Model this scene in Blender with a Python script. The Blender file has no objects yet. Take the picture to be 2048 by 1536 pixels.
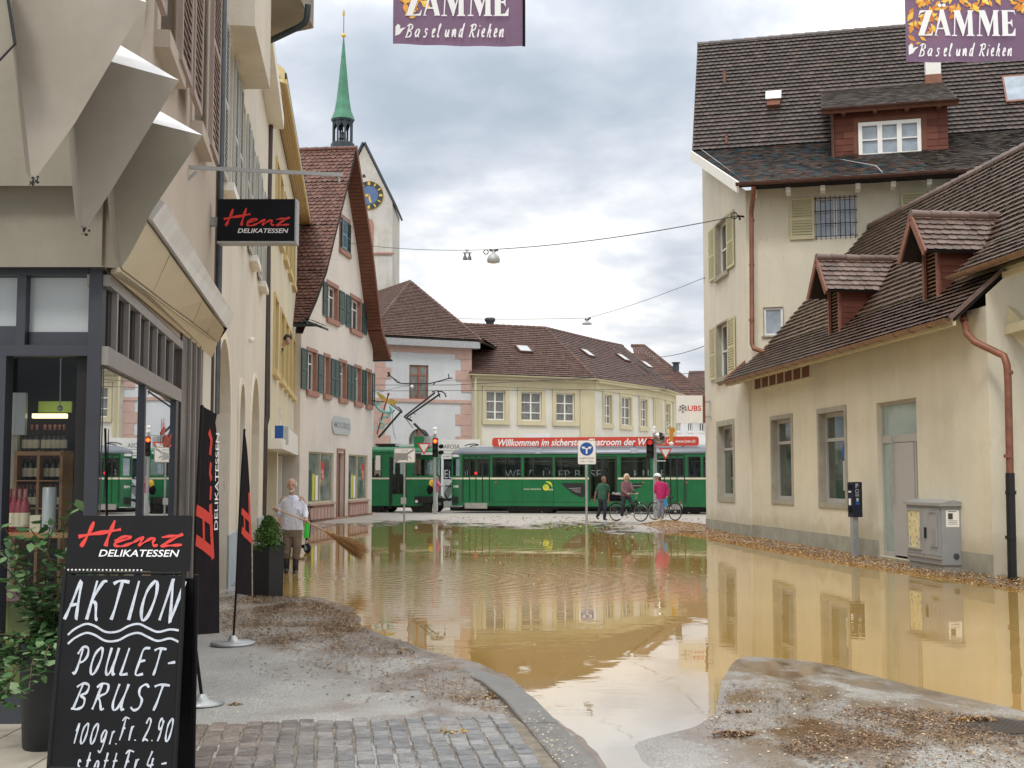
import bpy, bmesh, math, random
from mathutils import Vector, Matrix, noise
from mathutils.geometry import tessellate_polygon
random.seed(11)
R = random.random
def U(a, b): return a + (b - a) * R()
V = Vector
SC = bpy.context.scene
COL = SC.collection
# ------------------------------------------------------------------ camera, sky, sun, exposure
F, EYE = 2450.0, 1.75
PITCH = math.atan2(187, F)
CAM = V((0, 0, EYE))
cam = bpy.data.cameras.new('camera'); camo = bpy.data.objects.new('camera', cam); COL.objects.link(camo)
cam.sensor_width = 36; cam.lens = F / 2048 * 36; cam.clip_start = .1; cam.clip_end = 3000
camo.location = CAM; camo.rotation_euler = (math.pi / 2 + PITCH, 0, 0)
SC.camera = camo
SC.view_settings.view_transform = 'Standard'; SC.view_settings.look = 'None'
SC.view_settings.exposure = 0.1; SC.view_settings.gamma = 1
SUN_EL, SUN_AZ = math.radians(52), math.radians(200)      # azimuth clockwise from +Y
w = bpy.data.worlds.new('World'); SC.world = w; w.use_nodes = True
def build_world():
 nt = w.node_tree; N = nt.nodes; L = nt.links; N.clear()
 def nd(t, **k):
  n = N.new(t)
  for a, b in k.items(): setattr(n, a, b)
  return n
 def math_(op, a, b=None, clamp=False):
  m = nd('ShaderNodeMath', operation=op, use_clamp=clamp)
  for i, v in enumerate((a, b)):
   if v is None: continue
   if isinstance(v, (int, float)): m.inputs[i].default_value = v
   else: L.new(v, m.inputs[i])
  return m.outputs[0]
 out = nd('ShaderNodeOutputWorld'); tc = nd('ShaderNodeTexCoord')
 sky = nd('ShaderNodeTexSky', sky_type='NISHITA', sun_disc=False, sun_elevation=SUN_EL, sun_rotation=SUN_AZ)
 bs = nd('ShaderNodeBackground'); bs.inputs[1].default_value = .1; L.new(sky.outputs[0], bs.inputs[0])
 sp = nd('ShaderNodeSeparateXYZ'); L.new(tc.outputs['Generated'], sp.inputs[0])
 z = math_('MAXIMUM', sp.outputs[2], 0.0)
 zz = math_('ADD', z, .16)
 cx = math_('DIVIDE', sp.outputs[0], zz); cy = math_('DIVIDE', sp.outputs[1], zz)
 cb = nd('ShaderNodeCombineXYZ'); L.new(cx, cb.inputs[0]); L.new(cy, cb.inputs[1])
 mp = nd('ShaderNodeMapping'); L.new(cb.outputs[0], mp.inputs[0])
 mp.inputs['Rotation'].default_value = (0, 0, -.57); mp.inputs['Location'].default_value = (3.27, -7.09, 4.75)
 mp.inputs['Scale'].default_value = (1.0, .8, 1)
 n1 = nd('ShaderNodeTexNoise'); n1.inputs['Scale'].default_value = .75; n1.inputs['Detail'].default_value = 7; n1.inputs['Roughness'].default_value = .48; n1.inputs['Distortion'].default_value = .6
 L.new(mp.outputs[0], n1.inputs[0])
 n2 = nd('ShaderNodeTexNoise'); n2.inputs['Scale'].default_value = 2.6; n2.inputs['Detail'].default_value = 6; n2.inputs['Roughness'].default_value = .55
 L.new(mp.outputs[0], n2.inputs[0])
 mx = math_('ADD', math_('MULTIPLY', n1.outputs[0], .74), math_('MULTIPLY', n2.outputs[0], .26))
 cr = nd('ShaderNodeValToRGB'); L.new(mx, cr.inputs[0])
 e = cr.color_ramp.elements
 e[0].position = .40; e[0].color = (.40, .46, .53, 1)
 e[1].position = .60; e[1].color = (1.12, 1.09, 1.04, 1)
 for p, c in ((.45, (.50, .55, .62, 1)), (.49, (.62, .66, .72, 1)), (.525, (.80, .82, .86, 1)), (.555, (1.02, 1.02, 1.01, 1))):
  q = e.new(p); q.color = c
 # overcast dome: brighter towards the zenith (CIE overcast sky)
 grad = math_('ADD', .92, math_('MULTIPLY', math_('POWER', z, 1.2), 1.25))
 bc = nd('ShaderNodeBackground'); L.new(cr.outputs[0], bc.inputs[0]); L.new(grad, bc.inputs[1])
 ms = nd('ShaderNodeMixShader'); ms.inputs[0].default_value = .92
 L.new(bs.outputs[0], ms.inputs[1]); L.new(bc.outputs[0], ms.inputs[2]); L.new(ms.outputs[0], out.inputs[0])
build_world()
sun = bpy.data.lights.new('sun', 'SUN'); sun.energy = 1.35; sun.angle = math.radians(12); sun.color = (1, .97, .92)
suno = bpy.data.objects.new('sun', sun); COL.objects.link(suno)
sd = V((math.sin(SUN_AZ) * math.cos(SUN_EL), math.cos(SUN_AZ) * math.cos(SUN_EL), math.sin(SUN_EL)))
suno.rotation_euler = (-sd).to_track_quat('-Z', 'Y').to_euler(); suno.location = (0, 0, 60)
# ------------------------------------------------------------------ measuring helpers
def ray(px, py):
 return V((0, math.cos(PITCH), math.sin(PITCH))) + V(((px - 1024) / F, 0, 0)) + V((0, -math.sin(PITCH), math.cos(PITCH))) * ((768 - py) / F)
def at(px, py, Y):
 d = ray(px, py); return CAM + d * (Y / d.y)
def gnd(px, py, z=0.0):
 d = ray(px, py); return CAM + d * ((z - EYE) / d.z)
def hit(px, py, p, n):
 d = ray(px, py); return CAM + d * ((p - CAM).dot(n) / d.dot(n))
class Wall:
 """a vertical plane: u along it, z up, n out of it (towards the street)"""
 def __init__(s, a, b, side=None):
  a = V((a[0], a[1], 0)); b = V((b[0], b[1], 0))
  s.o = a; s.u = (b - a).normalized(); s.L = (b - a).length
  n = V((s.u.y, -s.u.x, 0))
  if side is None:
   if n.dot(CAM - V((0, 0, EYE)) - (a + b) / 2) < 0: n = -n
  elif n.dot(V((side[0], side[1], 0))) < 0: n = -n
  s.n = n
 def uz(s, px, py, n=0):
  h = hit(px, py, s.o + s.n * n, s.n); return ((h - s.o).dot(s.u), h.z)
 def p(s, u, z, n=0): return s.o + s.u * u + s.n * n + V((0, 0, z))
 def rect(s, x0, x1, y0, y1, n=0):
  """pixel box -> (u0,u1,z0,z1); y0 top, y1 bottom, measured on the box's middle"""
  xm, ym = (x0 + x1) / 2, (y0 + y1) / 2
  ua = s.uz(x0, ym, n)[0]; ub = s.uz(x1, ym, n)[0]
  return (min(ua, ub), max(ua, ub), s.uz(xm, y1, n)[1], s.uz(xm, y0, n)[1])
def frame(o, ang=0):
 """a free local frame: u = local x, n = local -y (front), turned by ang about z"""
 f = Wall((0, 0), (1, 0), (0, -1)); f.o = V((o[0], o[1], o[2] if len(o) > 2 else 0))
 f.u = V((math.cos(ang), math.sin(ang), 0)); f.n = V((math.sin(ang), -math.cos(ang), 0)); f.L = 1
 return f
# ------------------------------------------------------------------ mesh builder
class MB:
 def __init__(s): s.v = []; s.f = []; s.m = []; s.sm = []; s.mi = 0
 def add(s, vs, fs, smooth=False):
  b = len(s.v); s.v.extend(V(x) for x in vs)
  for f in fs: s.f.append(tuple(i + b for i in f)); s.m.append(s.mi); s.sm.append(smooth)
  return s
 def use(s, i): s.mi = i; return s
 def poly(s, pts): return s.add(pts, [tuple(range(len(pts)))])
 def hexa(s, p):
  return s.add(p, [(0, 3, 2, 1), (4, 5, 6, 7), (0, 1, 5, 4), (1, 2, 6, 5), (2, 3, 7, 6), (3, 0, 4, 7)])
 def box(s, w, u0, u1, z0, z1, n0, n1):
  return s.hexa([w.p(u0, z0, n1), w.p(u1, z0, n1), w.p(u1, z0, n0), w.p(u0, z0, n0), w.p(u0, z1, n1), w.p(u1, z1, n1), w.p(u1, z1, n0), w.p(u0, z1, n0)])
 def rbox(s, w, u0, u1, z0, z1, n0, n1, r=.01, k=3):
  """box with its front outline rounded"""
  pts = []
  for cu, cz, a0 in ((u1 - r, z1 - r, 0), (u0 + r, z1 - r, 90), (u0 + r, z0 + r, 180), (u1 - r, z0 + r, 270)):
   for i in range(k + 1):
    a = math.radians(a0 + 90 * i / k); pts.append((cu + r * math.cos(a), cz + r * math.sin(a)))
  return s.slab(w, pts, n0, n1)
 def slab(s, w, pts, n0, n1):
  k = len(pts)
  vs = [w.p(a, b, n0) for a, b in pts] + [w.p(a, b, n1) for a, b in pts]
  return s.add(vs, [tuple(range(k - 1, -1, -1)), tuple(range(k, 2 * k))] + [(i, (i + 1) % k, k + (i + 1) % k, k + i) for i in range(k)])
 def prism(s, pts, vec):
  k = len(pts); vec = V(vec)
  return s.add([V(p) for p in pts] + [V(p) + vec for p in pts], [tuple(range(k - 1, -1, -1)), tuple(range(k, 2 * k))] + [(i, (i + 1) % k, k + (i + 1) % k, k + i) for i in range(k)])
 def loft(s, rings, smooth=True, cap=True, closed=True):
  k = len(rings[0]); vs = [p for r in rings for p in r]; fs = []
  for j in range(len(rings) - 1):
   for i in range(k if closed else k - 1):
    i2 = (i + 1) % k
    fs.append((j * k + i, j * k + i2, (j + 1) * k + i2, (j + 1) * k + i))
  s.add(vs, fs, smooth)
  if cap:
   s.add(rings[0], [tuple(range(k - 1, -1, -1))]); s.add(rings[-1], [tuple(range(k))])
  return s
 def tube(s, pts, r, seg=8, smooth=True, cap=True):
  pts = [V(p) for p in pts]; rs = r if isinstance(r, (list, tuple)) else [r] * len(pts)
  rings = []; prev = None
  for i, p in enumerate(pts):
   t = (pts[min(i + 1, len(pts) - 1)] - pts[max(i - 1, 0)])
   if t.length < 1e-9: t = V((0, 0, 1))
   t.normalize()
   if prev is None:
    a = t.cross(V((0, 0, 1)))
    if a.length < .05: a = t.cross(V((1, 0, 0)))
   else: a = prev - t * prev.dot(t)
   a.normalize(); prev = a; b = t.cross(a)
   rings.append([p + (a * math.cos(q) + b * math.sin(q)) * rs[i] for q in [2 * math.pi * j / seg for j in range(seg)]])
  return s.loft(rings, smooth, cap)
 def cyl(s, p0, p1, r, r2=None, seg=12): return s.tube([p0, p1], [r, r if r2 is None else r2], seg)
 def bar(s, p0, p1, wd, ht=None, up=(0, 0, 1)):
  p0, p1 = V(p0), V(p1); ht = wd if ht is None else ht
  t = (p1 - p0).normalized(); a = t.cross(V(up))
  if a.length < 1e-3: a = t.cross(V((1, 0, 0)))
  a.normalize(); b = a.cross(t)
  a = a * wd / 2; b = b * ht / 2
  return s.hexa([p0 - a - b, p0 + a - b, p0 + a + b, p0 - a + b, p1 - a - b, p1 + a - b, p1 + a + b, p1 - a + b])
 def lathe(s, c, prof, axis=(0, 0, 1), seg=16, smooth=True):
  """prof: (radius, height along axis)"""
  c = V(c); t = V(axis).normalized(); a = t.cross(V((1, 0, 0)))
  if a.length < .1: a = t.cross(V((0, 1, 0)))
  a.normalize(); b = t.cross(a)
  return s.loft([[c + t * h + (a * math.cos(q) + b * math.sin(q)) * max(r, 1e-4) for q in [2 * math.pi * j / seg for j in range(seg)]] for r, h in prof], smooth)
 def ball(s, c, r, seg=12, rows=8):
  r = V((r, r, r)) if isinstance(r, (int, float)) else V(r); c = V(c)
  return s.loft([[c + V((r.x * math.sin(th) * math.cos(q), r.y * math.sin(th) * math.sin(q), r.z * math.cos(th))) for q in [2 * math.pi * j / seg for j in range(seg)]]
        for th in [max(.02, min(math.pi - .02, math.pi * i / rows)) for i in range(rows + 1)]])
 def torus(s, c, axis, R_, r, seg=28, sub=6):
  c = V(c); t = V(axis).normalized(); a = t.cross(V((0, 0, 1)))
  if a.length < .1: a = t.cross(V((1, 0, 0)))
  a.normalize(); b = t.cross(a)
  pts = [c + (a * math.cos(q) + b * math.sin(q)) * R_ for q in [2 * math.pi * j / seg for j in range(seg)]]
  vs = []
  for j in range(seg):
   rad = (pts[j] - c).normalized()
   for k in range(sub):
    q = 2 * math.pi * k / sub; vs.append(pts[j] + rad * r * math.cos(q) + t * r * math.sin(q))
  return s.add(vs, [(j * sub + k, j * sub + (k + 1) % sub, ((j + 1) % seg) * sub + (k + 1) % sub, ((j + 1) % seg) * sub + k) for j in range(seg) for k in range(sub)], True)
 def tess(s, w, outer, holes=(), n=0.0):
  """flat polygon with holes in the wall plane"""
  loops = [[V((a, b, 0)) for a, b in outer]] + [[V((a, b, 0)) for a, b in h] for h in holes]
  tri = tessellate_polygon(loops); flat = [p for l in loops for p in l]
  return s.add([w.p(p.x, p.y, n) for p in flat], [t for t in tri if len(set(t)) == 3])
 def ribbon(s, w, pts, wd, n, closed=False):
  """a brush stroke lying in a wall plane; wd may be a list"""
  k = len(pts); ws = wd if isinstance(wd, (list, tuple)) else [wd] * k
  L_, R_ = [], []
  for i, (a, b) in enumerate(pts):
   x0, y0 = pts[max(i - 1, 0)]; x1, y1 = pts[min(i + 1, k - 1)]
   dx, dy = x1 - x0, y1 - y0; l = math.hypot(dx, dy) or 1; nx, ny = -dy / l * ws[i] / 2, dx / l * ws[i] / 2
   L_.append(w.p(a + nx, b + ny, n + i * 4e-5)); R_.append(w.p(a - nx, b - ny, n + i * 4e-5))
  return s.add(L_ + R_, [(i, i + 1, k + i + 1, k + i) for i in range(k - 1)])
 def build(s, name, mats, parent=None, base=None):
  mats = mats if isinstance(mats, (list, tuple)) else [mats]
  if base is None:
   if parent is not None: org = parent['_org']
   else:
    xs = [p.x for p in s.v]; ys = [p.y for p in s.v]; zs = [p.z for p in s.v]
    org = ((min(xs) + max(xs)) / 2, (min(ys) + max(ys)) / 2, min(zs))
  else: org = base
  o_ = V(org)
  me = bpy.data.meshes.new(name); me.from_pydata([p - o_ for p in s.v], [], s.f)
  for m in mats: me.materials.append(m)
  me.polygons.foreach_set('material_index', s.m); me.polygons.foreach_set('use_smooth', s.sm)
  me.update()
  o = bpy.data.objects.new(name, me); COL.objects.link(o)
  ORG[o.name] = tuple(org)
  if parent is not None: o.parent = parent.o if isinstance(parent, T) else parent;
  else: o.location = org
  return T(o, org)
ORG = {}
class T:
 """a linked object and the world point its coordinates count from"""
 def __init__(s, o, org): s.o = o; s.org = tuple(org)
 def __getitem__(s, k): return s.org
def tag(t, label, cat, group=None, kind=None):
 o = t.o if isinstance(t, T) else t
 if label: o['label'] = label
 if cat: o['category'] = cat
 if group: o['group'] = group
 if kind: o['kind'] = kind
 return t
def thing(name, loc, label, cat, group=None):
 o = bpy.data.objects.new(name, None); COL.objects.link(o); o.location = loc; o.empty_display_size = .2
 return tag(T(o, loc), label, cat, group)
def struct(t, label=None, cat=None): return tag(t, label, cat, None, 'structure')
def copy_tree(o, parent=None):
 c = o.copy(); COL.objects.link(c)
 if parent is not None: c.parent = parent
 for ch in list(o.children): copy_tree(ch, c)
 return c
_fonts = {}
def text(mb, w, s_, u0, u1, z0, z1, n, shear=0.0, bold=0.0, keep=False, slant=0):
 """lettering fitted into a rectangle of a wall plane"""
 cu = bpy.data.curves.new('txt', 'FONT'); cu.body = s_; cu.size = 1; cu.shear = shear; cu.offset = bold; cu.resolution_u = 3
 ob = bpy.data.objects.new('txt', cu); COL.objects.link(ob)
 bpy.context.view_layer.update()
 me = bpy.data.meshes.new_from_object(ob.evaluated_get(bpy.context.evaluated_depsgraph_get()))
 xs = [v.co.x for v in me.vertices]; ys = [v.co.y for v in me.vertices]
 if xs:
  x0, x1, y0, y1 = min(xs), max(xs), min(ys), max(ys)
  sx = (u1 - u0) / (x1 - x0); sy = (z1 - z0) / (y1 - y0)
  if keep: sx = sy = min(sx, sy)
  flip = 1
  mb.add([w.p(u0 + (v.co.x - x0) * sx, z0 + (v.co.y - y0) * sy + slant * (v.co.x - x0) * sx, n) for v in me.vertices], [tuple(p.vertices) for p in me.polygons])
 bpy.data.objects.remove(ob); bpy.data.curves.remove(cu); bpy.data.meshes.remove(me)
 return mb
# ------------------------------------------------------------------ materials
def newmat(name):
 m = bpy.data.materials.new(name); m.use_nodes = True
 nt = m.node_tree; b = nt.nodes['Principled BSDF']
 return m, nt, b
def lnk(nt, a, b): nt.links.new(a, b)
def noise_node(nt, scale, detail=4, rough=.55, sx=(1, 1, 1), coord='pos'):
 mp = nt.nodes.new('ShaderNodeMapping'); mp.inputs['Scale'].default_value = sx
 if coord == 'pos': g = nt.nodes.new('ShaderNodeNewGeometry'); lnk(nt, g.outputs['Position'], mp.inputs[0])
 else: g = nt.nodes.new('ShaderNodeTexCoord'); lnk(nt, g.outputs[coord], mp.inputs[0])
 n = nt.nodes.new('ShaderNodeTexNoise'); n.inputs['Scale'].default_value = scale; n.inputs['Detail'].default_value = detail; n.inputs['Roughness'].default_value = rough
 lnk(nt, mp.outputs[0], n.inputs[0]); return n
def ramp(nt, src, stops):
 r = nt.nodes.new('ShaderNodeValToRGB'); e = r.color_ramp.elements
 e[0].position, e[0].color = stops[0][0], (*stops[0][1], 1); e[1].position, e[1].color = stops[-1][0], (*stops[-1][1], 1)
 for p, c in stops[1:-1]: q = e.new(p); q.color = (*c, 1)
 lnk(nt, src, r.inputs[0]); return r
def mixc(nt, fac, a, b, mode='MIX'):
 m = nt.nodes.new('ShaderNodeMix'); m.data_type = 'RGBA'; m.blend_type = mode
 for s, v in ((m.inputs[0], fac), (m.inputs[6], a), (m.inputs[7], b)):
  if hasattr(v, 'node'): lnk(nt, v, s)
  elif isinstance(v, (int, float)): s.default_value = v
  else: s.default_value = (*v, 1)
 return m.outputs[2]
def bump(nt, b, src, strength=.2, dist=.02, base=None):
 n = nt.nodes.new('ShaderNodeBump'); n.inputs['Strength'].default_value = strength; n.inputs['Distance'].default_value = dist
 lnk(nt, src, n.inputs['Height'])
 if base is not None: lnk(nt, base, n.inputs['Normal'])
 lnk(nt, n.outputs[0], b.inputs['Normal']); return n
def sc(c, k): return tuple(min(1, x * k) for x in c)
def mat(name, c, rough=.6, metal=0, var=.12, scale=3, bmp=0, bscale=60, spec=.5, streak=0, emit=0, sx=(1, 1, 1), grime=0):
 m, nt, b = newmat(name)
 n = noise_node(nt, scale, 5, .6, sx)
 r = ramp(nt, n.outputs[0], [(.3, sc(c, 1 - var)), (.7, sc(c, 1 + var))])
 col = r.outputs[0]
 if streak:
  n2 = noise_node(nt, 2.2, 5, .65, (1, 1, .12)); r2 = ramp(nt, n2.outputs[0], [(.42, (1, 1, 1)), (.72, (1 - streak,) * 3)])
  col = mixc(nt, 1, col, r2.outputs[0], 'MULTIPLY')
 if grime:
  n3 = noise_node(nt, .9, 8, .7); r3 = ramp(nt, n3.outputs[0], [(.45, (1, 1, 1)), (.75, (1 - grime, 1 - grime * 1.05, 1 - grime * 1.15))])
  col = mixc(nt, 1, col, r3.outputs[0], 'MULTIPLY')
 lnk(nt, col, b.inputs['Base Color'])
 b.inputs['Roughness'].default_value = rough; b.inputs['Metallic'].default_value = metal
 b.inputs['Specular IOR Level'].default_value = spec
 if emit: lnk(nt, col, b.inputs['Emission Color']); b.inputs['Emission Strength'].default_value = emit
 if bmp: bump(nt, b, noise_node(nt, bscale, 4, .6).outputs[0], bmp, .02)
 return m
def stucco(name, c, var=.04, streak=.06, grime=.10, bmp=.35):
 m = mat(name, c, .9, 0, var, 1.2, bmp, 45, .2, streak, grime=grime)
 # splashed and damp band left along the foot of the wall, ragged at its top
 nt = m.node_tree; b = nt.nodes['Principled BSDF']; src = b.inputs['Base Color'].links[0].from_socket
 g = nt.nodes.new('ShaderNodeNewGeometry'); sp = nt.nodes.new('ShaderNodeSeparateXYZ'); lnk(nt, g.outputs['Position'], sp.inputs[0])
 n = noise_node(nt, 1.6, 6, .65); ma = nt.nodes.new('ShaderNodeMath'); ma.operation = 'MULTIPLY_ADD'; lnk(nt, n.outputs[0], ma.inputs[0]); ma.inputs[1].default_value = -1.0; lnk(nt, sp.outputs[2], ma.inputs[2])
 r = ramp(nt, ma.outputs[0], [(0, (.84, .81, .76)), (.3, (1, 1, 1))]); lnk(nt, mixc(nt, 1, src, r.outputs[0], 'MULTIPLY'), b.inputs['Base Color'])
 # short drips and specks of old dirt
 src = b.inputs['Base Color'].links[0].from_socket; r = ramp(nt, noise_node(nt, 5, 4, .7, (2.6, 2.6, .55)).outputs[0], [(.62, (1, 1, 1)), (.74, (.80, .77, .72))]); c2 = mixc(nt, 1, src, r.outputs[0], 'MULTIPLY')
 r = ramp(nt, noise_node(nt, .45, 3, .5).outputs[0], [(.38, (.93, .935, .94)), (.5, (1, 1, 1)), (.62, (1.04, 1.03, 1.01))]); lnk(nt, mixc(nt, 1, c2, r.outputs[0], 'MULTIPLY'), b.inputs['Base Color'])
 return m
def islands(name, stops, rough=.6, bmp=0, spec=.3, n=.15, metal=0, noise_scale=3.0):
 """each loose piece (a tile, a leaf, a sett) gets its own shade"""
 m, nt, b = newmat(name)
 g = nt.nodes.new('ShaderNodeNewGeometry'); r = ramp(nt, g.outputs['Random Per Island'], stops)
 nn = noise_node(nt, noise_scale, 5, .65); r2 = ramp(nt, nn.outputs[0], [(.3, (1 - n,) * 3), (.7, (1 + n,) * 3)])
 lnk(nt, mixc(nt, 1, r.outputs[0], r2.outputs[0], 'MULTIPLY'), b.inputs['Base Color'])
 b.inputs['Roughness'].default_value = rough; b.inputs['Specular IOR Level'].default_value = spec; b.inputs['Metallic'].default_value = metal
 if bmp: bump(nt, b, noise_node(nt, 40, 4, .6).outputs[0], bmp, .01)
 return m
def glass(name, tint=(.9, .95, .93), refl=1.0, fac=.08, haze=.0):
 """thin see-through pane: fresnel reflection over a tinted transparent body"""
 m, nt, b = newmat(name); nt.nodes.remove(b); out = nt.nodes['Material Output']
 tr = nt.nodes.new('ShaderNodeBsdfTransparent'); tr.inputs[0].default_value = (*tint, 1)
 gl = nt.nodes.new('ShaderNodeBsdfGlossy'); gl.inputs['Roughness'].default_value = .01; gl.inputs[0].default_value = (.95, .97, 1, 1)
 fr = nt.nodes.new('ShaderNodeFresnel'); fr.inputs[0].default_value = 1.5
 mm = nt.nodes.new('ShaderNodeMath'); mm.operation = 'MULTIPLY_ADD'; mm.inputs[1].default_value = refl; mm.inputs[2].default_value = fac; mm.use_clamp = True
 lnk(nt, fr.outputs[0], mm.inputs[0])
 mx = nt.nodes.new('ShaderNodeMixShader'); lnk(nt, mm.outputs[0], mx.inputs[0]); lnk(nt, tr.outputs[0], mx.inputs[1]); lnk(nt, gl.outputs[0], mx.inputs[2])
 lnk(nt, mx.outputs[0], out.inputs[0]); return m
def pane(name, c, var=.5, scale=2.5, rough=.06, spec=.8, sx=(1, 1, 1)):
 """window seen from outside: dim room or curtain behind a shiny face"""
 return mat(name, c, rough, 0, var, scale, .02, 3, spec, sx=sx)
def emitm(name, c, s):
 m, nt, b = newmat(name); b.inputs['Base Color'].default_value = (*c, 1); b.inputs['Emission Color'].default_value = (*c, 1); b.inputs['Emission Strength'].default_value = s
 return m
M = {}
def defmats():
 d = M
 d['cream_stucco'] = stucco('cream_stucco', (.64, .595, .475))
 d['cream_gable'] = stucco('cream_gable', (.66, .62, .53))
 d['pink_stucco'] = stucco('pink_stucco', (.70, .64, .58), streak=.04, grime=.05)
 d['yellow_stucco'] = stucco('yellow_stucco', (.66, .60, .46))
 d['arch_stucco'] = stucco('arch_stucco', (.70, .65, .565), streak=.10)
 d['bright_edge'] = stucco('bright_edge', (.78, .72, .60))
 d['white_stucco'] = stucco('white_stucco', (.56, .575, .59))
 d['far_white'] = stucco('far_white', (.74, .75, .76))
 d['cream_light'] = stucco('cream_light', (.67, .65, .57), streak=.05, grime=.05)
 d['ochre_trim'] = stucco('ochre_trim', (.58, .52, .35), bmp=.1, grime=.05)
 d['tower_stucco'] = stucco('tower_stucco', (.55, .53, .49), grime=.25, streak=.2)
 d['pink_stone'] = mat('pink_stone', (.47, .315, .265), .85, 0, .1, 4, .2)
 d['red_sandstone'] = mat('red_sandstone', (.36, .19, .14), .85, 0, .15, 5, .2)
 d['grey_stone'] = mat('grey_stone', (.34, .32, .26), .8, 0, .12, 4, .2, grime=.2)
 d['plinth'] = mat('plinth', (.33, .32, .26), .8, 0, .14, 3, .25, grime=.3)
 d['blue_plinth'] = mat('blue_plinth', (.36, .42, .47), .7, 0, .1, 2, .1, grime=.2)
 d['yellow_trim'] = mat('yellow_trim', (.60, .47, .22), .6, 0, .06)
 d['wood_soffit'] = mat('wood_soffit', (.52, .36, .17), .55, 0, .2, 8, .05, sx=(6, 1, 1))
 d['tile_dark'] = islands('tile_dark', [(0, (.045, .033, .028)), (.5, (.062, .046, .039)), (.85, (.08, .056, .046)), (1, (.105, .07, .055))], .42, .25, .5)
 d['tile_blue'] = islands('tile_blue', [(0, (.045, .085, .10)), (.45, (.065, .085, .09)), (.55, (.12, .075, .055)), (1, (.17, .09, .06))], .4, .25, .5)
 d['tile_moss'] = islands('tile_moss', [(0, (.05, .036, .027)), (.6, (.07, .052, .04)), (1, (.10, .078, .06))], .6, .35, .4)
 d['tile_brown'] = islands('tile_brown', [(0, (.085, .05, .036)), (.5, (.12, .072, .053)), (1, (.165, .105, .08))], .36, .25, .6)
 d['tile_red'] = islands('tile_red', [(0, (.085, .036, .025)), (.5, (.118, .05, .034)), (1, (.16, .072, .05))], .55, .25, .4)
 d['tile_far'] = islands('tile_far', [(0, (.072, .036, .027)), (.5, (.092, .046, .034)), (1, (.12, .062, .046))], .6, .2, .35)
 d['under_tile'] = mat('under_tile', (.02, .014, .011), .9)
 d['soffit_brown'] = mat('soffit_brown', (.16, .06, .035), .8, 0, .15)
 d['shingle'] = islands('shingle', [(0, (.085, .024, .014)), (.5, (.12, .036, .021)), (1, (.16, .052, .032))], .7, .15)
 d['copper_pipe'] = mat('copper_pipe', (.22, .09, .055), .5, .25, .25, 6)
 d['gutter'] = mat('gutter', (.10, .045, .032), .5, .25, .25, 4)
 d['gutter_tan'] = mat('gutter_tan', (.24, .14, .08), .45, .35, .25, 4)
 d['dark_pipe'] = mat('dark_pipe', (.055, .04, .035), .5, .2, .2, 5)
 d['grey_pipe'] = mat('grey_pipe', (.09, .10, .11), .4, .4, .25, 5)
 d['black_iron'] = mat('black_iron', (.012, .012, .013), .5, .2)
 d['white_paint'] = mat('white_paint', (.78, .76, .71), .5, 0, .05)
 d['white_frame'] = mat('white_frame', (.74, .73, .69), .45, 0, .05)
 d['red_frame'] = mat('red_frame', (.26, .085, .05), .55, 0, .1)
 d['cream_shutter'] = mat('cream_shutter', (.52, .48, .29), .6, 0, .08)
 d['green_shutter'] = mat('green_shutter', (.030, .075, .065), .5, 0, .25, 6)
 d['blue_shutter'] = mat('blue_shutter', (.16, .26, .33), .5, 0, .1)
 d['grey_shutter'] = mat('grey_shutter', (.44, .46, .44), .55, 0, .06)
 d['brown_shutter'] = mat('brown_shutter', (.34, .26, .22), .55, 0, .08)
 d['brown_frame'] = mat('brown_frame', (.06, .035, .026), .5, 0, .15)
 d['taupe_wall'] = stucco('taupe_wall', (.50, .43, .36), streak=.06)
 d['pane_dark'] = pane('pane_dark', (.035, .04, .045))
 d['pane_sky'] = pane('pane_sky', (.26, .31, .36), .3)
 d['pane_green'] = pane('pane_green', (.05, .065, .055), .5)
 d['pane_curtain'] = pane('pane_curtain', (.17, .17, .155), .55, 5, sx=(3, 3, .5))
 d['pane_aqua'] = pane('pane_aqua', (.28, .36, .33), .12)
 d['pane_shop'] = pane('pane_shop', (.20, .23, .20), .5, 1.2)
 d['grey_panel'] = mat('grey_panel', (.40, .39, .37), .5, .1, .04, 2)
 d['grey_metal'] = mat('grey_metal', (.36, .37, .38), .4, .4, .1, 6)
 d['galv'] = mat('galv', (.42, .43, .43), .42, .6, .12, 8)
 d['cabinet'] = mat('cabinet', (.30, .31, .32), .55, .1, .05, 3, grime=.12)
 d['concrete'] = mat('concrete', (.30, .29, .26), .85, 0, .15, 5, .3)
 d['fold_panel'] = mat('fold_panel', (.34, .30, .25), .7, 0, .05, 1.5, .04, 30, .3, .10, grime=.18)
 d['fold_dark'] = mat('fold_dark', (.29, .26, .205), .75, 0, .07, 1.5, .04, 30, .3, grime=.25)  # darker copy of fold_panel, shade of the recessed folds painted in
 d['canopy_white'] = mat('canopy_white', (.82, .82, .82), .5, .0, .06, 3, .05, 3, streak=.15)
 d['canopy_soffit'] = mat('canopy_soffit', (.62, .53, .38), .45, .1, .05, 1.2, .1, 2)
 d['shop_frame'] = mat('shop_frame', (.050, .054, .066), .4, .3, .1)
 d['shop_frame_light'] = mat('shop_frame_light', (.30, .27, .25), .4, .3, .08)
 d['brown_panel'] = mat('brown_panel', (.075, .055, .048), .25, .1, .1)
 d['shop_dark'] = mat('shop_dark', (.012, .011, .010), .7)
 d['shop_glass'] = glass('shop_glass', (.80, .84, .82), .45, .0)
 d['side_glass'] = glass('side_glass', (.45, .48, .46), 1.7, .26)
 d['tram_glass'] = glass('tram_glass', (.60, .66, .64), .35, .02)
 d['frosted'] = mat('frosted', (.42, .45, .46), .3, 0, .05, 1, spec=.6)
 d['black_board'] = mat('black_board', (.006, .006, .007), .45, 0, .3, 5, spec=.18)
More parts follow.
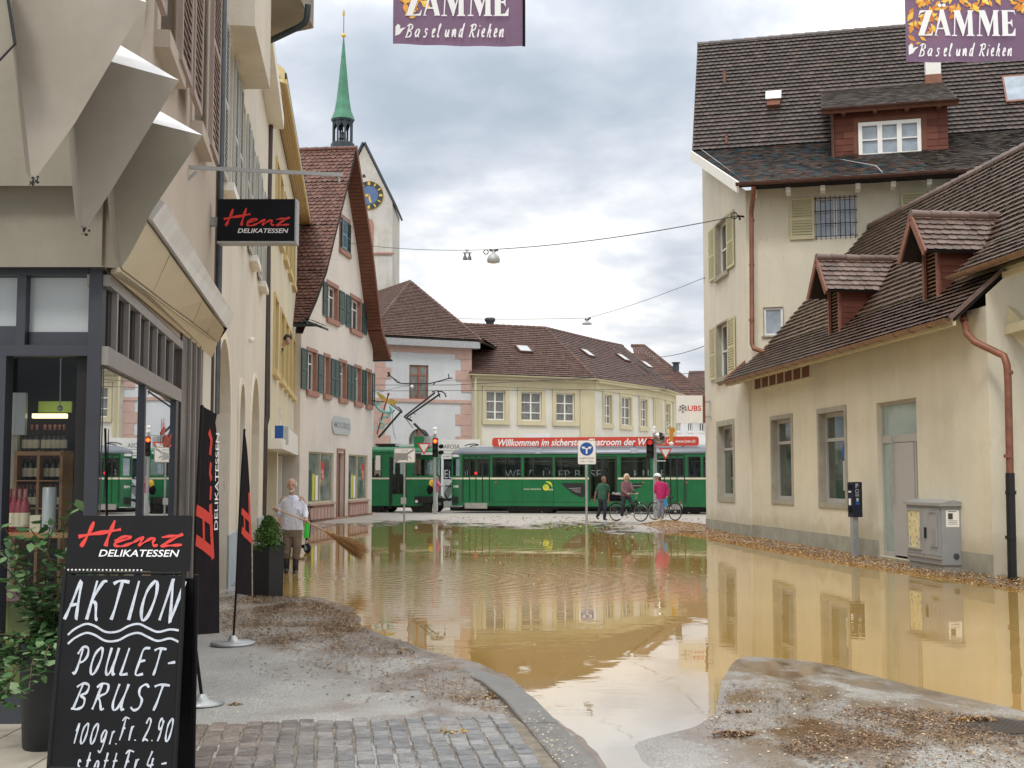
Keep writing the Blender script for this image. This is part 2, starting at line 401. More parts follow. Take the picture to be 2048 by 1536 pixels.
 d['black_metal'] = mat('black_metal', (.008, .008, .009), .5, 0, .2, spec=.2)
 d['black_cloth'] = mat('black_cloth', (.012, .009, .012), .85, 0, .25, 6, .1, 25, .1)
 d['sign_black'] = mat('sign_black', (.007, .008, .011), .5, 0, .1, spec=.15)
 d['red_paint'] = mat('red_paint', (.62, .03, .022), .5, 0, .06)
 d['chalk'] = mat('chalk', (.50, .535, .59), .9, 0, .18, 40)
 d['white_letter'] = mat('white_letter', (.80, .80, .80), .6, 0, .04)
 d['grey_letter'] = mat('grey_letter', (.22, .24, .25), .6)
 d['dark_letter'] = mat('dark_letter', (.05, .05, .055), .6)
 d['tram_green'] = mat('tram_green', (.013, .155, .055), .24, 0, .07, 2, spec=.5, streak=.22, grime=.2)
 d['tram_green2'] = mat('tram_green2', (.016, .19, .07), .25, 0, .07, 2, spec=.5, streak=.25, grime=.2)
 d['tram_dark'] = mat('tram_dark', (.012, .013, .013), .5, 0, .3)
 d['tram_roof'] = mat('tram_roof', (.15, .165, .19), .35, .2, .08, 2)
 d['tram_white'] = mat('tram_white', (.70, .71, .72), .3, 0, .04)
 d['tram_seat'] = mat('tram_seat', (.10, .12, .11), .7)
 d['cream_line'] = mat('cream_line', (.70, .66, .50), .4)
 d['sign_red'] = mat('sign_red', (.56, .062, .038), .45, 0, .04)
 d['logo_yellow'] = mat('logo_yellow', (.62, .60, .04), .5)
 d['logo_green'] = mat('logo_green', (.25, .42, .06), .5)
 d['sign_white'] = mat('sign_white', (.78, .76, .72), .45, 0, .04)
 d['sign_blue'] = mat('sign_blue', (.012, .08, .34), .45, 0, .05)
 d['sign_back'] = mat('sign_back', (.30, .31, .31), .5, .3)
 d['orange'] = mat('orange', (.62, .27, .02), .5)
 d['rubber'] = mat('rubber', (.012, .012, .012), .7)
 d['chrome'] = mat('chrome', (.5, .5, .5), .25, .8)
 d['skin'] = mat('skin', (.45, .27, .20), .55, 0, .08, 20)
 d['skin_dark'] = mat('skin_dark', (.22, .10, .06), .55, 0, .08, 20)
 d['eye_dark'] = mat('eye_dark', (.03, .02, .018), .4)
 d['hair_white'] = mat('hair_white', (.62, .57, .50), .7, 0, .15, 30)
 d['hair_blond'] = mat('hair_blond', (.62, .50, .33), .6, 0, .15, 30)
 d['hair_dark'] = mat('hair_dark', (.025, .018, .014), .5, 0, .2, 30)
 d['shirt_white'] = mat('shirt_white', (.66, .68, .78), .8, 0, .08, 8, .35, 12)
 d['trouser_khaki'] = mat('trouser_khaki', (.17, .13, .095), .85, 0, .14, 8, .35, 12)
 d['boot'] = mat('boot', (.016, .015, .016), .35)
 d['shirt_green'] = mat('shirt_green', (.03, .10, .065), .85, 0, .12, 10, .3, 12)
 d['trouser_dark'] = mat('trouser_dark', (.018, .022, .032), .85, 0, .12, 10)
 d['jacket_mauve'] = mat('jacket_mauve', (.17, .085, .095), .8, 0, .12, 10, .3, 12)
 d['jacket_pink'] = mat('jacket_pink', (.50, .018, .13), .7, 0, .12, 10, .3, 12)
 d['trouser_grey'] = mat('trouser_grey', (.25, .25, .30), .85, 0, .1, 10, .3, 12)
 d['shirt_pink'] = mat('shirt_pink', (.55, .13, .24), .8)
 d['pack_yellow'] = mat('pack_yellow', (.68, .40, .03), .7)
 d['shoe_white'] = mat('shoe_white', (.60, .60, .58), .6)
 d['shoe_tan'] = mat('shoe_tan', (.42, .30, .14), .6)
 d['helmet'] = mat('helmet', (.72, .74, .76), .35)
 d['bag_blue'] = mat('bag_blue', (.05, .22, .42), .6)
 d['broom_wood'] = mat('broom_wood', (.52, .36, .18), .6, 0, .12, 20)
 d['broom_straw'] = islands('broom_straw', [(0, (.20, .10, .035)), (.5, (.34, .18, .07)), (1, (.46, .27, .11))], .8)
 d['lime_green'] = mat('lime_green', (.03, .62, .05), .45)
 d['bush_leaf'] = islands('bush_leaf', [(0, (.02, .055, .008)), (.6, (.055, .125, .02)), (1, (.10, .19, .035))], .55)
 d['vine_leaf'] = islands('vine_leaf', [(0, (.022, .065, .02)), (.6, (.06, .14, .045)), (1, (.20, .28, .14))], .45)
 d['stem'] = mat('stem', (.08, .06, .03), .8)
 d['planter'] = mat('planter', (.014, .016, .019), .5, .1, .2, 6)
 d['planter_side'] = mat('planter_side', (.06, .06, .056), .5, .1, .2, 6)
 d['wood_shelf'] = mat('wood_shelf', (.36, .18, .06), .5, 0, .2, 10)
 d['bottle_dark'] = mat('bottle_dark', (.012, .016, .010), .15)
 d['bottle_rose'] = mat('bottle_rose', (.26, .03, .045), .15)
 d['bottle_label'] = mat('bottle_label', (.62, .55, .40), .7)
 d['capsule'] = mat('capsule', (.30, .10, .09), .4)
 d['tile_floor'] = mat('tile_floor', (.44, .40, .33), .45, 0, .08, 3, grime=.2)
 d['debris'] = islands('debris', [(0, (.12, .055, .02)), (.4, (.30, .16, .06)), (.75, (.46, .27, .11)), (1, (.62, .46, .26))], .75, 0, .2)
 d['debris_dark'] = islands('debris_dark', [(0, (.05, .026, .013)), (.5, (.17, .09, .045)), (.8, (.30, .18, .09)), (1, (.46, .33, .20))], .6, 0, .3)
 d['straw_litter'] = islands('straw_litter', [(0, (.09, .055, .03)), (.5, (.22, .14, .08)), (1, (.42, .30, .19))], .75, 0, .2)
 d['pale_chip'] = islands('pale_chip', [(0, (.35, .28, .18)), (1, (.62, .54, .40))], .6, 0, .3)
 d['leaf_dry'] = islands('leaf_dry', [(0, (.22, .12, .03)), (1, (.46, .30, .09))], .7)
 d['sett'] = sett_mat()
 d['kerb_stone'] = mat('kerb_stone', (.17, .16, .145), .38, 0, .14, 6, .2, 80, grime=.25)
 d['grate'] = mat('grate', (.10, .085, .07), .5, .5, .2, 8)
 d['patina'] = mat('patina', (.075, .23, .15), .7, .1, .14, 1.5, grime=.3)
 d['lantern_dark'] = mat('lantern_dark', (.03, .045, .055), .6)
 d['gold'] = mat('gold', (.62, .44, .10), .35, .5)
 d['clock_black'] = mat('clock_black', (.03, .035, .032), .6)
 d['clock_blue'] = mat('clock_blue', (.08, .14, .28), .6)
 d['wing_yellow'] = mat('wing_yellow', (.58, .42, .08), .5)
 d['snake_aqua'] = mat('snake_aqua', (.25, .58, .54), .4)
 d['staff_red'] = mat('staff_red', (.30, .05, .04), .5)
 d['lamp_grey'] = mat('lamp_grey', (.40, .41, .41), .45, .2, .04, 4)
 d['lamp_diffuser'] = mat('lamp_diffuser', (.62, .61, .55), .3)
 d['wire'] = mat('wire', (.045, .048, .052), .5, .3)
 d['banner'] = banner_mat()
 d['banner_leaf'] = islands('banner_leaf', [(0, (.55, .16, .03)), (.4, (.75, .33, .05)), (.8, (.85, .55, .10)), (1, (.85, .72, .15))], .6)
 d['poster_art'] = poster_mat()
 d['mirror'] = mat('mirror', (.42, .36, .31), .10, .9, .05)
 d['light_red'] = emitm('light_red', (1, .06, .02), 2.2)
 d['light_core'] = emitm('light_core', (1, .40, .02), 1.6)
 d['red_dim'] = emitm('red_dim', (.8, .03, .03), .55)
 d['lens_off'] = mat('lens_off', (.03, .02, .02), .2)
 d['shelf_lamp'] = emitm('shelf_lamp', (1, .85, .45), 2.0)
 d['green_lit'] = emitm('green_lit', (.22, .30, .05), .35)
def sett_mat():
 m, nt, b = newmat('sett'); g = nt.nodes.new('ShaderNodeNewGeometry')
 sep = nt.nodes.new('ShaderNodeSeparateXYZ'); lnk(nt, g.outputs['Position'], sep.inputs[0])
 mr = nt.nodes.new('ShaderNodeMapRange'); mr.inputs[1].default_value = -2.2; mr.inputs[2].default_value = -.9; lnk(nt, sep.outputs[0], mr.inputs[0])
 r1 = ramp(nt, g.outputs['Random Per Island'], [(0, (.12, .09, .072)), (.5, (.17, .128, .105)), (1, (.23, .18, .15))])
 r2 = ramp(nt, g.outputs['Random Per Island'], [(0, (.13, .13, .13)), (.5, (.19, .19, .19)), (1, (.27, .26, .25))])
 c = mixc(nt, mr.outputs[0], r1.outputs[0], r2.outputs[0])
 nn = noise_node(nt, 14, 6, .7); rr = ramp(nt, nn.outputs[0], [(.3, (.65,) * 3), (.7, (1.3,) * 3)])
 lnk(nt, mixc(nt, 1, c, rr.outputs[0], 'MULTIPLY'), b.inputs['Base Color'])
 n2 = noise_node(nt, 3, 3); r3 = ramp(nt, n2.outputs[0], [(.35, (.16,) * 3), (.65, (.45,) * 3)]); lnk(nt, r3.outputs[0], b.inputs['Roughness'])
 bump(nt, b, nn.outputs[0], .6, .012); return m
def banner_mat():
 m, nt, b = newmat('banner')
 n = noise_node(nt, .9, 3, .5); r = ramp(nt, n.outputs[0], [(.35, (.115, .055, .125)), (.6, (.17, .085, .17)), (.75, (.28, .12, .10))])
 lnk(nt, r.outputs[0], b.inputs['Base Color']); b.inputs['Roughness'].default_value = .45
 bump(nt, b, noise_node(nt, 5, 3, .5, (1, 1, .4)).outputs[0], .35, .05)
 t = nt.nodes.new('ShaderNodeBsdfTranslucent'); t.inputs[0].default_value = (.42, .30, .42, 1); x = nt.nodes.new('ShaderNodeMixShader'); x.inputs[0].default_value = .35
 lnk(nt, b.outputs[0], x.inputs[1]); lnk(nt, t.outputs[0], x.inputs[2]); lnk(nt, x.outputs[0], nt.nodes['Material Output'].inputs[0]); return m
def poster_mat():
 m, nt, b = newmat('poster_art'); n = noise_node(nt, 9, 3, .5)
 r = ramp(nt, n.outputs[0], [(.3, (.08, .09, .22)), (.42, (.55, .50, .42)), (.5, (.62, .58, .10)), (.58, (.66, .64, .55)), (.66, (.60, .22, .05)), (.75, (.35, .35, .45))])
 lnk(nt, r.outputs[0], b.inputs['Base Color']); b.inputs['Roughness'].default_value = .3; return m
defmats()
# ------------------------------------------------------------------ building parts
def rect(u0, u1, z0, z1): return [(u0, z0), (u1, z0), (u1, z1), (u0, z1)]
def wall(par, w, outline, holes, m, depth=.2, name='wall', back=None):
 mb = MB(); mb.tess(w, outline, holes)
 for h in holes:
  k = len(h)
  for i in range(k):
   a, b = h[i], h[(i + 1) % k]
   mb.poly([w.p(*a, 0), w.p(*b, 0), w.p(*b, -depth), w.p(*a, -depth)])
 return mb.build(name, m, par)
def shutter_mb(mb, w, u0, u1, z0, z1, n0=.03, th=.04, fr=.06, pitch=.075):
 e = fr
 mb.box(w, u0, u0 + e, z0, z1, n0, n0 + th); mb.box(w, u1 - e, u1, z0, z1, n0, n0 + th)
 zs = [z0, (z0 * .55 + z1 * .45), z1 - e]
 for z in zs: mb.box(w, u0 + e, u1 - e, z, z + e, n0 + .002, n0 + th - .002)
 for za, zb in ((z0 + e, zs[1]), (zs[1] + e, z1 - e)):
  k = max(2, int((zb - za) / pitch)); h = (zb - za) / k
  for i in range(k):
   z = za + h * i
   mb.hexa([w.p(u0 + e, z + .004, n0 + th - .004), w.p(u1 - e, z + .004, n0 + th - .004), w.p(u1 - e, z + h * .75, n0 + .006), w.p(u0 + e, z + h * .75, n0 + .006),
      w.p(u0 + e, z + .016, n0 + th - .003), w.p(u1 - e, z + .016, n0 + th - .003), w.p(u1 - e, z + h * .75 + .012, n0 + .008), w.p(u0 + e, z + h * .75 + .012, n0 + .008)])
 return mb
def window(b, w, rc, holes, depth=.14, sur=0.0, surm='grey_stone', frm='white_frame', cols=2, rows=(.34,), bar=.05, pm='pane_dark', sill=0, sillm=None,
     shut=None, shutm='cream_shutter', pitch=.075, proud=.025, name='window', sillw=.06, shz=0):
 u0, u1, z0, z1 = rc
 if holes is not None: holes.append(rect(*rc))
 mb = MB()
 if sur:
  mb.use(0)
  mb.box(w, u0 - sur, u0 - .001, z0, z1, .001, proud); mb.box(w, u1 + .001, u1 + sur, z0, z1, .001, proud)
  mb.box(w, u0 - sur, u1 + sur, z1, z1 + sur, .001, proud + .002)
  if not sill: mb.box(w, u0 - sur, u1 + sur, z0 - sur, z0, .001, proud + .002)
  k = .002
  for a, c in (((u0 + k, z0), (u0 + k, z1)), ((u1 - k, z0), (u1 - k, z1)), ((u0, z1 - k), (u1, z1 - k)), ((u0, z0 + k), (u1, z0 + k))): mb.poly([w.p(*a, .0), w.p(*c, .0), w.p(*c, -depth), w.p(*a, -depth)])
 mb.use(1); n0, n1 = -depth + .004, -depth + .06; e = .004
 mb.box(w, u0 + e, u0 + bar, z0 + e, z1 - e, n0, n1); mb.box(w, u1 - bar, u1 - e, z0 + e, z1 - e, n0, n1)
 mb.box(w, u0 + bar, u1 - bar, z0 + e, z0 + bar, n0, n1 - .002); mb.box(w, u0 + bar, u1 - bar, z1 - bar, z1 - e, n0, n1 - .002)
 for i in range(1, cols):
  c = u0 + (u1 - u0) * i / cols; mb.box(w, c - bar * .6, c + bar * .6, z0 + bar, z1 - bar, n0, n1 + .006)
 for r in rows:
  z = z1 - (z1 - z0) * r; mb.box(w, u0 + bar, u1 - bar, z - bar * .4, z + bar * .4, n0, n1 - .004)
 o = mb.build(name, [M[surm], M[frm]], b)
 MB().poly([w.p(u0 + .004, z0 + .004, -depth + .02), w.p(u1 - .004, z0 + .004, -depth + .02), w.p(u1 - .004, z1 - .004, -depth + .02), w.p(u0 + .004, z1 - .004, -depth + .02)]).build('pane', M[pm], o)
 if sill: MB().box(w, u0 - max(sur, .05) - .02, u1 + max(sur, .05) + .02, z0 - sill, z0 - .002, -depth * .5, sillw).build('sill', M[sillm or surm], o)
 if shut:
  a, c = shut
  if a: shutter_mb(MB(), w, u0 - sur - a - .01, u0 - sur - .01, z0 + shz, z1, .03, pitch=pitch).build('shutter', M[shutm], o)
  if c: shutter_mb(MB(), w, u1 + sur + .01, u1 + sur + c + .01, z0 + shz, z1, .03, pitch=pitch).build('shutter', M[shutm], o)
 return o
def lerp(a, b, t): return a + (b - a) * t
def tiles(mb, E0, E1, R0, R1, course=.16, tw=.18, lift=.03, jit=.008, over=1.25, RB=.16):
 u = (E1 - E0).normalized(); mid = (R0 + R1) / 2 - (E0 + E1) / 2
 nrm = u.cross(mid).normalized(); nrm = -nrm if nrm.z < 0 else nrm
 sl = (mid - u * mid.dot(u)).length; n = max(1, round(sl / course))
 def pos(s, t, l):
  P, Q = lerp(E0, R0, t), lerp(E1, R1, t); a, c = (P - E0).dot(u), (Q - E0).dot(u)
  return (lerp(P, Q, (s - a) / (c - a)) if c - a > 1e-4 else P) + nrm * l
 def rng(t): return (lerp(E0, R0, t) - E0).dot(u), (lerp(E1, R1, t) - E0).dot(u)
 for k in range(n):
  t0 = k / n; t1 = min(1, (k + over) / n); a0, a1 = rng(t0); b0, b1 = rng(t1); c = 1 / n
  i0 = math.floor(min(a0, b0) / tw) - 1; i1 = math.ceil(max(a1, b1) / tw) + 1; off = (k % 2) * tw / 2
  for i in range(i0, i1):
   a = i * tw + off; b = a + tw * .985
   la, lb = max(a, a0), min(b, a1)
   if lb - la < .02: continue
   ua, ub = max(a, b0), min(b, b1)
   if ub - ua < .01: ua = ub = max(b0, min(b1, (a + b) / 2))
   l = lift + U(-jit, jit); q = (lb - la)
   pts = [pos(ua, t1, .004), pos(la, t0 + c * RB, l * .93), pos(la + q * .16, t0 + c * RB * .35, l * .97), pos(la + q * .5, t0, l), pos(lb - q * .16, t0 + c * RB * .35, l * .97), pos(lb, t0 + c * RB, l * .93), pos(ub, t1, .004)]
   mb.add(pts, [(0, 1, 2, 3, 4, 5, 6)])
 return mb
def roofslab(mb, E0, E1, R0, R1, th=.10, off=-.012):
 u = (E1 - E0).normalized(); nrm = u.cross((R0 + R1) / 2 - (E0 + E1) / 2).normalized(); nrm = -nrm if nrm.z < 0 else nrm
 a = nrm * off; b = nrm * (off - th)
 if (R1 - R0).length < .02:
  return mb.add([E0 + a, E1 + a, R0 + a, E0 + b, E1 + b, R0 + b], [(0, 1, 2), (5, 4, 3), (0, 3, 4, 1), (1, 4, 5, 2), (2, 5, 3, 0)])
 return mb.hexa([E0 + b, E1 + b, R1 + b, R0 + b, E0 + a, E1 + a, R1 + a, R0 + a])
def caps(mb, P0, P1, r=.11, step=.36):
 P0, P1 = V(P0), V(P1); L_ = (P1 - P0).length; k = max(1, round(L_ / step)); d = (P1 - P0) / k
 for i in range(k): mb.tube([P0 + d * i - V((0, 0, r * .4)), P0 + d * (i + 1.08) - V((0, 0, r * .4))], [r, r * .82], 8, True, True)
 return mb
def gutter_run(par, P0, P1, r=.075, m='gutter', name='gutter'):
 mb = MB(); P0, P1 = V(P0), V(P1); d = (P1 - P0).normalized(); side = d.cross(V((0, 0, 1))).normalized()
 rings = [[p + side * r * math.cos(q) + V((0, 0, r * math.sin(q))) for q in [math.pi + math.pi * j / 8 for j in range(9)]] for p in (P0, P1)]
 mb.loft(rings, True, True, False)
 mb.loft([[p + side * (r - .008) * math.cos(q) + V((0, 0, (r - .008) * math.sin(q) + .001)) for q in [math.pi + math.pi * j / 8 for j in range(9)]] for p in (P0, P1)], True, True, False)
 k = int((P1 - P0).length / .7)
 for i in range(k + 1):
  c = lerp(P0, P1, i / max(1, k)); mb.tube([c + side * (r + .006) * math.cos(q) + V((0, 0, (r + .006) * math.sin(q))) for q in [math.pi + math.pi * j / 8 for j in range(9)]], .008, 5)
 return mb.build(name, M[m], par)
def interior_block(par, pts, z0, z1, m='under_tile', name='core'):
 """closed body behind the facades so that nothing shows through from the side"""
 return MB().prism([V((p[0], p[1], z0)) for p in pts], (0, 0, z1 - z0)).build(name, M[m], par)
# ------------------------------------------------------------------ right: tall cream house
A = gnd(1501, 1074, .06); B = gnd(1413, 1056, .08); DL = V((1, -.26, 0)).normalized()
def main_house():
 b = thing('cream_house', (10, 40, 0), 'tall cream plastered house with steep dark tiled roof, shingled dormer and cream shutters', 'house')
 Wg = Wall(B, A); Lg = Wg.L
 E0 = at(1478, 366, 34.15); B0 = at(1384, 303, 40.1); R0 = at(1395, 88, 43.6); LN = 15.0
 holes = []
 rc = Wg.rect(1437.5, 1467, 851, 993); window(b, Wg, rc, holes, .2, .17, 'grey_stone', 'grey_panel', 1, (.33,), .09, 'pane_green', .0)
 for y0, y1, x in ((441, 549, 0), (646, 754, 2)):
  rc = Wg.rect(1433 + x, 1456 + x, y0, y1)
  window(b, Wg, rc, holes, .2, .05, 'grey_stone', 'white_frame', 2, (.5,), .06, 'pane_dark', .14, 'grey_stone', (.85, .85), 'cream_shutter', sillw=.10)
 wall(b, Wg, [(0, -.4), (Lg, -.4), (Lg, E0.z + .02), (0, B0.z - .04)], holes, M['cream_gable'], .22, 'gable_wall')
 # rear part of the gable
 C2 = V((6.95, 44.0, 0)); Wb = Wall(B, C2)
 MB().tess(Wb, [(0, -.4), (Wb.L, -.4), (Wb.L, R0.z - .5), (0, B0.z - .04)]).build('gable_wall', M['cream_gable'], b)
 P1 = A + DL * 15; Wl = Wall(A, P1)
 holes = []
 def grille(o, rc):
  g = MB(); u0, u1, z0, z1 = rc
  for i in range(9):
   u = lerp(u0 + .04, u1 - .04, i / 8); g.tube([Wl.p(u, z0 - .03, .03), Wl.p(u, z1 + .02, .03)], .011, 5)
  for i in range(4):
   z = lerp(z0 + .05, z1 - .05, i / 3); g.tube([Wl.p(u0 - .03, z, .045), Wl.p(u1 + .03, z, .045)], .012, 5)
  g.build('grille', M['black_iron'], o)
 rc = Wl.rect(1629, 1713, 393, 476); o = window(b, Wl, rc, holes, .12, 0, 'grey_stone', 'white_frame', 2, (), .07, 'pane_sky', 0, None, (.68, 0)); grille(o, rc)
 rc = Wl.rect(1854, 1940, 382, 466); o = window(b, Wl, rc, holes, .12, 0, 'grey_stone', 'white_frame', 2, (), .07, 'pane_sky', 0, None, (.68, .68)); grille(o, rc)
 rc = Wl.rect(1528, 1566, 615, 671); window(b, Wl, rc, holes, .08, .02, 'grey_stone', 'white_frame', 1, (), .06, 'pane_sky', .05)
 wall(b, Wl, rect(0, 15, -.4, E0.z + .02), holes, M['cream_stucco'], .2, 'wall')
 # plinth
 MB().box(Wg, 0, Lg + .012, -.4, .40, .002, .022).build('plinth', M['plinth'], b)
 MB().box(Wl, -.012, .4, -.4, .39, .002, .020).build('plinth', M['plinth'], b)
 interior_block(b, [Wg.p(.1, 0, -.5), Wg.p(Lg, 0, -.5) + DL * .3, P1 - V((0, -.5, 0)), P1 + V((3, 12, 0)), C2 + V((.8, -.4, 0))], 0, 10.0)
 # roof: flat kick, then the steep slope up to the ridge
 E1, B1, R1 = E0 + DL * LN, B0 + DL * (LN + .3), R0 + DL * (LN - .2)
 mb = MB(); mb.use(0); tiles(mb, B0, B1, R0, R1, .20, .20, .065, .006)
 mb.use(1); roofslab(mb, B0, B1, R0, R1, .12); roofslab(mb, E0, E1, B0, B1, .12)
 mb.use(0); caps(mb, R0, R1, .13, .42)
 mb.use(2); X = .36
 Em, Bm = lerp(E0, E1, X), lerp(B0, B1, X); tiles(mb, E0, Em, B0, Bm, .185, .19, .03, .006)
 mb.use(3); tiles(mb, Em, E1, Bm, B1, .185, .19, .03, .008)
 mb.use(1); bk = V((R0.x + 3.2, R0.y + 4.6, 12.6)); roofslab(mb, bk, bk + DL * LN, R0, R1, .12)
 mb.use(4)   # verge board along the gable
 mb.bar(E0 + V((-.03, -.02, -.13)), B0 + V((-.03, 0, -.13)), .05, .30)
 rf = mb.build('roof', [M['tile_dark'], M['under_tile'], M['tile_blue'], M['tile_moss'], M['white_paint']], b)
 gutter_run(b, E0 + V((-.1, -.06, -.02)), E1 + V((0, -.06, -.02)), .085)
 for i in range(9):
  c = E0 + DL * (.45 + .95 * i) + V((0, .22, -.2)); q = DL.cross(V((0, 0, 1)))
  MB().bar(c - q * .12, c + q * -.62, .13, .15).build('rafter_tail', M['white_paint'], b)
 # rain pipe on the corner
 p = [at(1507, 373, 34.0), at(1507, 385, 34.15), at(1502.5, 425, 34.6), at(1503, 440, 34.62), at(1504, 688, 34.62), at(1507, 697, 34.55), at(1541, 708, 34.4)]
 mb = MB(); mb.tube(p, .065, 10)
 for y in (440, 530, 640): c = at(1503.3, y, 34.62); mb.tube([c - V((0, 0, .03)), c + V((0, 0, .03))], .08, 10)
 mb.build('downpipe', M['copper_pipe'], b)
 # shingled dormer
 NF = V((-DL.y, DL.x, 0)); NF = -NF if NF.y > 0 else NF
 c0 = at(1668, 318, 36.5); f = Wall(c0, c0 + DL * 3); W_ = f.uz(1897, 305)[0]
 z0 = c0.z - .5; z1 = f.uz(1670, 226)[1]
 hs = []; d = MB()
 rc = f.rect(1721, 1838, 246, 309)
 hs.append(rect(*rc))
 d.use(0)
 dm = MB(); dm.tess(f, rect(0, W_, z0, z1), hs)
 dm.tess(Wall(f.p(0, 0), f.p(0, 0) - f.n * 4, (-1, 0)), [(0, z0), (3.6, z1 + 1.2), (0, z1)]); dm.tess(Wall(f.p(W_, 0), f.p(W_, 0) - f.n * 4, (1, 0)), [(0, z0), (3.6, z1 + 1.2), (0, z1)])
 dm.use(1)
 k = 9
 for r_ in range(k):
  za = lerp(z0 + .1, z1, r_ / k); zb = lerp(z0 + .1, z1, (r_ + 1) / k)
  u = -.3 * (r_ % 2)
  while u < W_:
   a, e = max(0, u), min(W_, u + .29)
   if e - a > .03 and not (e > rc[0] - .06 and a < rc[1] + .06 and zb > rc[2] - .02 and za < rc[3] + .06):
    dm.hexa([f.p(a, za, .022), f.p(e, za, .022), f.p(e, za, .003), f.p(a, za, .003), f.p(a, zb, .008), f.p(e, zb, .008), f.p(e, zb, .002), f.p(a, zb, .002)])
   u += .3
 do = dm.build('dormer', [M['soffit_brown'], M['shingle']], b)
 wo = MB();
 u0, u1, za, zb = rc
 wo.box(f, u0 - .06, u0 + .05, za - .05, zb + .06, -.08, .05); wo.box(f, u1 - .05, u1 + .06, za - .05, zb + .06, -.08, .05)
 wo.box(f, u0 + .05, u1 - .05, za - .05, za + .06, -.08, .048); wo.box(f, u0 + .05, u1 - .05, zb - .05, zb + .06, -.08, .048)
 for i in (1, 2): c = lerp(u0, u1, i / 3); wo.box(f, c - .07, c + .07, za + .06, zb - .05, -.07, .045)
 wo.box(f, u0 + .05, u1 - .05, (za + zb) / 2 - .02, (za + zb) / 2 + .02, -.06, .02)
 MB().poly([f.p(u0, za, -.05), f.p(u1, za, -.05), f.p(u1, zb, -.05), f.p(u0, zb, -.05)]).use(1).build('dormer_pane', M['pane_sky'], do)
 wo.build('dormer_window', M['white_paint'], do)
 e0 = f.p(-.35, z1 + .02, .42); e1 = f.p(W_ + .28, z1 + .02, .42); r0 = e0 - f.n * 5.4 + V((0, 0, 2.35)); r1 = e1 - f.n * 5.4 + V((0, 0, 2.35))
 rm = MB(); tiles(rm, e0, e1, r0, r1, .19, .19, .02, .005); rm.use(1); roofslab(rm, e0, e1, r0, r1, .14)
 for i in range(4): c = f.p(lerp(.3, W_ - .25, i / 3), z1 - .09, 0); rm.bar(c, c + f.n * .36, .12, .11)
 rm.build('dormer_roof', [M['tile_moss'], M['soffit_brown']], do)
 gutter_run(do, e0 + f.n * .06, e1 + f.n * .06, .06, 'gutter', 'dormer_gutter')
 MB().tube([f.p(-.05, z1 - .02, .38), f.p(-.02, z1 - .25, .12), f.p(-.02, z0 + .5, .12)], .05, 8).build('dormer_pipe', M['gutter'], do)
 # vents, chimney and roof window on the steep slope
 nr = (B1 - B0).cross(R0 - B0).normalized(); nr = -nr if nr.z < 0 else nr
 upd = (R0 - B0) - DL * (R0 - B0).dot(DL); upd.normalize()
 def onroof(px, py): return hit(px, py, B0, nr)
 c = onroof(1547, 218); mb = MB()
 mb.use(1).hexa([c + DL * -.22 - nr * .1, c + DL * .22 - nr * .1, c + DL * .22 + upd * .62 - nr * .1, c - DL * .22 + upd * .62 - nr * .1, c + DL * -.22 + nr * .18, c + DL * .22 + nr * .18, c + DL * .22 + upd * .6 + nr * .14, c - DL * .22 + upd * .6 + nr * .14])
 mb.use(0).hexa([c + DL * -.26 + upd * .28 + nr * .2, c + DL * .26 + upd * .28 + nr * .2, c + DL * .26 + upd * .75 + nr * .16, c - DL * .26 + upd * .75 + nr * .16, c + DL * -.26 + upd * .28 + nr * .24, c + DL * .26 + upd * .28 + nr * .24, c + DL * .26 + upd * .75 + nr * .2, c - DL * .26 + upd * .75 + nr * .2])
 mb.build('roof_hatch', [M['white_paint'], M['soffit_brown']], b)
 c = onroof(1866, 166); mb = MB(); f2 = frame(c - V((0, 0, .4)), math.atan2(DL.y, DL.x)); mb.use(0).box(f2, -.24, .24, .62, 1.6, -.24, .24); mb.use(1).box(f2, -.26, .26, -.5, .62, -.26, .26)
 mb.box(f2, -.3, .3, 1.6, 1.68, -.3, .3); mb.build('chimney', [M['white_paint'], M['copper_pipe']], b)
 for px, py, h in ((1449, 166, .42), (1453, 288, .32)):
  c = onroof(px, py); MB().tube([c, c + V((0, 0, h))], .05, 8).tube([c + V((0, 0, h - .03)), c + V((0, 0, h))], .062, 8).build('vent_pipe', M['copper_pipe'], b)
 c = onroof(2062, 205); mb = MB()
 for s_, e_ in ((.0, 0), (.0, 1)): pass
 q = [c - DL * .75, c + DL * .3, c + DL * .3 + upd * 1.35, c - DL * .75 + upd * 1.35]
 mb.use(0).prism([x + nr * .0 for x in q], nr * .1); mb.use(1).poly([lerp(x, sum(q, V()) / 4, .10) + nr * .104 for x in q])
 mb.build('roof_window', [M['copper_pipe'], M['pane_sky']], b)
 # lightning wire along the verge
 MB().tube([R0 + V((.35, 0, .06)), B0 + V((.3, 0, .08)), E0 + V((.2, .1, .06))], .012, 5).build('lightning_wire', M['galv'], b)
 c = lerp(E0, E1, .26) + V((0, 0, .05)); MB().tube([f.p(-.02, z0 + .5, .12), c + V((0, .6, .35)), c], .014, 5).build('drip_wire', M['galv'], b)
 return b
HOUSE = main_house()
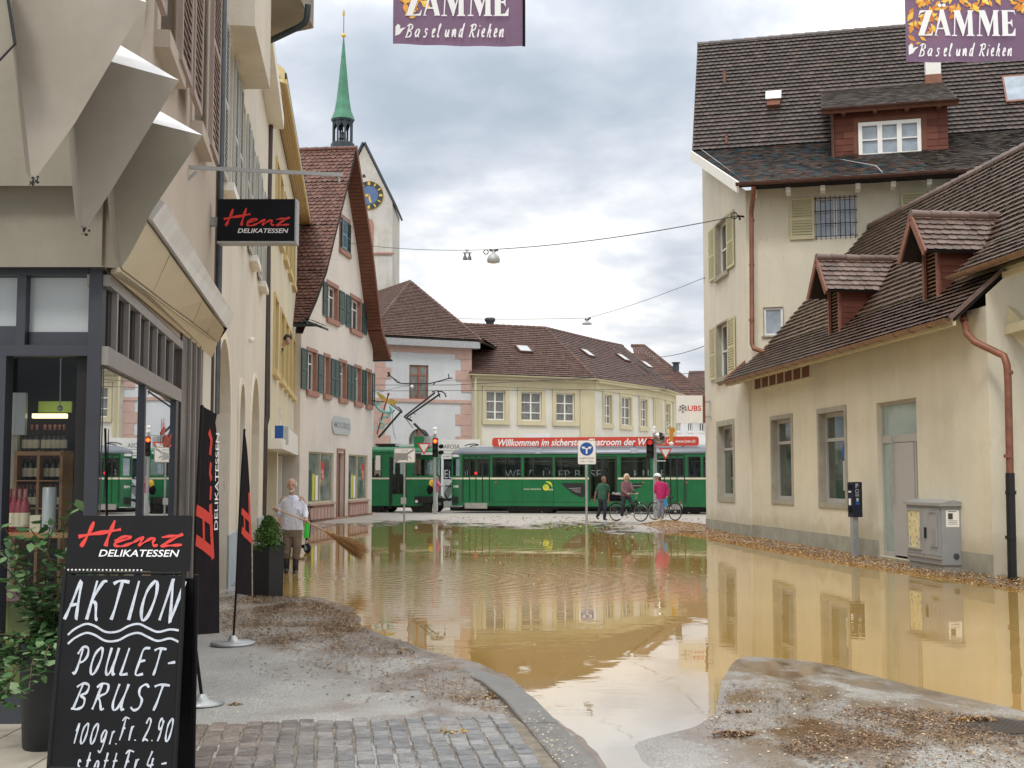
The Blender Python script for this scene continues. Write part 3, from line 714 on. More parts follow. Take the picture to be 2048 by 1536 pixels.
# ------------------------------------------------------------------ right: low annex
A2 = gnd(1506, 1074, .06); NC = gnd(1988, 1153, .05); WA = Wall(A2, NC)
def annex():
 w = WA; L_ = w.L
 b = thing('annex_house', (8, 29, 0), 'low cream street wing with sweeping brown tiled roof, two small gabled dormers and grey door', 'house')
 holes = []
 rc = w.rect(1545, 1584, 838, 1000); window(b, w, rc, holes, .2, .11, 'grey_stone', 'grey_panel', 1, (.29,), .10, 'pane_green', 0)
 rc = w.rect(1640, 1691, 824, 1006); window(b, w, rc, holes, .2, .12, 'grey_stone', 'grey_panel', 1, (.30,), .10, 'pane_green', 0)
 # the sign seen behind the second window
 u0, u1, z0, z1 = rc
 mb = MB(); cu, cz = lerp(u0, u1, .72), lerp(z0, z1, .56)
 mb.slab(w, [(cu + .2 * math.cos(q), cz + .2 * math.sin(q)) for q in [math.pi * 2 * i / 16 for i in range(16)]], -.177, -.174)
 mb.use(1).box(w, cu - .16, cu + .2, cz - .9, cz - .21, -.178, -.175).build('window_decal', [M['sign_blue'], M['frosted']], b)
 # door
 u0, u1, z0, z1 = w.rect(1756, 1836, 800, 1114); z0 = .1; holes.append(rect(u0, u1, z0, z1))
 d = MB(); n0, n1 = -.17, -.10; zt = w.uz(1796, 868)[1]; zb = w.uz(1796, 884)[1]; ul = w.uz(1779, 1000)[0]; ur = w.uz(1822, 1000)[0]
 d.box(w, u0, u0 + .07, z0, z1, n0, n1); d.box(w, u1 - .07, u1, z0, z1, n0, n1); d.box(w, u0 + .07, u1 - .07, z1 - .07, z1, n0, n1 - .003)
 d.box(w, u0 + .07, u1 - .07, zb, zt, n0, n1 - .003); d.box(w, ul - .07, ul, z0, zb, n0, n1 - .002); d.box(w, ur, ur + .06, z0, zb, n0, n1 - .002); d.box(w, u0 + .07, ul - .07, z0, z0 + .1, n0, n1 - .004); d.box(w, ur + .06, u1 - .07, z0, z0 + .1, n0, n1 - .004)
 do = d.build('door_frame', M['grey_panel'], b)
 leaf = MB().box(w, ul + .012, ur - .012, z0 + .05, zb - .012, n0 + .01, n1 + .02).build('door', M['grey_panel'], do)
 MB().tube([w.p(ul + .10, 1.2, n1 + .06), w.p(ul + .10, 2.6, n1 + .06)], .014, 6).build('door_handle', M['galv'], do)
 g = MB()
 for a, c, e, h in ((u0 + .07, u1 - .07, zt, z1 - .07), (u0 + .07, ul - .07, z0 + .1, zb), (ur + .06, u1 - .07, z0 + .1, zb)): g.poly([w.p(a, e, n1 - .03), w.p(c, e, n1 - .03), w.p(c, h, n1 - .03), w.p(a, h, n1 - .03)])
 g.build('door_glass', M['pane_aqua'], do)
 MB().box(w, u0 - .04, u1 + .04, .0, z0 - .004, -.3, .06).build('doorstep', M['grey_stone'], do)
 # louvre strip under the eaves
 ua, za = w.uz(1510, 776); ub, _ = w.uz(1622, 750); zb2 = w.uz(1616, 738)[1]; za2 = w.uz(1616, 753)[1]
 mb = MB(); mb.use(0).box(w, ua, ub, za2, za2 + .40, -.1, .004)
 for i in range(8): u = lerp(ua, ub, i / 7); mb.use(1).box(w, u - .03, u + .03, za2 - .02, za2 + .42, .005, .03)
 mb.box(w, ua, ub, za2 - .05, za2 - .021, .005, .028)
 mb.build('vent_strip', [M['soffit_brown'], M['cream_stucco']], b)
 EZ, BZ, RZ = 4.55, 5.45, 8.85; EN, BN, RN = .6, -.4, -3.2
 wall(b, w, rect(0, L_, -.4, 4.75), holes, M['cream_stucco'], .22, 'wall')
 pl = MB(); uu = [0, u0 - .01]; pl.box(w, 0, u0 - .01, -.4, .42, .002, .018); pl.box(w, u1 + .01, L_, -.4, .42, .002, .018); pl.build('plinth', M['plinth'], b)
 # return wall at the near end and the porch wall
 wr = Wall(w.p(L_, 0, 0), w.p(L_, 0, -4)); MB().tess(wr, [(0, -.4), (4, -.4), (4, 8.5), (3.1, 8.5), (.4, 5.3), (0, 4.95)]).build('return_wall', M['cream_stucco'], b)
 interior_block(b, [w.p(.3, 0, -.4), w.p(L_ - .2, 0, -.4), w.p(L_ - .2, 0, -5.5), w.p(.3, 0, -5.5)], 0, 4.6)
 # roof
 us, ue, un = -.75, L_ - .12, L_ + 6.5
 mb = MB()
 tiles(mb, w.p(us, EZ, EN), w.p(ue, EZ, EN), w.p(.05, BZ, BN), w.p(ue, BZ, BN), .15, .17, .05, .006)
 tiles(mb, w.p(-.1, BZ, BN), w.p(un, BZ, BN), w.p(-.1, RZ, RN), w.p(un, RZ, RN), .175, .18, .06, .008)
 mb.use(0).bar(w.p(ue + .02, EZ - .02, EN + .02), w.p(ue + .02, BZ - .02, BN), .04, .07)
 u2 = w.uz(1901, 591, BN + .44)[0]; q = (w.p(u2, BZ + .06, BN + .36), w.p(un, BZ + .06, BN + .36), w.p(u2, BZ + .74, BN - .45), w.p(un, BZ + .74, BN - .45)); tiles(mb, *q, .17, .18, .05, .006); mb.use(2); roofslab(mb, *q, .09)
 mb.use(1); roofslab(mb, w.p(us, EZ, EN), w.p(ue, EZ, EN), w.p(.05, BZ, BN), w.p(ue, BZ, BN), .09); mb.use(2); roofslab(mb, w.p(-.1, BZ, BN), w.p(un, BZ, BN), w.p(-.1, RZ, RN), w.p(un, RZ, RN), .12)
 mb.use(1); roofslab(mb, w.p(-.1, EZ + .6, RN * 2 - .4), w.p(un, EZ + .6, RN * 2 - .4), w.p(-.1, RZ, RN), w.p(un, RZ, RN), .12)
 mb.use(0); caps(mb, w.p(-.1, RZ + .03, RN), w.p(un, RZ + .03, RN), .13, .4)
 mb.use(2).box(w, us + .1, ue, EZ - .14, EZ - .05, EN - .10, EN - .04)
 mb.use(2).box(w, ue + .1, un, BZ - .2, BZ - .1, BN + .02, BN + .08)
 mb.build('roof', [M['tile_brown'], M['under_tile'], M['ochre_trim']], b)
 mb = MB(); mb.tube([w.p(us - .05, EZ + .03, EN - .06), w.p(-.02, BZ + .06, BN), w.p(-.02, RZ + .05, RN)], .07, 6).build('flashing', M['soffit_brown'], b)
 gutter_run(b, w.p(us - .05, EZ - .02, EN + .07), w.p(ue + .05, EZ - .02, EN + .07), .08, 'gutter_tan')
 gutter_run(b, w.p(u2, BZ + .02, BN + .44), w.p(un, BZ + .02, BN + .44), .08, 'gutter_tan')
 k = int((ue - us) / .62)
 for i in range(k):
  u = us + .3 + i * .62; MB().bar(w.p(u, EZ - .10, EN - .12), w.p(u, EZ + .08, -.02), .09, .11).build('rafter_tail', M['ochre_trim'], b)
 # porch soffit and brace at the near end
 mb = MB(); wr2 = wr
 mb.bar(at(1999, 612, 21.55), at(2075, 695, 20.9), .16, .30); mb.bar(at(2004, 664, 21.55), at(2090, 640, 20.2), .16, .16)
 mb.build('brace', M['ochre_trim'], b)
 p = [at(1925, 594, 22.9), at(1926, 612, 22.6), at(1928, 640, 21.6), at(1934, 668, 21.3), at(1950, 684, 21.1), at(1992, 704, 20.9), at(2008, 712, 20.75), at(2014, 730, 20.7), at(2016, 760, 20.7), at(2020, 950, 20.7)]
 mb = MB(); mb.use(0).tube(p, .062, 12)
 for y in (640, 745, 912): mb.tube([at(1928 if y < 700 else 2017, y, 21.6 if y < 700 else 20.7) - V((0, 0, .03)), at(1928 if y < 700 else 2017, y, 21.6 if y < 700 else 20.7) + V((0, 0, .03))], .078, 12)
 mb.use(1).tube([at(2020, 946, 20.7), at(2025, 1162, 20.7)], .075, 12)
 for y in (985, 1075): mb.tube([at(2021.5, y, 20.7) - V((0, 0, .03)), at(2021.5, y, 20.7) + V((0, 0, .03))], .09, 12)
 mb.build('downpipe', [M['copper_pipe'], M['black_iron']], b)
 # two small dormers
 up = (w.p(0, RZ, RN) - w.p(0, BZ, BN)); nr = w.u.cross(up).normalized(); nr = -nr if nr.z < 0 else nr
 for (bx, by, ks) in ((1670, 676, .87), (1864, 607, .80)):
  c = hit(bx, by, w.p(0, BZ, BN), nr)          # foot of the dormer front on the slope
  uc = (c - w.o).dot(w.u); nc = (c - w.o).dot(w.n); zc = c.z
  hw = .43 * ks; H1 = 1.38 * ks; rz = zc + 2.18 * ks; ov = .45 * ks
  dep = (w.p(0, BZ, BN) - w.p(0, RZ, RN)).dot(w.n) / (RZ - BZ)        # run per rise
  hs = [rect(uc - .27 * ks, uc + .27 * ks, zc + .08, zc + 1.28 * ks)]
  fm = Wall(w.p(0, 0, nc), w.p(1, 0, nc)); fm.n = w.n
  d = MB(); d.use(0).tess(fm, [(uc - hw, zc - .15), (uc + hw, zc - .15), (uc + hw, zc + H1), (uc, rz - .1), (uc - hw, zc + H1)], hs)
  for s_ in (-1, 1):
   cw = [fm.p(uc + s_ * hw, zc - .15, 0), fm.p(uc + s_ * hw, zc + H1, 0), fm.p(uc + s_ * hw, zc + H1, -H1 * dep - .1)]
   d.use(1).poly(cw)
   # brick courses on the cheek
   for r_ in range(int(10 * ks)):
    za = zc + .02 + r_ * .135; d.use(2).hexa([fm.p(uc + s_ * (hw + .012), za, -.03), fm.p(uc + s_ * (hw + .012), za, -(za - zc) * dep - .05), fm.p(uc + s_ * (hw + .001), za, -(za - zc) * dep - .05), fm.p(uc + s_ * (hw + .001), za, -.03),
                fm.p(uc + s_ * (hw + .005), za + .125, -.03), fm.p(uc + s_ * (hw + .005), za + .125, -(za - zc + .1) * dep - .05), fm.p(uc + s_ * (hw + .001), za + .125, -(za - zc + .1) * dep - .05), fm.p(uc + s_ * (hw + .001), za + .125, -.03)])
  for u in (uc - hw, uc + hw - .09): d.use(3).box(fm, u, u + .09, zc - .1, zc + H1, .002, .03)
  d.box(fm, uc - hw, uc + hw, zc + 1.28 * ks, zc + H1, .003, .032); d.box(fm, uc - hw - .05, uc + hw + .05, zc - .16, zc - .08, -.1, .12)
  do = d.build('dormer', [M['soffit_brown'], M['soffit_brown'], M['shingle'], M['copper_pipe']], b)
  lv = MB(); lv.use(0).poly([fm.p(uc - .27 * ks, zc + .08, -.12), fm.p(uc + .27 * ks, zc + .08, -.12), fm.p(uc + .27 * ks, zc + 1.28 * ks, -.12), fm.p(uc - .27 * ks, zc + 1.28 * ks, -.12)])
  for i in range(int(15 * ks)):
   z = zc + .10 + i * .078; lv.use(1).hexa([fm.p(uc - .27 * ks, z, -.02), fm.p(uc + .27 * ks, z, -.02), fm.p(uc + .27 * ks, z + .06, -.10), fm.p(uc - .27 * ks, z + .06, -.10), fm.p(uc - .27 * ks, z + .014, -.018), fm.p(uc + .27 * ks, z + .014, -.018), fm.p(uc + .27 * ks, z + .072, -.098), fm.p(uc - .27 * ks, z + .072, -.098)])
  lv.build('louvre', [M['under_tile'], M['gutter_tan']], do)
  back = -(rz - zc) * dep - .15
  rm = MB()
  for s_ in (-1, 1):
   e0 = fm.p(uc + s_ * (hw + .24), zc + H1 - .16, ov); e1 = fm.p(uc + s_ * (hw + .24), zc + H1 - .16, -(H1 - .1) * dep - .1); r0 = fm.p(uc, rz, ov); r1 = fm.p(uc, rz, back)
   rm.use(0); tiles(rm, e0, e1, r0, r1, .15, .18, .035, .008); rm.use(1); roofslab(rm, e0, e1, r0, r1, .06)
   rm.use(2).bar(e0 + V((0, 0, -.06)) + w.n * .03, r0 + V((0, 0, -.06)) + w.n * .03, .04, .14)
  rm.use(0); caps(rm, fm.p(uc, rz + .04, ov + .03), fm.p(uc, rz + .04, back), .11, .38)
  rm.build('dormer_roof', [M['tile_brown'], M['under_tile'], M['copper_pipe']], do)
  MB().prism([fm.p(uc - .5, zc - .1, .02), fm.p(uc + .5, zc - .1, .02), fm.p(uc + .42, zc - .34, .22), fm.p(uc - .42, zc - .34, .22)], nr * .05).build('dormer_flashing', M['copper_pipe'], do)
 return b
ANNEX = annex()
# ------------------------------------------------------------------ left: shop with folded facade
SK = -.149
S0 = V((-2.842, 8.5, 0)); S1 = V((-2.842 + SK * 8.0, 16.5, 0))
WF = Wall((-4.75, 8.5), S0); WS = Wall(S0, S1)
def shop():
 b = thing('corner_shop', (-3.3, 11, 0), 'corner shop with dark framed glazing, white canopy and pale folded concrete facade', 'shop')
 w = WF
 def fr(name, x0, x1, y0, y1, n0, n1, m='shop_frame', z=None):
  u0, u1, z0, z1 = w.rect(x0, x1, y0, y1)
  if z is not None: z0 = z
  return MB().box(w, u0, u1, z0, z1, n0, n1).build(name, M[m], b)
 fr('corner_post', 179, 205, 540, 700, -.07, .02, z=0)
 fr('door_post', 146, 178.7, 712, 900, -.22, -.06, 'shop_dark', z=0)
 fr('door_post', -20, 11, 712, 900, -.12, .012, z=0)
 fr('transom', -60, 178.7, 690, 712, -.15, .014)
 fr('head_rail', -60, 178.7, 536, 551, -.15, .012); fr('mullion', 34, 52, 551.2, 689.8, -.12, .01)
 fr('transom_pane', 52.3, 178, 552, 662, -.09, -.07, 'frosted'); fr('transom_pane', -60, 33.7, 552, 650, -.09, -.07, 'frosted')
 fr('lower_rail', 52.3, 178, 662.3, 689.5, -.10, -.05, 'shop_frame'); fr('lower_rail', -60, 33.7, 650.3, 689.5, -.10, -.05, 'shop_frame')
 u0, u1, z0, z1 = w.rect(11, 146, 712, 1400); MB().poly([w.p(u0, .05, -.09), w.p(u1, .05, -.09), w.p(u1, z1, -.09), w.p(u0, z1, -.09)]).build('door_glass', M['shop_glass'], b)
 fr('threshold', -60, 178, 1392, 1460, -.2, .03, z=-.1)
 # street side glazing
 s = WS; ZT, ZB, ZW = s.uz(205, 566)[1], s.uz(205, 690)[1], s.uz(205, 712)[1]
 UE = s.uz(358, 800)[0]
 MB().box(s, .0, UE, ZB - .13, ZB, -.05, .026).build('side_transom', M['shop_frame_light'], b)
 MB().box(s, 0, UE, ZT, ZT + .08, -.13, .03).build('side_head', M['shop_frame_light'], b)
 MB().box(s, 0, UE, -.2, .32, -.15, .02).build('side_sill', M['shop_frame'], b)
 for x in (228, 252, 275, 293, 310, 327, 343):
  u = s.uz(x, 640)[0]; MB().use(0).box(s, u - .02, u + .03, ZB + .002, ZT - .002, -.05, .024).use(1).box(s, u - .15, u - .025, ZB + .002, ZT - .002, -.04, -.016).build('side_bar', [M['shop_frame_light'], M['shop_dark']], b)
 for x, wd in ((288, .04), (352, .10)):
  u = s.uz(x, 800)[0]; MB().box(s, u - wd, u + wd, .321, ZB - .132, -.02, .014).build('side_mullion', M['shop_frame'], b)
 MB().poly([s.p(.02, .33, -.015), s.p(UE - .02, .33, -.015), s.p(UE - .02, ZB - .14, -.015), s.p(.02, ZB - .14, -.015)]).build('side_glass', M['side_glass'], b)
 MB().poly([s.p(.02, ZB + .01, -.026), s.p(UE - .02, ZB + .01, -.026), s.p(UE - .02, ZT - .01, -.026), s.p(.02, ZT - .01, -.026)]).build('side_glass', M['side_glass'], b)
 u2 = s.uz(400, 800)[0]
 MB().box(s, UE + .004, u2, -.2, ZT + .3, -.15, .022).build('side_panel', M['brown_panel'], b)
 for f_ in (.3, .55, .8): u = lerp(UE, u2, f_); MB().box(s, u - .03, u + .03, -.15, ZT + .28, .023, .05).build('panel_rib', M['shop_frame_light'], b)
 MB().box(s, u2 + .004, s.L, -.2, ZT + .5, -.2, .03).build('stone_pier', M['arch_stucco'], b)
 # window lettering
 u = s.uz(325, 900)[0]; henz(s, s.uz(324, 890)[0], s.uz(344, 890)[0], 2.05, 2.32, -.010).build('window_lettering', M['red_paint'], b)
 u3, u4 = s.uz(325, 890)[0], s.uz(342, 890)[0]; text(MB(), s, 'DELIKATESSEN', u3, u4, 1.93, 2.0, -.010).build('window_lettering', M['white_letter'], b)
 # upper wall with brown shutters
 holes = []; zb = s.uz(345, 152)[1]
 up = []
 for x0, x1 in ((316, 331), (388, 400)):
  ua, ub = s.uz(x0, 60)[0], s.uz(x1, 60)[0]; rc = (ua, max(ub, ua + .7), zb, zb + 2.6)
  o = window(b, s, rc, holes, .22, .22, 'taupe_wall', 'brown_frame', 2, (.5,), .07, 'pane_dark', .16, 'taupe_wall', (0, 0), sillw=.14)
 for x0, x1 in ((328, 352), (357, 376), (399, 416), (276, 292)):
  ua, ub = s.uz(x0, 60)[0], s.uz(x1, 60)[0]; shutter_mb(MB(), s, ua, ub, zb - .05, zb + 2.7, .12, .05, .07, .085).build('shutter', M['brown_shutter'], b)
 MB().tess(s, rect(-.2, s.L, 3.2, 10.5), holes).build('wall', M['taupe_wall'], b)
 for h in holes: MB().box(s, h[0][0] - .02, h[1][0] + .02, h[0][1], h[2][1], -.6, -.4).build('window_back', M['shop_dark'], b)
 MB().tess(WF, rect(-3, WF.L - .3, 3.45, 10.5), [], -.3).build('wall', M['taupe_wall'], b)
 # canopy over the street side
 Y0, Y1 = 8.25, 14.3
 a_t, a_b, a_i = at(330, 405, Y0), at(305, 440, Y0), at(245, 537, Y0)
 c_t, c_b, c_i = at(468, 630, Y1), at(455, 657, Y1), at(437, 684, Y1 + 1.1)
 th = V((-.06, 0, .03))
 mb = MB(); mb.use(0).hexa([a_b, c_b, c_b + th, a_b + th, a_t, c_t, c_t + th, a_t + th])
 mb.use(0).poly([a_t + V((-.02, 0, 0)), c_t + V((-.02, 0, 0)), c_t + V((-.95, .3, .55)), a_t + V((-.95, 0, .55))])
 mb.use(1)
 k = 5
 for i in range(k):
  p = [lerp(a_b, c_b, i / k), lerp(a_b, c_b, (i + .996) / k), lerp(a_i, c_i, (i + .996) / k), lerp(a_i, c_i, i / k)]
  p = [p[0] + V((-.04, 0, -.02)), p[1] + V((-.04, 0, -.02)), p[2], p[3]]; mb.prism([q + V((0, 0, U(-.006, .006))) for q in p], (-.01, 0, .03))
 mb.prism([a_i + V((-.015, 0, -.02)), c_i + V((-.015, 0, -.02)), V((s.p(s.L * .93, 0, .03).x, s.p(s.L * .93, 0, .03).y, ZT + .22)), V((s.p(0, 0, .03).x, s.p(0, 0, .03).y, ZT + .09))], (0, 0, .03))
 mb.use(2).poly([c_t, c_b, c_i, c_i + V((-.3, 0, .6)), c_t + V((-.7, 0, .4))])
 mb.build('canopy', [M['canopy_white'], M['canopy_soffit'], M['shop_dark']], b)
 # folded facade: pleats stepping back along the street
 def pl(name, pts, Y, dep, m='fold_panel', dx=0):
  P = [at(x, y, Y) for x, y in pts]
  return MB().prism(P, (-.48 * dep, dep, .40 * dep)).build(name, M[m], b)
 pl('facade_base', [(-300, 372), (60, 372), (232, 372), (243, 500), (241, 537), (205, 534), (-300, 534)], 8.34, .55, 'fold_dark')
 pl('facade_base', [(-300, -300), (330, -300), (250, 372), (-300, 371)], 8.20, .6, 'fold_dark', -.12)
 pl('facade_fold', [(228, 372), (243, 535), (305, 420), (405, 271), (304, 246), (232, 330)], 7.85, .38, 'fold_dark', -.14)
 pl('facade_fold', [(147, 235), (168, 466), (229, 371), (305, 246), (358, 161), (220, 123), (150, 200)], 7.35, .46, 'fold_panel', -.14)
 pl('facade_fold', [(22, -20), (31, 90), (38, 135), (64, 366), (150, 246), (222, 124), (292, 4), (245, -12), (180, -20)], 6.85, .46, 'fold_panel', -.14)
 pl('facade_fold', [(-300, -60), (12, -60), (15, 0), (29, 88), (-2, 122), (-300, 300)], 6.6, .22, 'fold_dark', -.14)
 for (p0, p1, p2), Y in ((((220, 122.5), (358, 160.5), (240, 90)), 7.35), (((304, 245.5), (405, 270.5), (321, 223)), 7.85), (((245, -12), (292, 4), (262, -45)), 6.85)):
  q0, q1 = at(*p0, Y), at(*p1, Y); q2 = at(*p2, Y + .42); q3 = q1 + V((-.21, .40, .12)); q4 = q0 + V((-.21, .40, .12))
  MB().add([q0, q1, q2, q3, q4], [(0, 1, 2), (1, 3, 2), (3, 4, 2), (4, 0, 2), (0, 4, 3, 1)]).build('fold_top', M['canopy_white'], b)  # sky light on the sloped fold tops is put into this white
 # joint lines with dirt at the tips
 for x, y, Y in ((64, 366, 6.84), (168, 466, 7.34)):
  mb = MB()
  for i in range(14): c = at(x + U(-5, 12), y + U(-14, 4), Y); mb.ball(c, U(.004, .009), 5, 3)
  mb.build('moss_tuft', M['black_iron'], b)
 MB().tube([at(15, -10, 6.58), at(30, 88, 6.58)], .009, 6).tube([at(30, 88, 6.58), at(-4, 124, 6.58)], .006, 6).build('fold_edge', M['black_iron'], b)
 # pipe at the end of the shop
 q = at(425, 200, 16.35); MB().use(0).tube([V((q.x, q.y, 2.6)), V((q.x, q.y, 9.8))], .075, 10).use(1).tube([V((q.x + .10, q.y + .12, 2.6)), V((q.x + .10, q.y + .12, 9.8))], .045, 8).build('downpipe', [M['dark_pipe'], M['grey_pipe']], b)
 q = at(412, 800, 15.9); MB().tube([V((q.x, q.y, .0)), V((q.x, q.y, 3.4))], .10, 10).build('downpipe', M['dark_pipe'], b)
 # inside
 zc = 3.0
 mb = MB(); mb.use(0).poly([V((-6.5, 8.7, .03)), V((-3.1, 8.7, .03)), V((-4.0, 15, .03)), V((-6.5, 15, .03))]); mb.poly([V((-6.5, 8.7, zc)), V((-3.1, 8.7, zc)), V((-4.0, 15, zc)), V((-6.5, 15, zc))])
 mb.poly([V((-6.5, 12.2, 0)), V((-3.5, 12.2, 0)), V((-3.5, 12.2, zc)), V((-6.5, 12.2, zc))]); mb.poly([V((-6.5, 8.6, 0)), V((-6.5, 15, 0)), V((-6.5, 15, zc)), V((-6.5, 8.6, zc))])
 mb.build('room', M['shop_dark'], b)
 return b
HB = {'H': [[(0.02, .0), (.06, .28), (.10, .62), (.13, .95)], [(.26, .02), (.28, .35), (.31, .7), (.335, 1.0)], [(-.01, .38), (.12, .48), (.26, .56), (.40, .66)]],
   'enz': [[(.345, .22), (.40, .34), (.47, .40), (.50, .37), (.46, .28), (.38, .20), (.345, .10), (.37, .03), (.43, .03), (.50, .12), (.545, .20), (.60, .34), (.62, .35), (.60, .18), (.59, .06), (.64, .18), (.70, .31), (.735, .31), (.72, .16), (.73, .05), (.77, .06)],
     [(.80, .36), (.87, .40), (.95, .43), (1.0, .47), (.93, .33), (.86, .18), (.80, .04), (.86, .05), (.93, .06), (1.0, .08)]]}
def smooth(pts, k=4):
 out = []; n = len(pts)
 for i in range(n - 1):
  p0, p1, p2, p3 = pts[max(i - 1, 0)], pts[i], pts[i + 1], pts[min(i + 2, n - 1)]
  for j in range(k):
   t = j / k
   out.append(tuple(.5 * (2 * p1[d] + (p2[d] - p0[d]) * t + (2 * p0[d] - 5 * p1[d] + 4 * p2[d] - p3[d]) * t * t + (3 * p1[d] - p0[d] - 3 * p2[d] + p3[d]) * t ** 3) for d in (0, 1)))
 return out + [pts[-1]]
def henz(w, u0, u1, z0, z1, n, thick=.115, mb=None):
 """brush-written word"""
 mb = mb or MB(); W_, H_ = u1 - u0, z1 - z0; i = 0
 for k, th in (('H', 1.0), ('enz', .72)):
  for st in HB[k]:
   p = smooth(st, 5); m = len(p)
   ws = [H_ * thick * th * (1.0 + .35 * math.sin(j * .7 + i)) for j in range(m)]
   mb.ribbon(w, [(u0 + a * W_, z0 + b_ * H_) for a, b_ in p], ws, n + .0004 * i); i += 1
 return mb
SHOP = shop()
def shop_stock():
 """shelves and goods seen through the shop door"""
 Y = 10.9
 def X(px): return at(px, 900, Y).x
 def Z(py): return at(100, py, Y).z
 f = frame((0, Y, 0))
 b = thing('shop_shelf', (X(98), Y, 0), 'wooden wall shelf of wine bottles inside the shop door', 'shelf')
 for y in (904, 960, 1014, 1062): MB().box(f, X(56), X(143), Z(y) - (.035 if y == 904 else .012), Z(y), -.02, .26).build('shelf_board', M['wood_shelf'], b)
 for x in (54, 98, 143): MB().box(f, X(x) - .012, X(x) + .012, .1, Z(902), -.02, .24).build('shelf_upright', M['wood_shelf'], b)
 MB().box(f, X(76), X(142), Z(838), Z(829), .1, .16).build('shelf_lamp', M['shelf_lamp'], b)
 MB().box(f, X(76), X(142), Z(825), Z(803), .0, .02).build('lit_panel', M['green_lit'], b)
 MB().box(f, X(32), X(75), Z(872), Z(790), .25, .30).build('hanging_panel', M['frosted'], b)
 MB().box(f, X(8), X(38), .1, Z(869), .15, .20).build('side_board', M['canopy_soffit'], b); MB().box(f, X(39), X(53), .1, Z(869), .15, .21).build('side_board', M['tile_floor'], b)
 c = at(122, 705, 10.2); MB().tube([c, at(120, 815, 10.2)], .006, 5).ball(at(120, 817, 10.2), .025, 8, 5).build('lamp_cord', M['galv'], b)
 def bottle(loc, h, body, lab, g):
  t = thing('wine_bottle', loc, g[0], 'bottle', g[1]); r = h * .125
  MB().lathe(loc, [(r * .9, 0), (r, .01), (r, h * .55), (r * .8, h * .66), (r * .36, h * .76), (r * .36, h * .97), (r * .4, h)], seg=12).build('body', M[body], t)
  MB().lathe((loc[0], loc[1], loc[2] + h * .12), [(r * 1.02, 0), (r * 1.02, h * .32)], seg=12).build('label', M[lab], t)
  MB().lathe((loc[0], loc[1], loc[2] + h * .8), [(r * .4, 0), (r * .41, h * .2), (r * .1, h * .205)], seg=10).build('cap', M['capsule'], t)
  return t.o
 pro = None
 rows = [('dark bottle with a cream label on the top wooden shelf inside the shop', 'bottles on the top shelf', 904, [61, 72, 83, 99, 109, 119, 128, 137]),
   ('dark bottle on the middle shelf inside the shop', 'bottles on the middle shelf', 960, [63, 74, 87, 105, 118, 130]),
   ('dark jar-like bottle on the lower shelf inside the shop', 'bottles on the lower shelf', 1014, [60, 67, 75, 84, 104, 114, 124, 134])]
 for lab, grp, y, xs in rows:
  p0 = None
  for x in xs:
   loc = (X(x), Y - .12, Z(y) + .002)
   if p0 is None: p0 = bottle(loc, .235 if y < 1000 else .2, 'bottle_dark', 'bottle_label', (lab, grp))
   else: o = copy_tree(p0); o.location = loc
 t = thing('sales_table', at(60, 1100, 9.7), 'low sales table with goods behind the shop door glass', 'table')
 q = at(60, 1062, 9.7); fz = frame((q.x, q.y, 0))
 MB().box(fz, -.5, .42, q.z - .04, q.z, -.3, .3).build('table_top', M['wood_shelf'], t)
 for u in (-.46, .36): MB().box(fz, u, u + .05, .05, q.z - .042, -.2, .2).build('leg', M['shop_dark'], t)
 p0 = None
 for x in (17, 27, 38, 49):
  l = at(x, 1060, 9.55); l.z = q.z + .002
  if p0 is None: p0 = bottle(tuple(l), .33, 'bottle_rose', 'bottle_label', ('rose wine bottle with a white label on the shop table', 'rose wine bottles by the door'))
  else: o = copy_tree(p0); o.location = l
 l = at(97, 1062, 9.5); MB().lathe((l.x, l.y, q.z + .001), [(.052, 0), (.052, .34), (.045, .345)], seg=16).build('paper_roll', M['frosted']); tag(T(bpy.data.objects['paper_roll'], (0, 0, 0)), 'pale upright paper roll standing on the shop table', 'roll')
 l = at(73, 1062, 9.5); f3 = frame((l.x, l.y, q.z + .001)); o = MB().rbox(f3, -.04, .04, 0, .13, -.04, .04, .008).build('carton', M['bottle_label']); tag(o, 'small cream carton beside the paper roll in the shop', 'box')
 l = at(27, 1280, 9.3); f3 = frame((l.x, l.y, 0)); o = MB().rbox(f3, -.16, .16, .05, .85, -.1, .1, .02).build('green_crate', mat('crate_green', (.12, .14, .03))); tag(o, 'yellow green box behind the shop door under the plant', 'box')
 l = at(30, 1195, 9.1); f3 = frame((l.x, l.y, .852)); o = MB().rbox(f3, -.14, .12, 0, .06, -.08, .08, .02).build('purple_bag', M['jacket_mauve']); tag(o, 'small purple bag lying on the yellow green box', 'bag')
shop_stock()
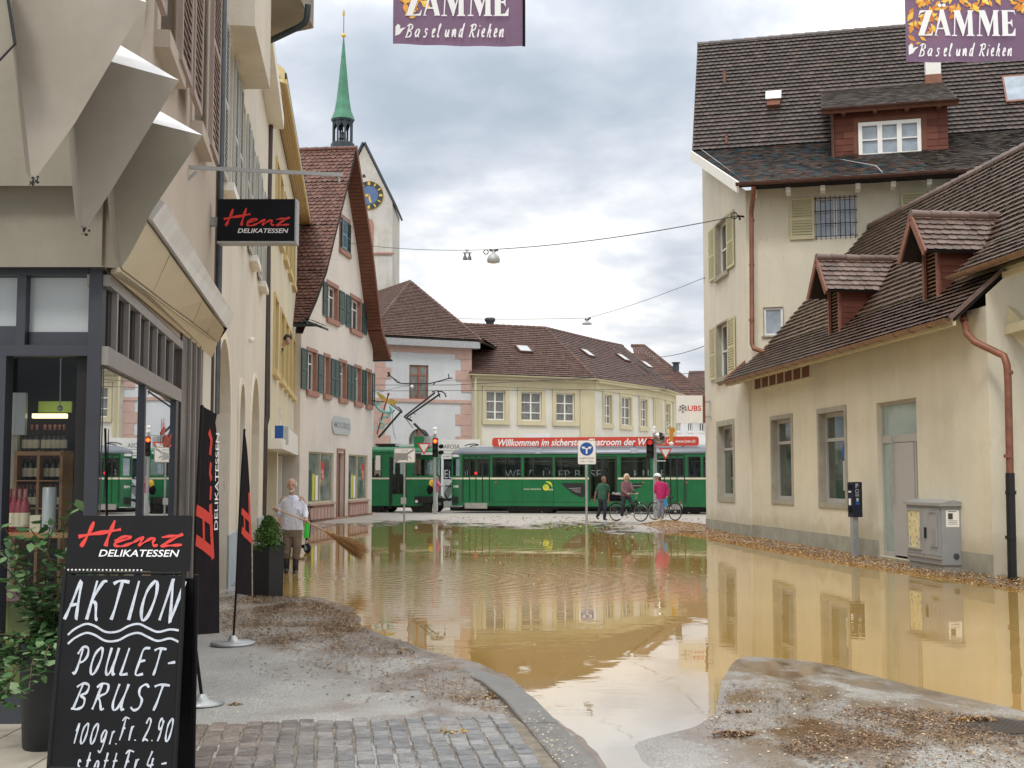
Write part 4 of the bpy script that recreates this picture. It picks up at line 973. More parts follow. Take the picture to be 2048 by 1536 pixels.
# ------------------------------------------------------------------ left: arcade house, yellow house
AR0 = S1; AR1 = V((-2.842 + SK * 21.4, 29.9, 0)); WR = Wall(AR0, AR1)
def arcade_house():
 w = WR; b = thing('arcade_house', (-5, 23, 0), 'beige house with round arcade arches, grey shutters and a box bay', 'house')
 holes = []
 def arch(px0, px1, ytop, zb=-.4):
  u0, u1 = w.uz(px0, 900)[0], w.uz(px1, 900)[0]; r = (u1 - u0) / 2; zt = w.uz((px0 + px1) / 2, ytop)[1]
  zs = zt - r * 1.0
  return [(u0, zb + .02), (u1, zb + .02)] + [(u0 + r + r * math.cos(q), zs + r * math.sin(q)) for q in [math.pi * i / 14 for i in range(15)]]
 ars = [arch(426, 457, 672), arch(475.5, 486.5, 765), arch(499, 516, 752)]
 for Y in (18.0, 20.9, 23.8, 26.9):
  u = (Y - 16.5) / math.cos(math.atan(SK)); rc = (u - .5, u + .5, 6.0, 8.25)
  window(b, w, rc, holes, .2, .12, 'arch_stucco', 'white_frame', 2, (.35,), .06, 'pane_dark', .12, 'white_paint', (.62, .62), 'grey_shutter', sillw=.16)
 mb = MB(); mb.tess(w, rect(0, w.L, -.4, 10.4), holes + ars)
 for h in holes + ars:
  dp = .2 if len(h) == 4 else .9
  for i in range(len(h)):
   a, c = h[i], h[(i + 1) % len(h)]; mb.add([w.p(*a, 0), w.p(*c, 0), w.p(*c, -dp), w.p(*a, -dp)], [(0, 1, 2, 3)], len(h) > 4)
 mb.build('wall', M['arch_stucco'], b)
 # raised bands round the arches and plinth blocks
 for h in ars:
  mb = MB(); pts = h[1:]; pts = pts + [h[0]]; prev = None
  cu = (h[0][0] + h[1][0]) / 2
  for i in range(len(pts) - 1):
   a, c = pts[i], pts[i + 1]
   oa = (cu + (a[0] - cu) * 1.0 + (.16 if a[0] > cu else -.16) * (1 if abs(a[0] - cu) > .03 else 0), a[1] + (.10 if a[1] > 1.2 else 0)); oc = (cu + (c[0] - cu) + (.16 if c[0] > cu else -.16) * (1 if abs(c[0] - cu) > .03 else 0), c[1] + (.10 if c[1] > 1.2 else 0))
   mb.hexa([w.p(*a, .03), w.p(*c, .03), w.p(*c, .002), w.p(*a, .002), w.p(*oa, .03), w.p(*oc, .03), w.p(*oc, .002), w.p(*oa, .002)])
  mb.build('arch_band', M['bright_edge'], b)
 MB().box(w, 0, w.L, -.4, 3.9, -1.2, -1.0).build('arcade_back', M['arch_stucco'], b)
 zb = .85; us = sorted([0] + [x for h in ars for x in (h[0][0], h[1][0])] + [w.L])
 for a, c in zip(us[0::2], us[1::2]):
  if c - a > .05: MB().box(w, a - .0, c + .0, -.4, zb, .004, .034).build('plinth', M['blue_plinth'], b)
 # box bay
 P = [at(437, 30, 17.4), at(510, 33, 17.45), at(540, 163, 20.35), at(470, 163, 20.4)]
 z = 8.33; P = [V((p.x, p.y, z)) for p in P]; bb = MB(); bb.prism(P, (0, 0, 2.6)); bb.build('bay', M['arch_stucco'], b)
 e0, e1 = at(541, 30, 20.4), at(620, 30, 21.6); q = [V((e0.x - .5, 20.4, 0)), V((e1.x, 20.6, 0)), V((e1.x, 22.0, 0)), V((e0.x - .5, 22.5, 0))]
 MB().prism([V((p.x, p.y, 10.0)) for p in q], (0, 0, .8)).build('eave_box', M['fold_dark'], b)
 MB().tube([at(616, 10, 20.9), at(614, 34, 20.9), at(609, 46, 20.95), at(598, 54, 21), at(543, 80, 21.6), at(525, 86, 21.9)], .055, 8).build('rain_pipe', M['lantern_dark'], b)
 MB().box(w, 0, w.L, 10.4, 10.7, -.2, .35).build('eave', M['white_paint'], b)
 c = at(500, 680, 23.3); MB().ball(c + w.n * .03, .06, 10, 6).build('wall_lamp', M['white_paint'], b)
 interior_block(b, [w.p(.2, 0, -1.25), w.p(w.L - .1, 0, -1.25), w.p(w.L - .1, 0, -7), w.p(.2, 0, -7)], 0, 10.5)
 return b
arcade_house()
YK = -.13
YE0 = AR1 + V((.0, .0, 0)); YE1 = V((AR1.x + YK * 15.4, AR1.y + 15.4, 0)); WY = Wall(YE0, YE1)
def yellow_house():
 w = WY; b = thing('yellow_house', (-7, 37, 0), 'narrow yellow house with yellow window frames and a boarded timber eave', 'house')
 holes = []
 for x0, x1 in ((547, 554), (560, 566.5), (569.5, 575), (577.5, 582.5), (585, 589)):
  u0, u1 = w.uz(x0, 650)[0], w.uz(x1, 650)[0]
  window(b, w, (u0, u1, 4.62, 6.6), holes, .16, .09, 'yellow_trim', 'yellow_trim', 2, (.3,), .06, 'pane_dark', .16, 'yellow_trim', (0, 0), sillw=.12, proud=.05)
 for x0, x1 in ((549, 554), (556, 562), (567, 572.5), (576, 581), (584, 588)):
  u0, u1 = w.uz(x0, 520)[0], w.uz(x1, 520)[0]
  window(b, w, (u0, u1, 8.45, 10.3), holes, .16, .09, 'yellow_trim', 'yellow_trim', 2, (.3,), .06, 'pane_dark', .16, 'yellow_trim', (0, 0), sillw=.12, proud=.05)
 ub = w.uz(556, 950)[0]; uc = w.uz(588, 950)[0]
 sh = rect(ub, uc, -.3, 2.55); holes.append(sh); sh2 = rect(.9, ub - .5, -.3, 2.45); holes.append(sh2)
 wall(b, w, rect(0, w.L, -.4, 11.5), holes, M['yellow_stucco'], .5, 'wall')
 for h in (sh, sh2):
  k = 4
  mb = MB(); mb.use(0).box(w, h[0][0], h[1][0], -.3, 2.5, -.5, -.46)
  for i in range(k + 1): u = lerp(h[0][0] + .06, h[1][0] - .06, i / k); mb.use(1).box(w, u - .06, u + .06, -.3, 2.5, -.455, -.3)
  mb.use(2).box(w, h[0][0] + .02, h[1][0] - .02, -.3, .45, -.454, -.25)
  mb.build('shop_window', [M['pane_shop'], M['white_paint'], M['red_sandstone']], b)
 MB().box(w, ub - .3, uc + .5, 2.55, 3.25, .005, .16).build('fascia_board', M['white_paint'], b)
 MB().box(w, .5, ub - .5, 2.46, 2.72, .005, .40).build('awning_box', M['white_paint'], b)
 # hanging blue sign
 u = w.uz(541, 865)[0]; c = w.p(u, 0, .12); f = frame((c.x, c.y, 0))
 s = MB(); s.use(0).rbox(f, 0, .22, 2.62, 3.10, -.06, .06, .01); s.use(1).box(f, .221, .34, 2.60, 3.08, -.06, .06); s.build('blue_sign', [M['sign_blue'], M['frosted']], b)
 # wrought bracket
 s = MB(); q = lambda px, py: at(px, py, 35.5)
 for ps in ([(541, 822), (546, 818), (556, 818), (562, 822), (563, 812)], [(541, 840), (547, 832), (556, 833), (559, 846), (556, 852)], [(562, 822), (561, 838), (558, 856)], [(560, 814), (562, 836), (566, 830)]): s.tube([q(*p) for p in ps], .022, 6)
 s.build('bracket', M['white_paint'], b)
 # timber eave
 o0, o1 = at(570, 150, 30), at(622, 455, 48.6); z = 11.6
 i0, i1 = w.p(-.2, z - .02, .0), w.p(18.6, z - .02, .0)
 mb = MB(); O0, O1 = V((o0.x, o0.y, z)), V((o1.x, o1.y, z))
 k = 5
 for i in range(k):
  mb.use(0).prism([lerp(i0, O0, (i + .07) / k), lerp(i1, O1, (i + .07) / k), lerp(i1, O1, (i + .93) / k), lerp(i0, O0, (i + .93) / k)], (0, 0, .05))
 mb.use(1).prism([i0 + V((0, 0, .06)), i1 + V((0, 0, .06)), O1 + V((0, 0, .06)), O0 + V((0, 0, .06))], (0, 0, .06))
 mb.use(2).prism([O0 + V((.002, 0, -.02)), O1 + V((.002, 0, -.02)), O1 + V((.002, 0, .10)), O0 + V((.002, 0, .10))], (.05, .01, 0))
 mb.use(1).prism([O0 + V((.05, -.02, .11)), O1 + V((.05, .02, .11)), O1 + V((-2.6, .02, 2.2)), O0 + V((-2.6, -.02, 2.2))], (0, 0, .12))
 mb.use(2).prism([i0 + V((0, -.05, .02)), O0 + V((0, -.05, -.02)), O0 + V((0, -.05, .32)), i0 + V((-.5, -.05, 1.0))], (0, .05, 0))
 mb.build('eave', [M['wood_soffit'], M['lantern_dark'], M['yellow_trim']], b)
 p = [at(541, 178, 29.6), at(535, 460, 29.6), at(533, 835, 29.6), at(529, 850, 29.5), at(529, 868, 29.45), at(525, 1060, 29.4)]
 MB().tube(p, .085, 10).build('downpipe', M['dark_pipe'], b)
 interior_block(b, [w.p(0, 0, -.6), w.p(w.L, 0, -.6), w.p(w.L, 0, -7), w.p(0, 0, -7)], 0, 11.4)
 MB().tess(Wall(w.p(w.L, 0, 0), w.p(w.L, 0, -5)), rect(0, 5, -.4, 11.5)).build('end_wall', M['bright_edge'], b)
 return b
yellow_house()
# ------------------------------------------------------------------ pink gabled house with the fashion shop
G0 = V((-7.70, 44.5, 0)); G1 = V((-6.33, 55.5, 0)); WG = Wall(G0, G1)
def gabled_house():
 w = WG; b = thing('gabled_house', (-8, 50, 0), 'pale pink gabled house with steep red tiled roof, dark green shutters and shop windows', 'house')
 holes = []
 rc = w.rect(680, 697.5, 440, 502); o = window(b, w, rc, holes, .18, .16, 'red_sandstone', 'white_frame', 1, (), .05, 'pane_dark', .2, 'red_sandstone', None, sillw=.10)
 u0, u1, z0, z1 = rc; m_ = (u0 + u1) / 2
 shutter_mb(MB(), w, u0 - .05, u0 + .62, z0, z1 - .05, .09, .05).build('shutter', M['blue_shutter'], o); shutter_mb(MB(), w, m_ + .15, u1 + .1, z0, z1 - .05, .03, .05).build('shutter', M['green_shutter'], o)
 zA, zB = w.uz(660, 570)[1], w.uz(660, 637)[1]
 for x0, x1, sh in ((655, 674.5, (.55, .8)), (702, 721, (.75, .8))):
  u0, u1 = w.uz(x0, 600)[0], w.uz(x1, 600)[0]
  window(b, w, (u0, u1, zB, zA), holes, .2, .16, 'red_sandstone', 'white_frame', 2, (.3,), .07, 'pane_dark', .2, 'red_sandstone', sh, 'green_shutter', sillw=.10)
 zA, zB = w.uz(623, 703)[1], w.uz(623, 782)[1]
 for x0, x1, sh in ((614.5, 632, (.75, .78)), (648.5, 658, (.0, .6)), (679, 691.5, (.62, .62)), (710, 721.5, (.6, .6)), (733, 741.5, (.55, .45))):
  u0, u1 = w.uz(x0, 750)[0], w.uz(x1, 750)[0]
  window(b, w, (u0, u1, zB, zA), holes, .2, .13, 'red_sandstone', 'white_frame', 2, (.3,), .07, 'pane_dark', .2, 'red_sandstone', sh, 'green_shutter', sillw=.10)
 for x0, x1, y0, y1 in ((617, 667, 902, 999), (697, 735, 906, 995)):
  rc = w.rect(x0, x1, y0, y1); z0 = .78; rc = (rc[0], rc[1], z0, 2.72)
  o = window(b, w, rc, holes, .12, .0, 'red_sandstone', 'ochre_trim', 2, (), .06, 'pane_shop', 0)
  u0, u1 = rc[:2]; um = lerp(u0, u1, .58 if x0 < 650 else .80)
  MB().box(w, um, um + .42, z0 + .9, z1_ := 2.35, -.098, -.094).build('sale_sticker', M['red_paint'], o)
  text(MB(), w, '%', um + .08, um + .34, 1.72, 2.05, -.092).build('sale_lettering', M['white_letter'], o)
  mb = MB()
  for k_, (a, c, e, h, mi) in enumerate(((.08, .20, .0, 1.15, 0), (.24, .33, .0, 1.0, 1), (.36, .46, .0, .95, 2))):
   mb.use(mi).box(w, lerp(u0, u1, a), lerp(u0, u1, c), z0 + .1 + e, z0 + .1 + h, -.0985 + .0005 * k_, -.0955 + .0005 * k_)
  mb.build('window_display', [M['green_shutter'], M['logo_yellow'], M['white_letter']], o)
  # panelled base
  mb = MB(); mb.use(0).box(w, u0, u1, .02, z0 - .08, .004, .05); mb.use(1).box(w, u0 - .05, u1 + .05, z0 - .079, z0 - .004, .004, .12)
  k = 7
  for i in range(k): a = lerp(u0 + .08, u1 - .08, i / k); mb.use(1).box(w, a + .05, a + (u1 - u0 - .16) / k - .05, .18, z0 - .18, .051, .065)
  mb.build('shop_base', [M['red_sandstone'], M['pink_stone']], b)
 u0, u1, _, _ = w.rect(674, 687, 905, 1028); rc = (u0, u1, .05, 2.75); holes.append(rect(*rc))
 d = MB(); d.use(0).box(w, u0 - .09, u0 - .002, .03, 2.84, .002, .05); d.box(w, u1 + .002, u1 + .09, .03, 2.84, .002, .05); d.box(w, u0 - .09, u1 + .09, 2.841, 2.93, .002, .05); d.use(1).box(w, u0, u1, .04, 2.7, -.2, -.15)
 d.build('door', [M['red_sandstone'], M['soffit_brown']], b)
 top = [w.uz(*p) for p in ((748, 702), (737, 651), (717, 502), (702, 330), (697, 366), (675, 453), (653, 544), (633, 601))]
 top[3] = ((top[2][0] + top[4][0]) / 2 - .1, 14.9)
 wall(b, w, [(0, -.4), (w.L, -.4)] + [(w.L, top[0][1])] + top[1:] + [(.15, 7.0), (0, 7.0)], holes, M['pink_stucco'], .22, 'gable_wall')
 MB().box(w, 0, w.L + .01, -.4, .16, .002, .05).build('plinth', M['red_sandstone'], b)
 # plaque
 u0, u1, z0, z1 = w.rect(663, 699.5, 834, 869); c = .3
 MB().slab(w, [(u0 + c, z0), (u1 - c, z0), (u1, z0 + .2), (u1, z1 - .2), (u1 - c, z1), (u0 + c, z1), (u0, z1 - .2), (u0, z0 + .2)], .003, .05).build('plaque', M['frosted'], b)
 text(MB(), w, 'MOOBIQ', u0 + .22, u1 - .22, z0 + .2, z1 - .22, .054, .15, .01).build('plaque_lettering', M['grey_letter'], b)
 # roof
 ns = [w.uz(*p, .6) for p in ((611, 650), (633, 601), (653, 544), (675, 453), (697, 366), (712, 300))]
 ns = [(u, z + .06) for u, z in ns]; D = 12
 mb = MB()
 for i in range(len(ns) - 1):
  e0, e1, r0, r1 = w.p(*ns[i], .6), w.p(*ns[i], -D), w.p(*ns[i + 1], .6), w.p(*ns[i + 1], -D)
  mb.use(0); tiles(mb, e0, e1, r0, r1, .20, .22, .04, .012, RB=.38); mb.use(1); roofslab(mb, e0, e1, r0, r1, .1)
 apex = ns[-1]
 fs = [w.uz(*p, .6) for p in ((780, 716), (762, 659), (742, 490), (722, 361))] ; fs = [(u, z + .05) for u, z in fs] + [apex]
 for i in range(len(fs) - 1):
  e0, e1, r0, r1 = w.p(*fs[i], .6), w.p(*fs[i], -D), w.p(*fs[i + 1], .6), w.p(*fs[i + 1], -D)
  mb.use(2); roofslab(mb, e0, e1, r0, r1, .12)
  mb.use(0); tiles(mb, e0, w.p(*fs[i], -1), r0, w.p(*fs[i + 1], -1), .20, .22, .035, .01, RB=.38)
  L_ = (V(r0) - V(e0)).length; k = int(L_ / .16); nrm = (e1 - e0).cross(r0 - e0).normalized(); nrm = nrm if nrm.z < 0 else -nrm
  for j in range(k):
   a, c = lerp(e0, r0, j / k), lerp(e0, r0, (j + .88) / k); q = w.n * -.62
   mb.use(2).prism([a + nrm * .135, c + nrm * .135, c + q + nrm * .135, a + q + nrm * .135], nrm * .02)
  mb.use(2).bar(e0 + nrm * .06 + w.n * .03, r0 + nrm * .06 + w.n * .03, .05, .22)
 mb.use(0); caps(mb, w.p(apex[0], apex[1] + .06, .65), w.p(apex[0], apex[1] + .06, -D), .12, .42)
 mb.build('roof', [M['tile_red'], M['under_tile'], M['soffit_brown']], b)
 p0 = w.p(ns[0][0], ns[0][1] - .02, 1.0); p1 = w.p(ns[0][0], ns[0][1] - .02, -D)
 gutter_run(b, p0, p1, .10, 'lantern_dark'); gutter_run(b, w.p(fs[0][0], fs[0][1] - .12, .7), w.p(fs[0][0], fs[0][1] - .12, -D), .09, 'lantern_dark')
 mb = MB(); e = ns[0]; tiles(mb, w.p(e[0] - .25, e[1] - .10, 1.3), w.p(e[0] + .55, e[1] - .10, 1.3), w.p(e[0] - .25, e[1] + .2, .55), w.p(e[0] + .55, e[1] + .2, .55), .18, .2, .03); mb.use(1).prism([w.p(e[0] - .25, e[1] - .14, 1.28), w.p(e[0] + .55, e[1] - .14, 1.28), w.p(e[0] + .55, e[1] + .16, .5), w.p(e[0] - .25, e[1] + .16, .5)], (0, 0, -.08)); mb.build('eave_return', [M['tile_dark'], M['lantern_dark']], b)
 interior_block(b, [w.p(.1, 0, -.3), w.p(w.L - .1, 0, -.3), w.p(w.L - .1, 0, -D), w.p(.1, 0, -D)], 0, 7.2)
 MB().tess(Wall(w.p(w.L, 0, 0), w.p(w.L, 0, -D), (0, 1)), rect(0, D, -.4, 7)).build('side_wall', M['pink_stucco'], b)
 MB().tess(Wall(w.p(0, 0, 0), w.p(0, 0, -D)), rect(0, D, -.4, 7)).build('side_wall', M['pink_stucco'], b)
 return b
gabled_house()
def pharmacy_sign():
 c = at(772, 830, 55.2); f = frame((0, c.y, 0)); q = lambda px, py: (at(px, py, c.y).x, at(px, py, c.y).z)
 b = thing('pharmacy_sign', tuple(at(748, 830, c.y)), 'staff sign with yellow wings and a turquoise snake beside the pink gabled house', 'sign')
 for pts in ([(774, 802), (770, 793), (764, 789), (753, 783), (757, 793), (765, 802), (771, 805)], [(775, 802), (781, 797), (790, 801), (797, 805), (790, 809), (780, 809), (774, 806)]):
  MB().slab(f, [q(*p) for p in pts], -.03, .03).build('wing', M['wing_yellow'], b)
 mb = MB(); mb.use(0).tube([V((q(777, 788)[0], c.y, q(777, 788)[1])), V((q(754, 868)[0], c.y, q(754, 868)[1]))], .035, 8).ball(V((q(777, 788)[0], c.y, q(777, 788)[1])), .06, 8, 6); mb.build('staff', M['staff_red'], b)
 sn = smooth([(760, 806), (756, 806), (754, 812), (760, 820), (770, 824), (780, 825), (784, 819), (780, 814), (783, 822), (776, 832), (762, 836), (760, 843), (768, 848), (764, 856), (754, 852), (752, 862)], 3)
 MB().tube([V((q(*p)[0], c.y + .05 * math.sin(i * .5), q(*p)[1])) for i, p in enumerate(sn)], [.075 - .04 * i / len(sn) for i in range(len(sn))], 8).build('snake', M['snake_aqua'], b)
 MB().tube([V((q(740, 801)[0], c.y, q(740, 801)[1])), V((q(774, 804)[0], c.y, q(774, 804)[1]))], .018, 6).build('bracket', M['black_iron'], b)
pharmacy_sign()
# ------------------------------------------------------------------ church tower
def church():
 Y = 86; b = thing('church_tower', tuple(at(715, 940, Y)), 'plastered church tower with blue clock face and slender green copper spire', 'church')
 f = frame((0, Y, 0)); q = lambda px, py: (at(px, py, Y).x, at(px, py, Y).z)
 D = 5.5; pts = [q(672, 700)[0], q(785, 700)[0]]
 ap = q(728, 290); sh = q(785, 405); shl = (q(671, 405)[0], sh[1])
 mb = MB(); mb.slab(f, [(pts[0], -1), (pts[1], -1), sh, ap, (pts[0], shl[1])], -D, 0).build('tower_wall', M['tower_stucco'], b)
 rm = MB()
 for e in ((q(789, 410)), (q(667, 410))):
  a0, a1 = f.p(e[0], e[1], .12), f.p(e[0], e[1], -D); r0, r1 = f.p(ap[0], ap[1] + .15, .12), f.p(ap[0], ap[1] + .15, -D); roofslab(rm, a0, a1, r0, r1, .15, .14)
 rm.build('tower_roof', M['lantern_dark'], b)
 z = q(700, 507)[1]; MB().box(f, pts[0] - .06, pts[1] + .06, z - .08, z + .06, .002, .10).build('string_course', M['red_sandstone'], b)
 cu, cz = q(738, 391); r = 29 / 2450 * Y
 ring = lambda R_, n=40: [(cu + R_ * math.cos(2 * math.pi * i / n), cz + R_ * math.sin(2 * math.pi * i / n)) for i in range(n)]
 ck = MB(); ck.use(2).slab(f, ring(r * 1.025), .004, .05); ck.use(0).slab(f, ring(r), .051, .07); ck.use(1).slab(f, ring(r * .66), .071, .085)
 co = ck.build('clock', [M['clock_black'], M['clock_blue'], M['gold']], b)
 for i in range(12):
  a = math.pi / 6 * i; d = (math.sin(a), math.cos(a)); n_ = (d[1], -d[0]); wd = .05 if i % 3 else .09
  MB().slab(f, [(cu + d[0] * r * .72 + n_[0] * wd, cz + d[1] * r * .72 + n_[1] * wd), (cu + d[0] * r * .95 + n_[0] * wd, cz + d[1] * r * .95 + n_[1] * wd), (cu + d[0] * r * .95 - n_[0] * wd, cz + d[1] * r * .95 - n_[1] * wd), (cu + d[0] * r * .72 - n_[0] * wd, cz + d[1] * r * .72 - n_[1] * wd)], .072, .09).build('hour_mark', M['gold'], co)
 for dx, dz, wd in ((.14, -.52, .07), (-.40, -.05, .09)):
  MB().bar(f.p(cu, cz, .1), f.p(cu + dx * r, cz + dz * r, .1), wd * 2, .02, up=(0, 1, 0)).build('clock_hand', M['gold'], co)
 u0, u1 = q(728, 460)[0], q(747, 460)[0]; z0, z1 = q(740, 500)[1], q(740, 440)[1]
 a = [(u0, z0), (u1, z0)] + [((u0 + u1) / 2 + (u1 - u0) / 2 * math.cos(t), z1 - .4 + .5 * math.sin(t)) for t in [math.pi * i / 10 for i in range(11)]]
 MB().slab(f, a, .003, .06).build('belfry_window', M['red_sandstone'], b)
 MB().slab(f, [(q(728, 352)[0] + .12 * math.cos(t), q(728, 352)[1] + .12 * math.sin(t)) for t in [math.pi * 2 * i / 8 for i in range(8)]], .002, .03).build('port_hole', M['clock_black'], b)
 # lantern and spire on the ridge
 Ys = Y + 3; c = at(685, 290, Ys); r = 21.5 / 2450 * Ys; k = 2450 / Ys
 zz = lambda py: at(685, py, Ys).z
 base = MB().lathe((c.x, Ys, 0), [(r * 1.12, zz(292) - 3), (r * 1.12, zz(288)), (r, zz(286)), (r * .4, zz(285))], seg=8, smooth=False); base.build('lantern_base', M['lantern_dark'], b)
 for i in range(8):
  a = math.pi * 2 * (i + .5) / 8; p = V((c.x + r * .9 * math.cos(a), Ys + r * .9 * math.sin(a), 0)); MB().tube([p + V((0, 0, zz(288))), p + V((0, 0, zz(240)))], .075, 6).build('lantern_post', M['lantern_dark'], b)
 for i in range(8):
  a0, a1 = math.pi * 2 * (i + .5) / 8, math.pi * 2 * (i + 1.5) / 8; p0 = V((c.x + r * .92 * math.cos(a0), Ys + r * .92 * math.sin(a0), 0)); p1 = V((c.x + r * .92 * math.cos(a1), Ys + r * .92 * math.sin(a1), 0)); m_ = (p0 + p1) / 2
  z0, z1 = zz(262), zz(248); zt = zz(240)
  MB().add([p0 + V((0, 0, z0)), m_ + V((0, 0, z1)), m_ + V((0, 0, zt)), p0 + V((0, 0, zt)), p1 + V((0, 0, z0)), p1 + V((0, 0, zt))], [(0, 1, 2, 3), (1, 4, 5, 2)]).build('lantern_arch', M['lantern_dark'], b)
 MB().lathe((c.x, Ys, 0), [(.02, zz(262)), (.2, zz(268)), (.26, zz(276)), (.3, zz(278))], seg=10).build('bell', M['lantern_dark'], b)
 MB().tube([V((c.x, Ys, zz(288))), V((c.x, Ys, zz(240)))], .05, 6).build('lantern_core', M['lantern_dark'], b)
 MB().use(1).lathe((c.x, Ys, 0), [(r * 1.05, zz(244)), (r * 1.1, zz(240))], seg=8, smooth=False).use(0).lathe((c.x, Ys, 0), [(r * 1.16, zz(240.5)), (r * .80, zz(222)), (r * .62, zz(200)), (r * .42, zz(160)), (r * .22, zz(115)), (.05, zz(78))], seg=8, smooth=False).build('spire', [M['patina'], M['lantern_dark']], b)
 sp = MB(); sp.use(0).ball((c.x, Ys, zz(71)), .17, 10, 6); sp.use(1).tube([V((c.x, Ys, zz(78))), V((c.x, Ys, zz(20)))], .028, 6)
 sp.use(0).slab(frame((c.x, Ys, 0)), [(-.1, zz(32)), (.06, zz(32)), (.14, zz(22)), (.03, zz(27)), (-.09, zz(25)), (-.14, zz(21))], -.02, .02)
 sp.build('weather_cock', [M['gold'], M['lantern_dark']], b)
church()
# ------------------------------------------------------------------ white house with pink corner stones
def white_house():
 p0, p1 = at(738, 950, 66.5), at(942, 950, 69); w = Wall(p0, p1)
 b = thing('quoined_house', ((p0.x + p1.x) / 2, 70, 0), 'white house with pink corner stones and hipped brown tiled roof', 'house')
 holes = []; L_ = w.L
 rc = w.rect(818.5, 857, 730, 798); window(b, w, rc, holes, .12, .0, 'pink_stone', 'red_frame', 2, (.3,), .08, 'pane_curtain', .0)
 u0, u1 = w.uz(818, 880)[0], w.uz(860, 880)[0]; r = (u1 - u0) / 2; zt = w.uz(838, 857)[1]
 a = [(u0, 1.2), (u1, 1.2)] + [(u0 + r + r * math.cos(t), zt - r + r * math.sin(t)) for t in [math.pi * i / 12 for i in range(13)]]
 holes.append(a)
 wall(b, w, rect(0, L_, -.4, 9.35), holes, M['white_stucco'], .15, 'wall')
 MB().use(0).tess(w, a, [], -.12).use(1).box(w, (u0 + u1) / 2 - .07, (u0 + u1) / 2 + .07, 1.2, zt - .02, -.118, -.05).build('arched_window', [M['pane_curtain'], M['red_frame']], b)
 zq = w.uz(905, 708)[1]; zl = w.uz(905, 800)[1]
 MB().box(w, 0, L_ + .012, zq, 9.0, .002, .05).build('frieze', M['pink_stone'], b)
 MB().box(w, 0, L_ + .012, zl - .18, zl, .002, .07).build('string_course', M['pink_stone'], b)
 for side in (0, 1):
  z = -.3; i = 0
  while z < zq - .05:
   h = min(.62, zq - z - .004); wd = (.95, .62)[i % 2] * 1.0
   if not (z < zl and z + h > zl - .18):
    e = (L_ - wd, L_ + .014) if side else (.25, .25 + wd)
    MB().box(w, e[0], e[1], z + .015, z + h, .003, .035).build('quoin', M['pink_stone'], b)
   z += .62; i += 1
 e0, e1 = at(732, 668, 65.9), at(957, 681, 68.6); z = 9.45; e0.z = e1.z = z
 MB().box(w, -.3, L_ + .35, 9.0, z, -.2, .45).build('cornice', M['galv'], b)
 ap = at(820, 562, 76.5); al = at(700, 580, 82); bl = V((e0.x - 4, 82, z)); br = V((e1.x + 2, 84, z))
 E0, E1 = w.p(-.35, z + .02, .5), w.p(L_ + .42, z + .02, .5)
 mb = MB(); mb.use(0); tiles(mb, E0, E1, ap, ap + V((.01, 0, 0)), .27, .26, .05, .006)
 mb.use(1); roofslab(mb, E0, E1, ap, ap + V((.01, 0, 0)), .1)
 E2 = V((E0.x - 3.5, E0.y + 14, z)); mb.use(0); tiles(mb, E2, E0, ap + V((-5, 9, 0)), ap, .27, .26, .05, .006); mb.use(1); roofslab(mb, E2, E0, ap + V((-5, 9, 0)), ap, .1)
 E3 = V((E1.x + 3, E1.y + 15, z)); mb.use(0); tiles(mb, E1, E3, ap, ap + V((-4, 10, 0)), .27, .26, .05, .006); mb.use(1); roofslab(mb, E1, E3, ap, ap + V((-4, 10, 0)), .1)
 mb.use(0); caps(mb, E0, ap, .14, .45); caps(mb, E1, ap, .14, .45); caps(mb, ap, ap + V((-5, 9, 0)), .14, .45)
 mb.build('roof', [M['tile_far'], M['under_tile']], b)
 interior_block(b, [w.p(.1, 0, -.3), w.p(L_ - .02, 0, -.3), w.p(L_ + .5, 0, -9), w.p(.1, 0, -9)], 0, 9.2, 'white_stucco')
white_house()
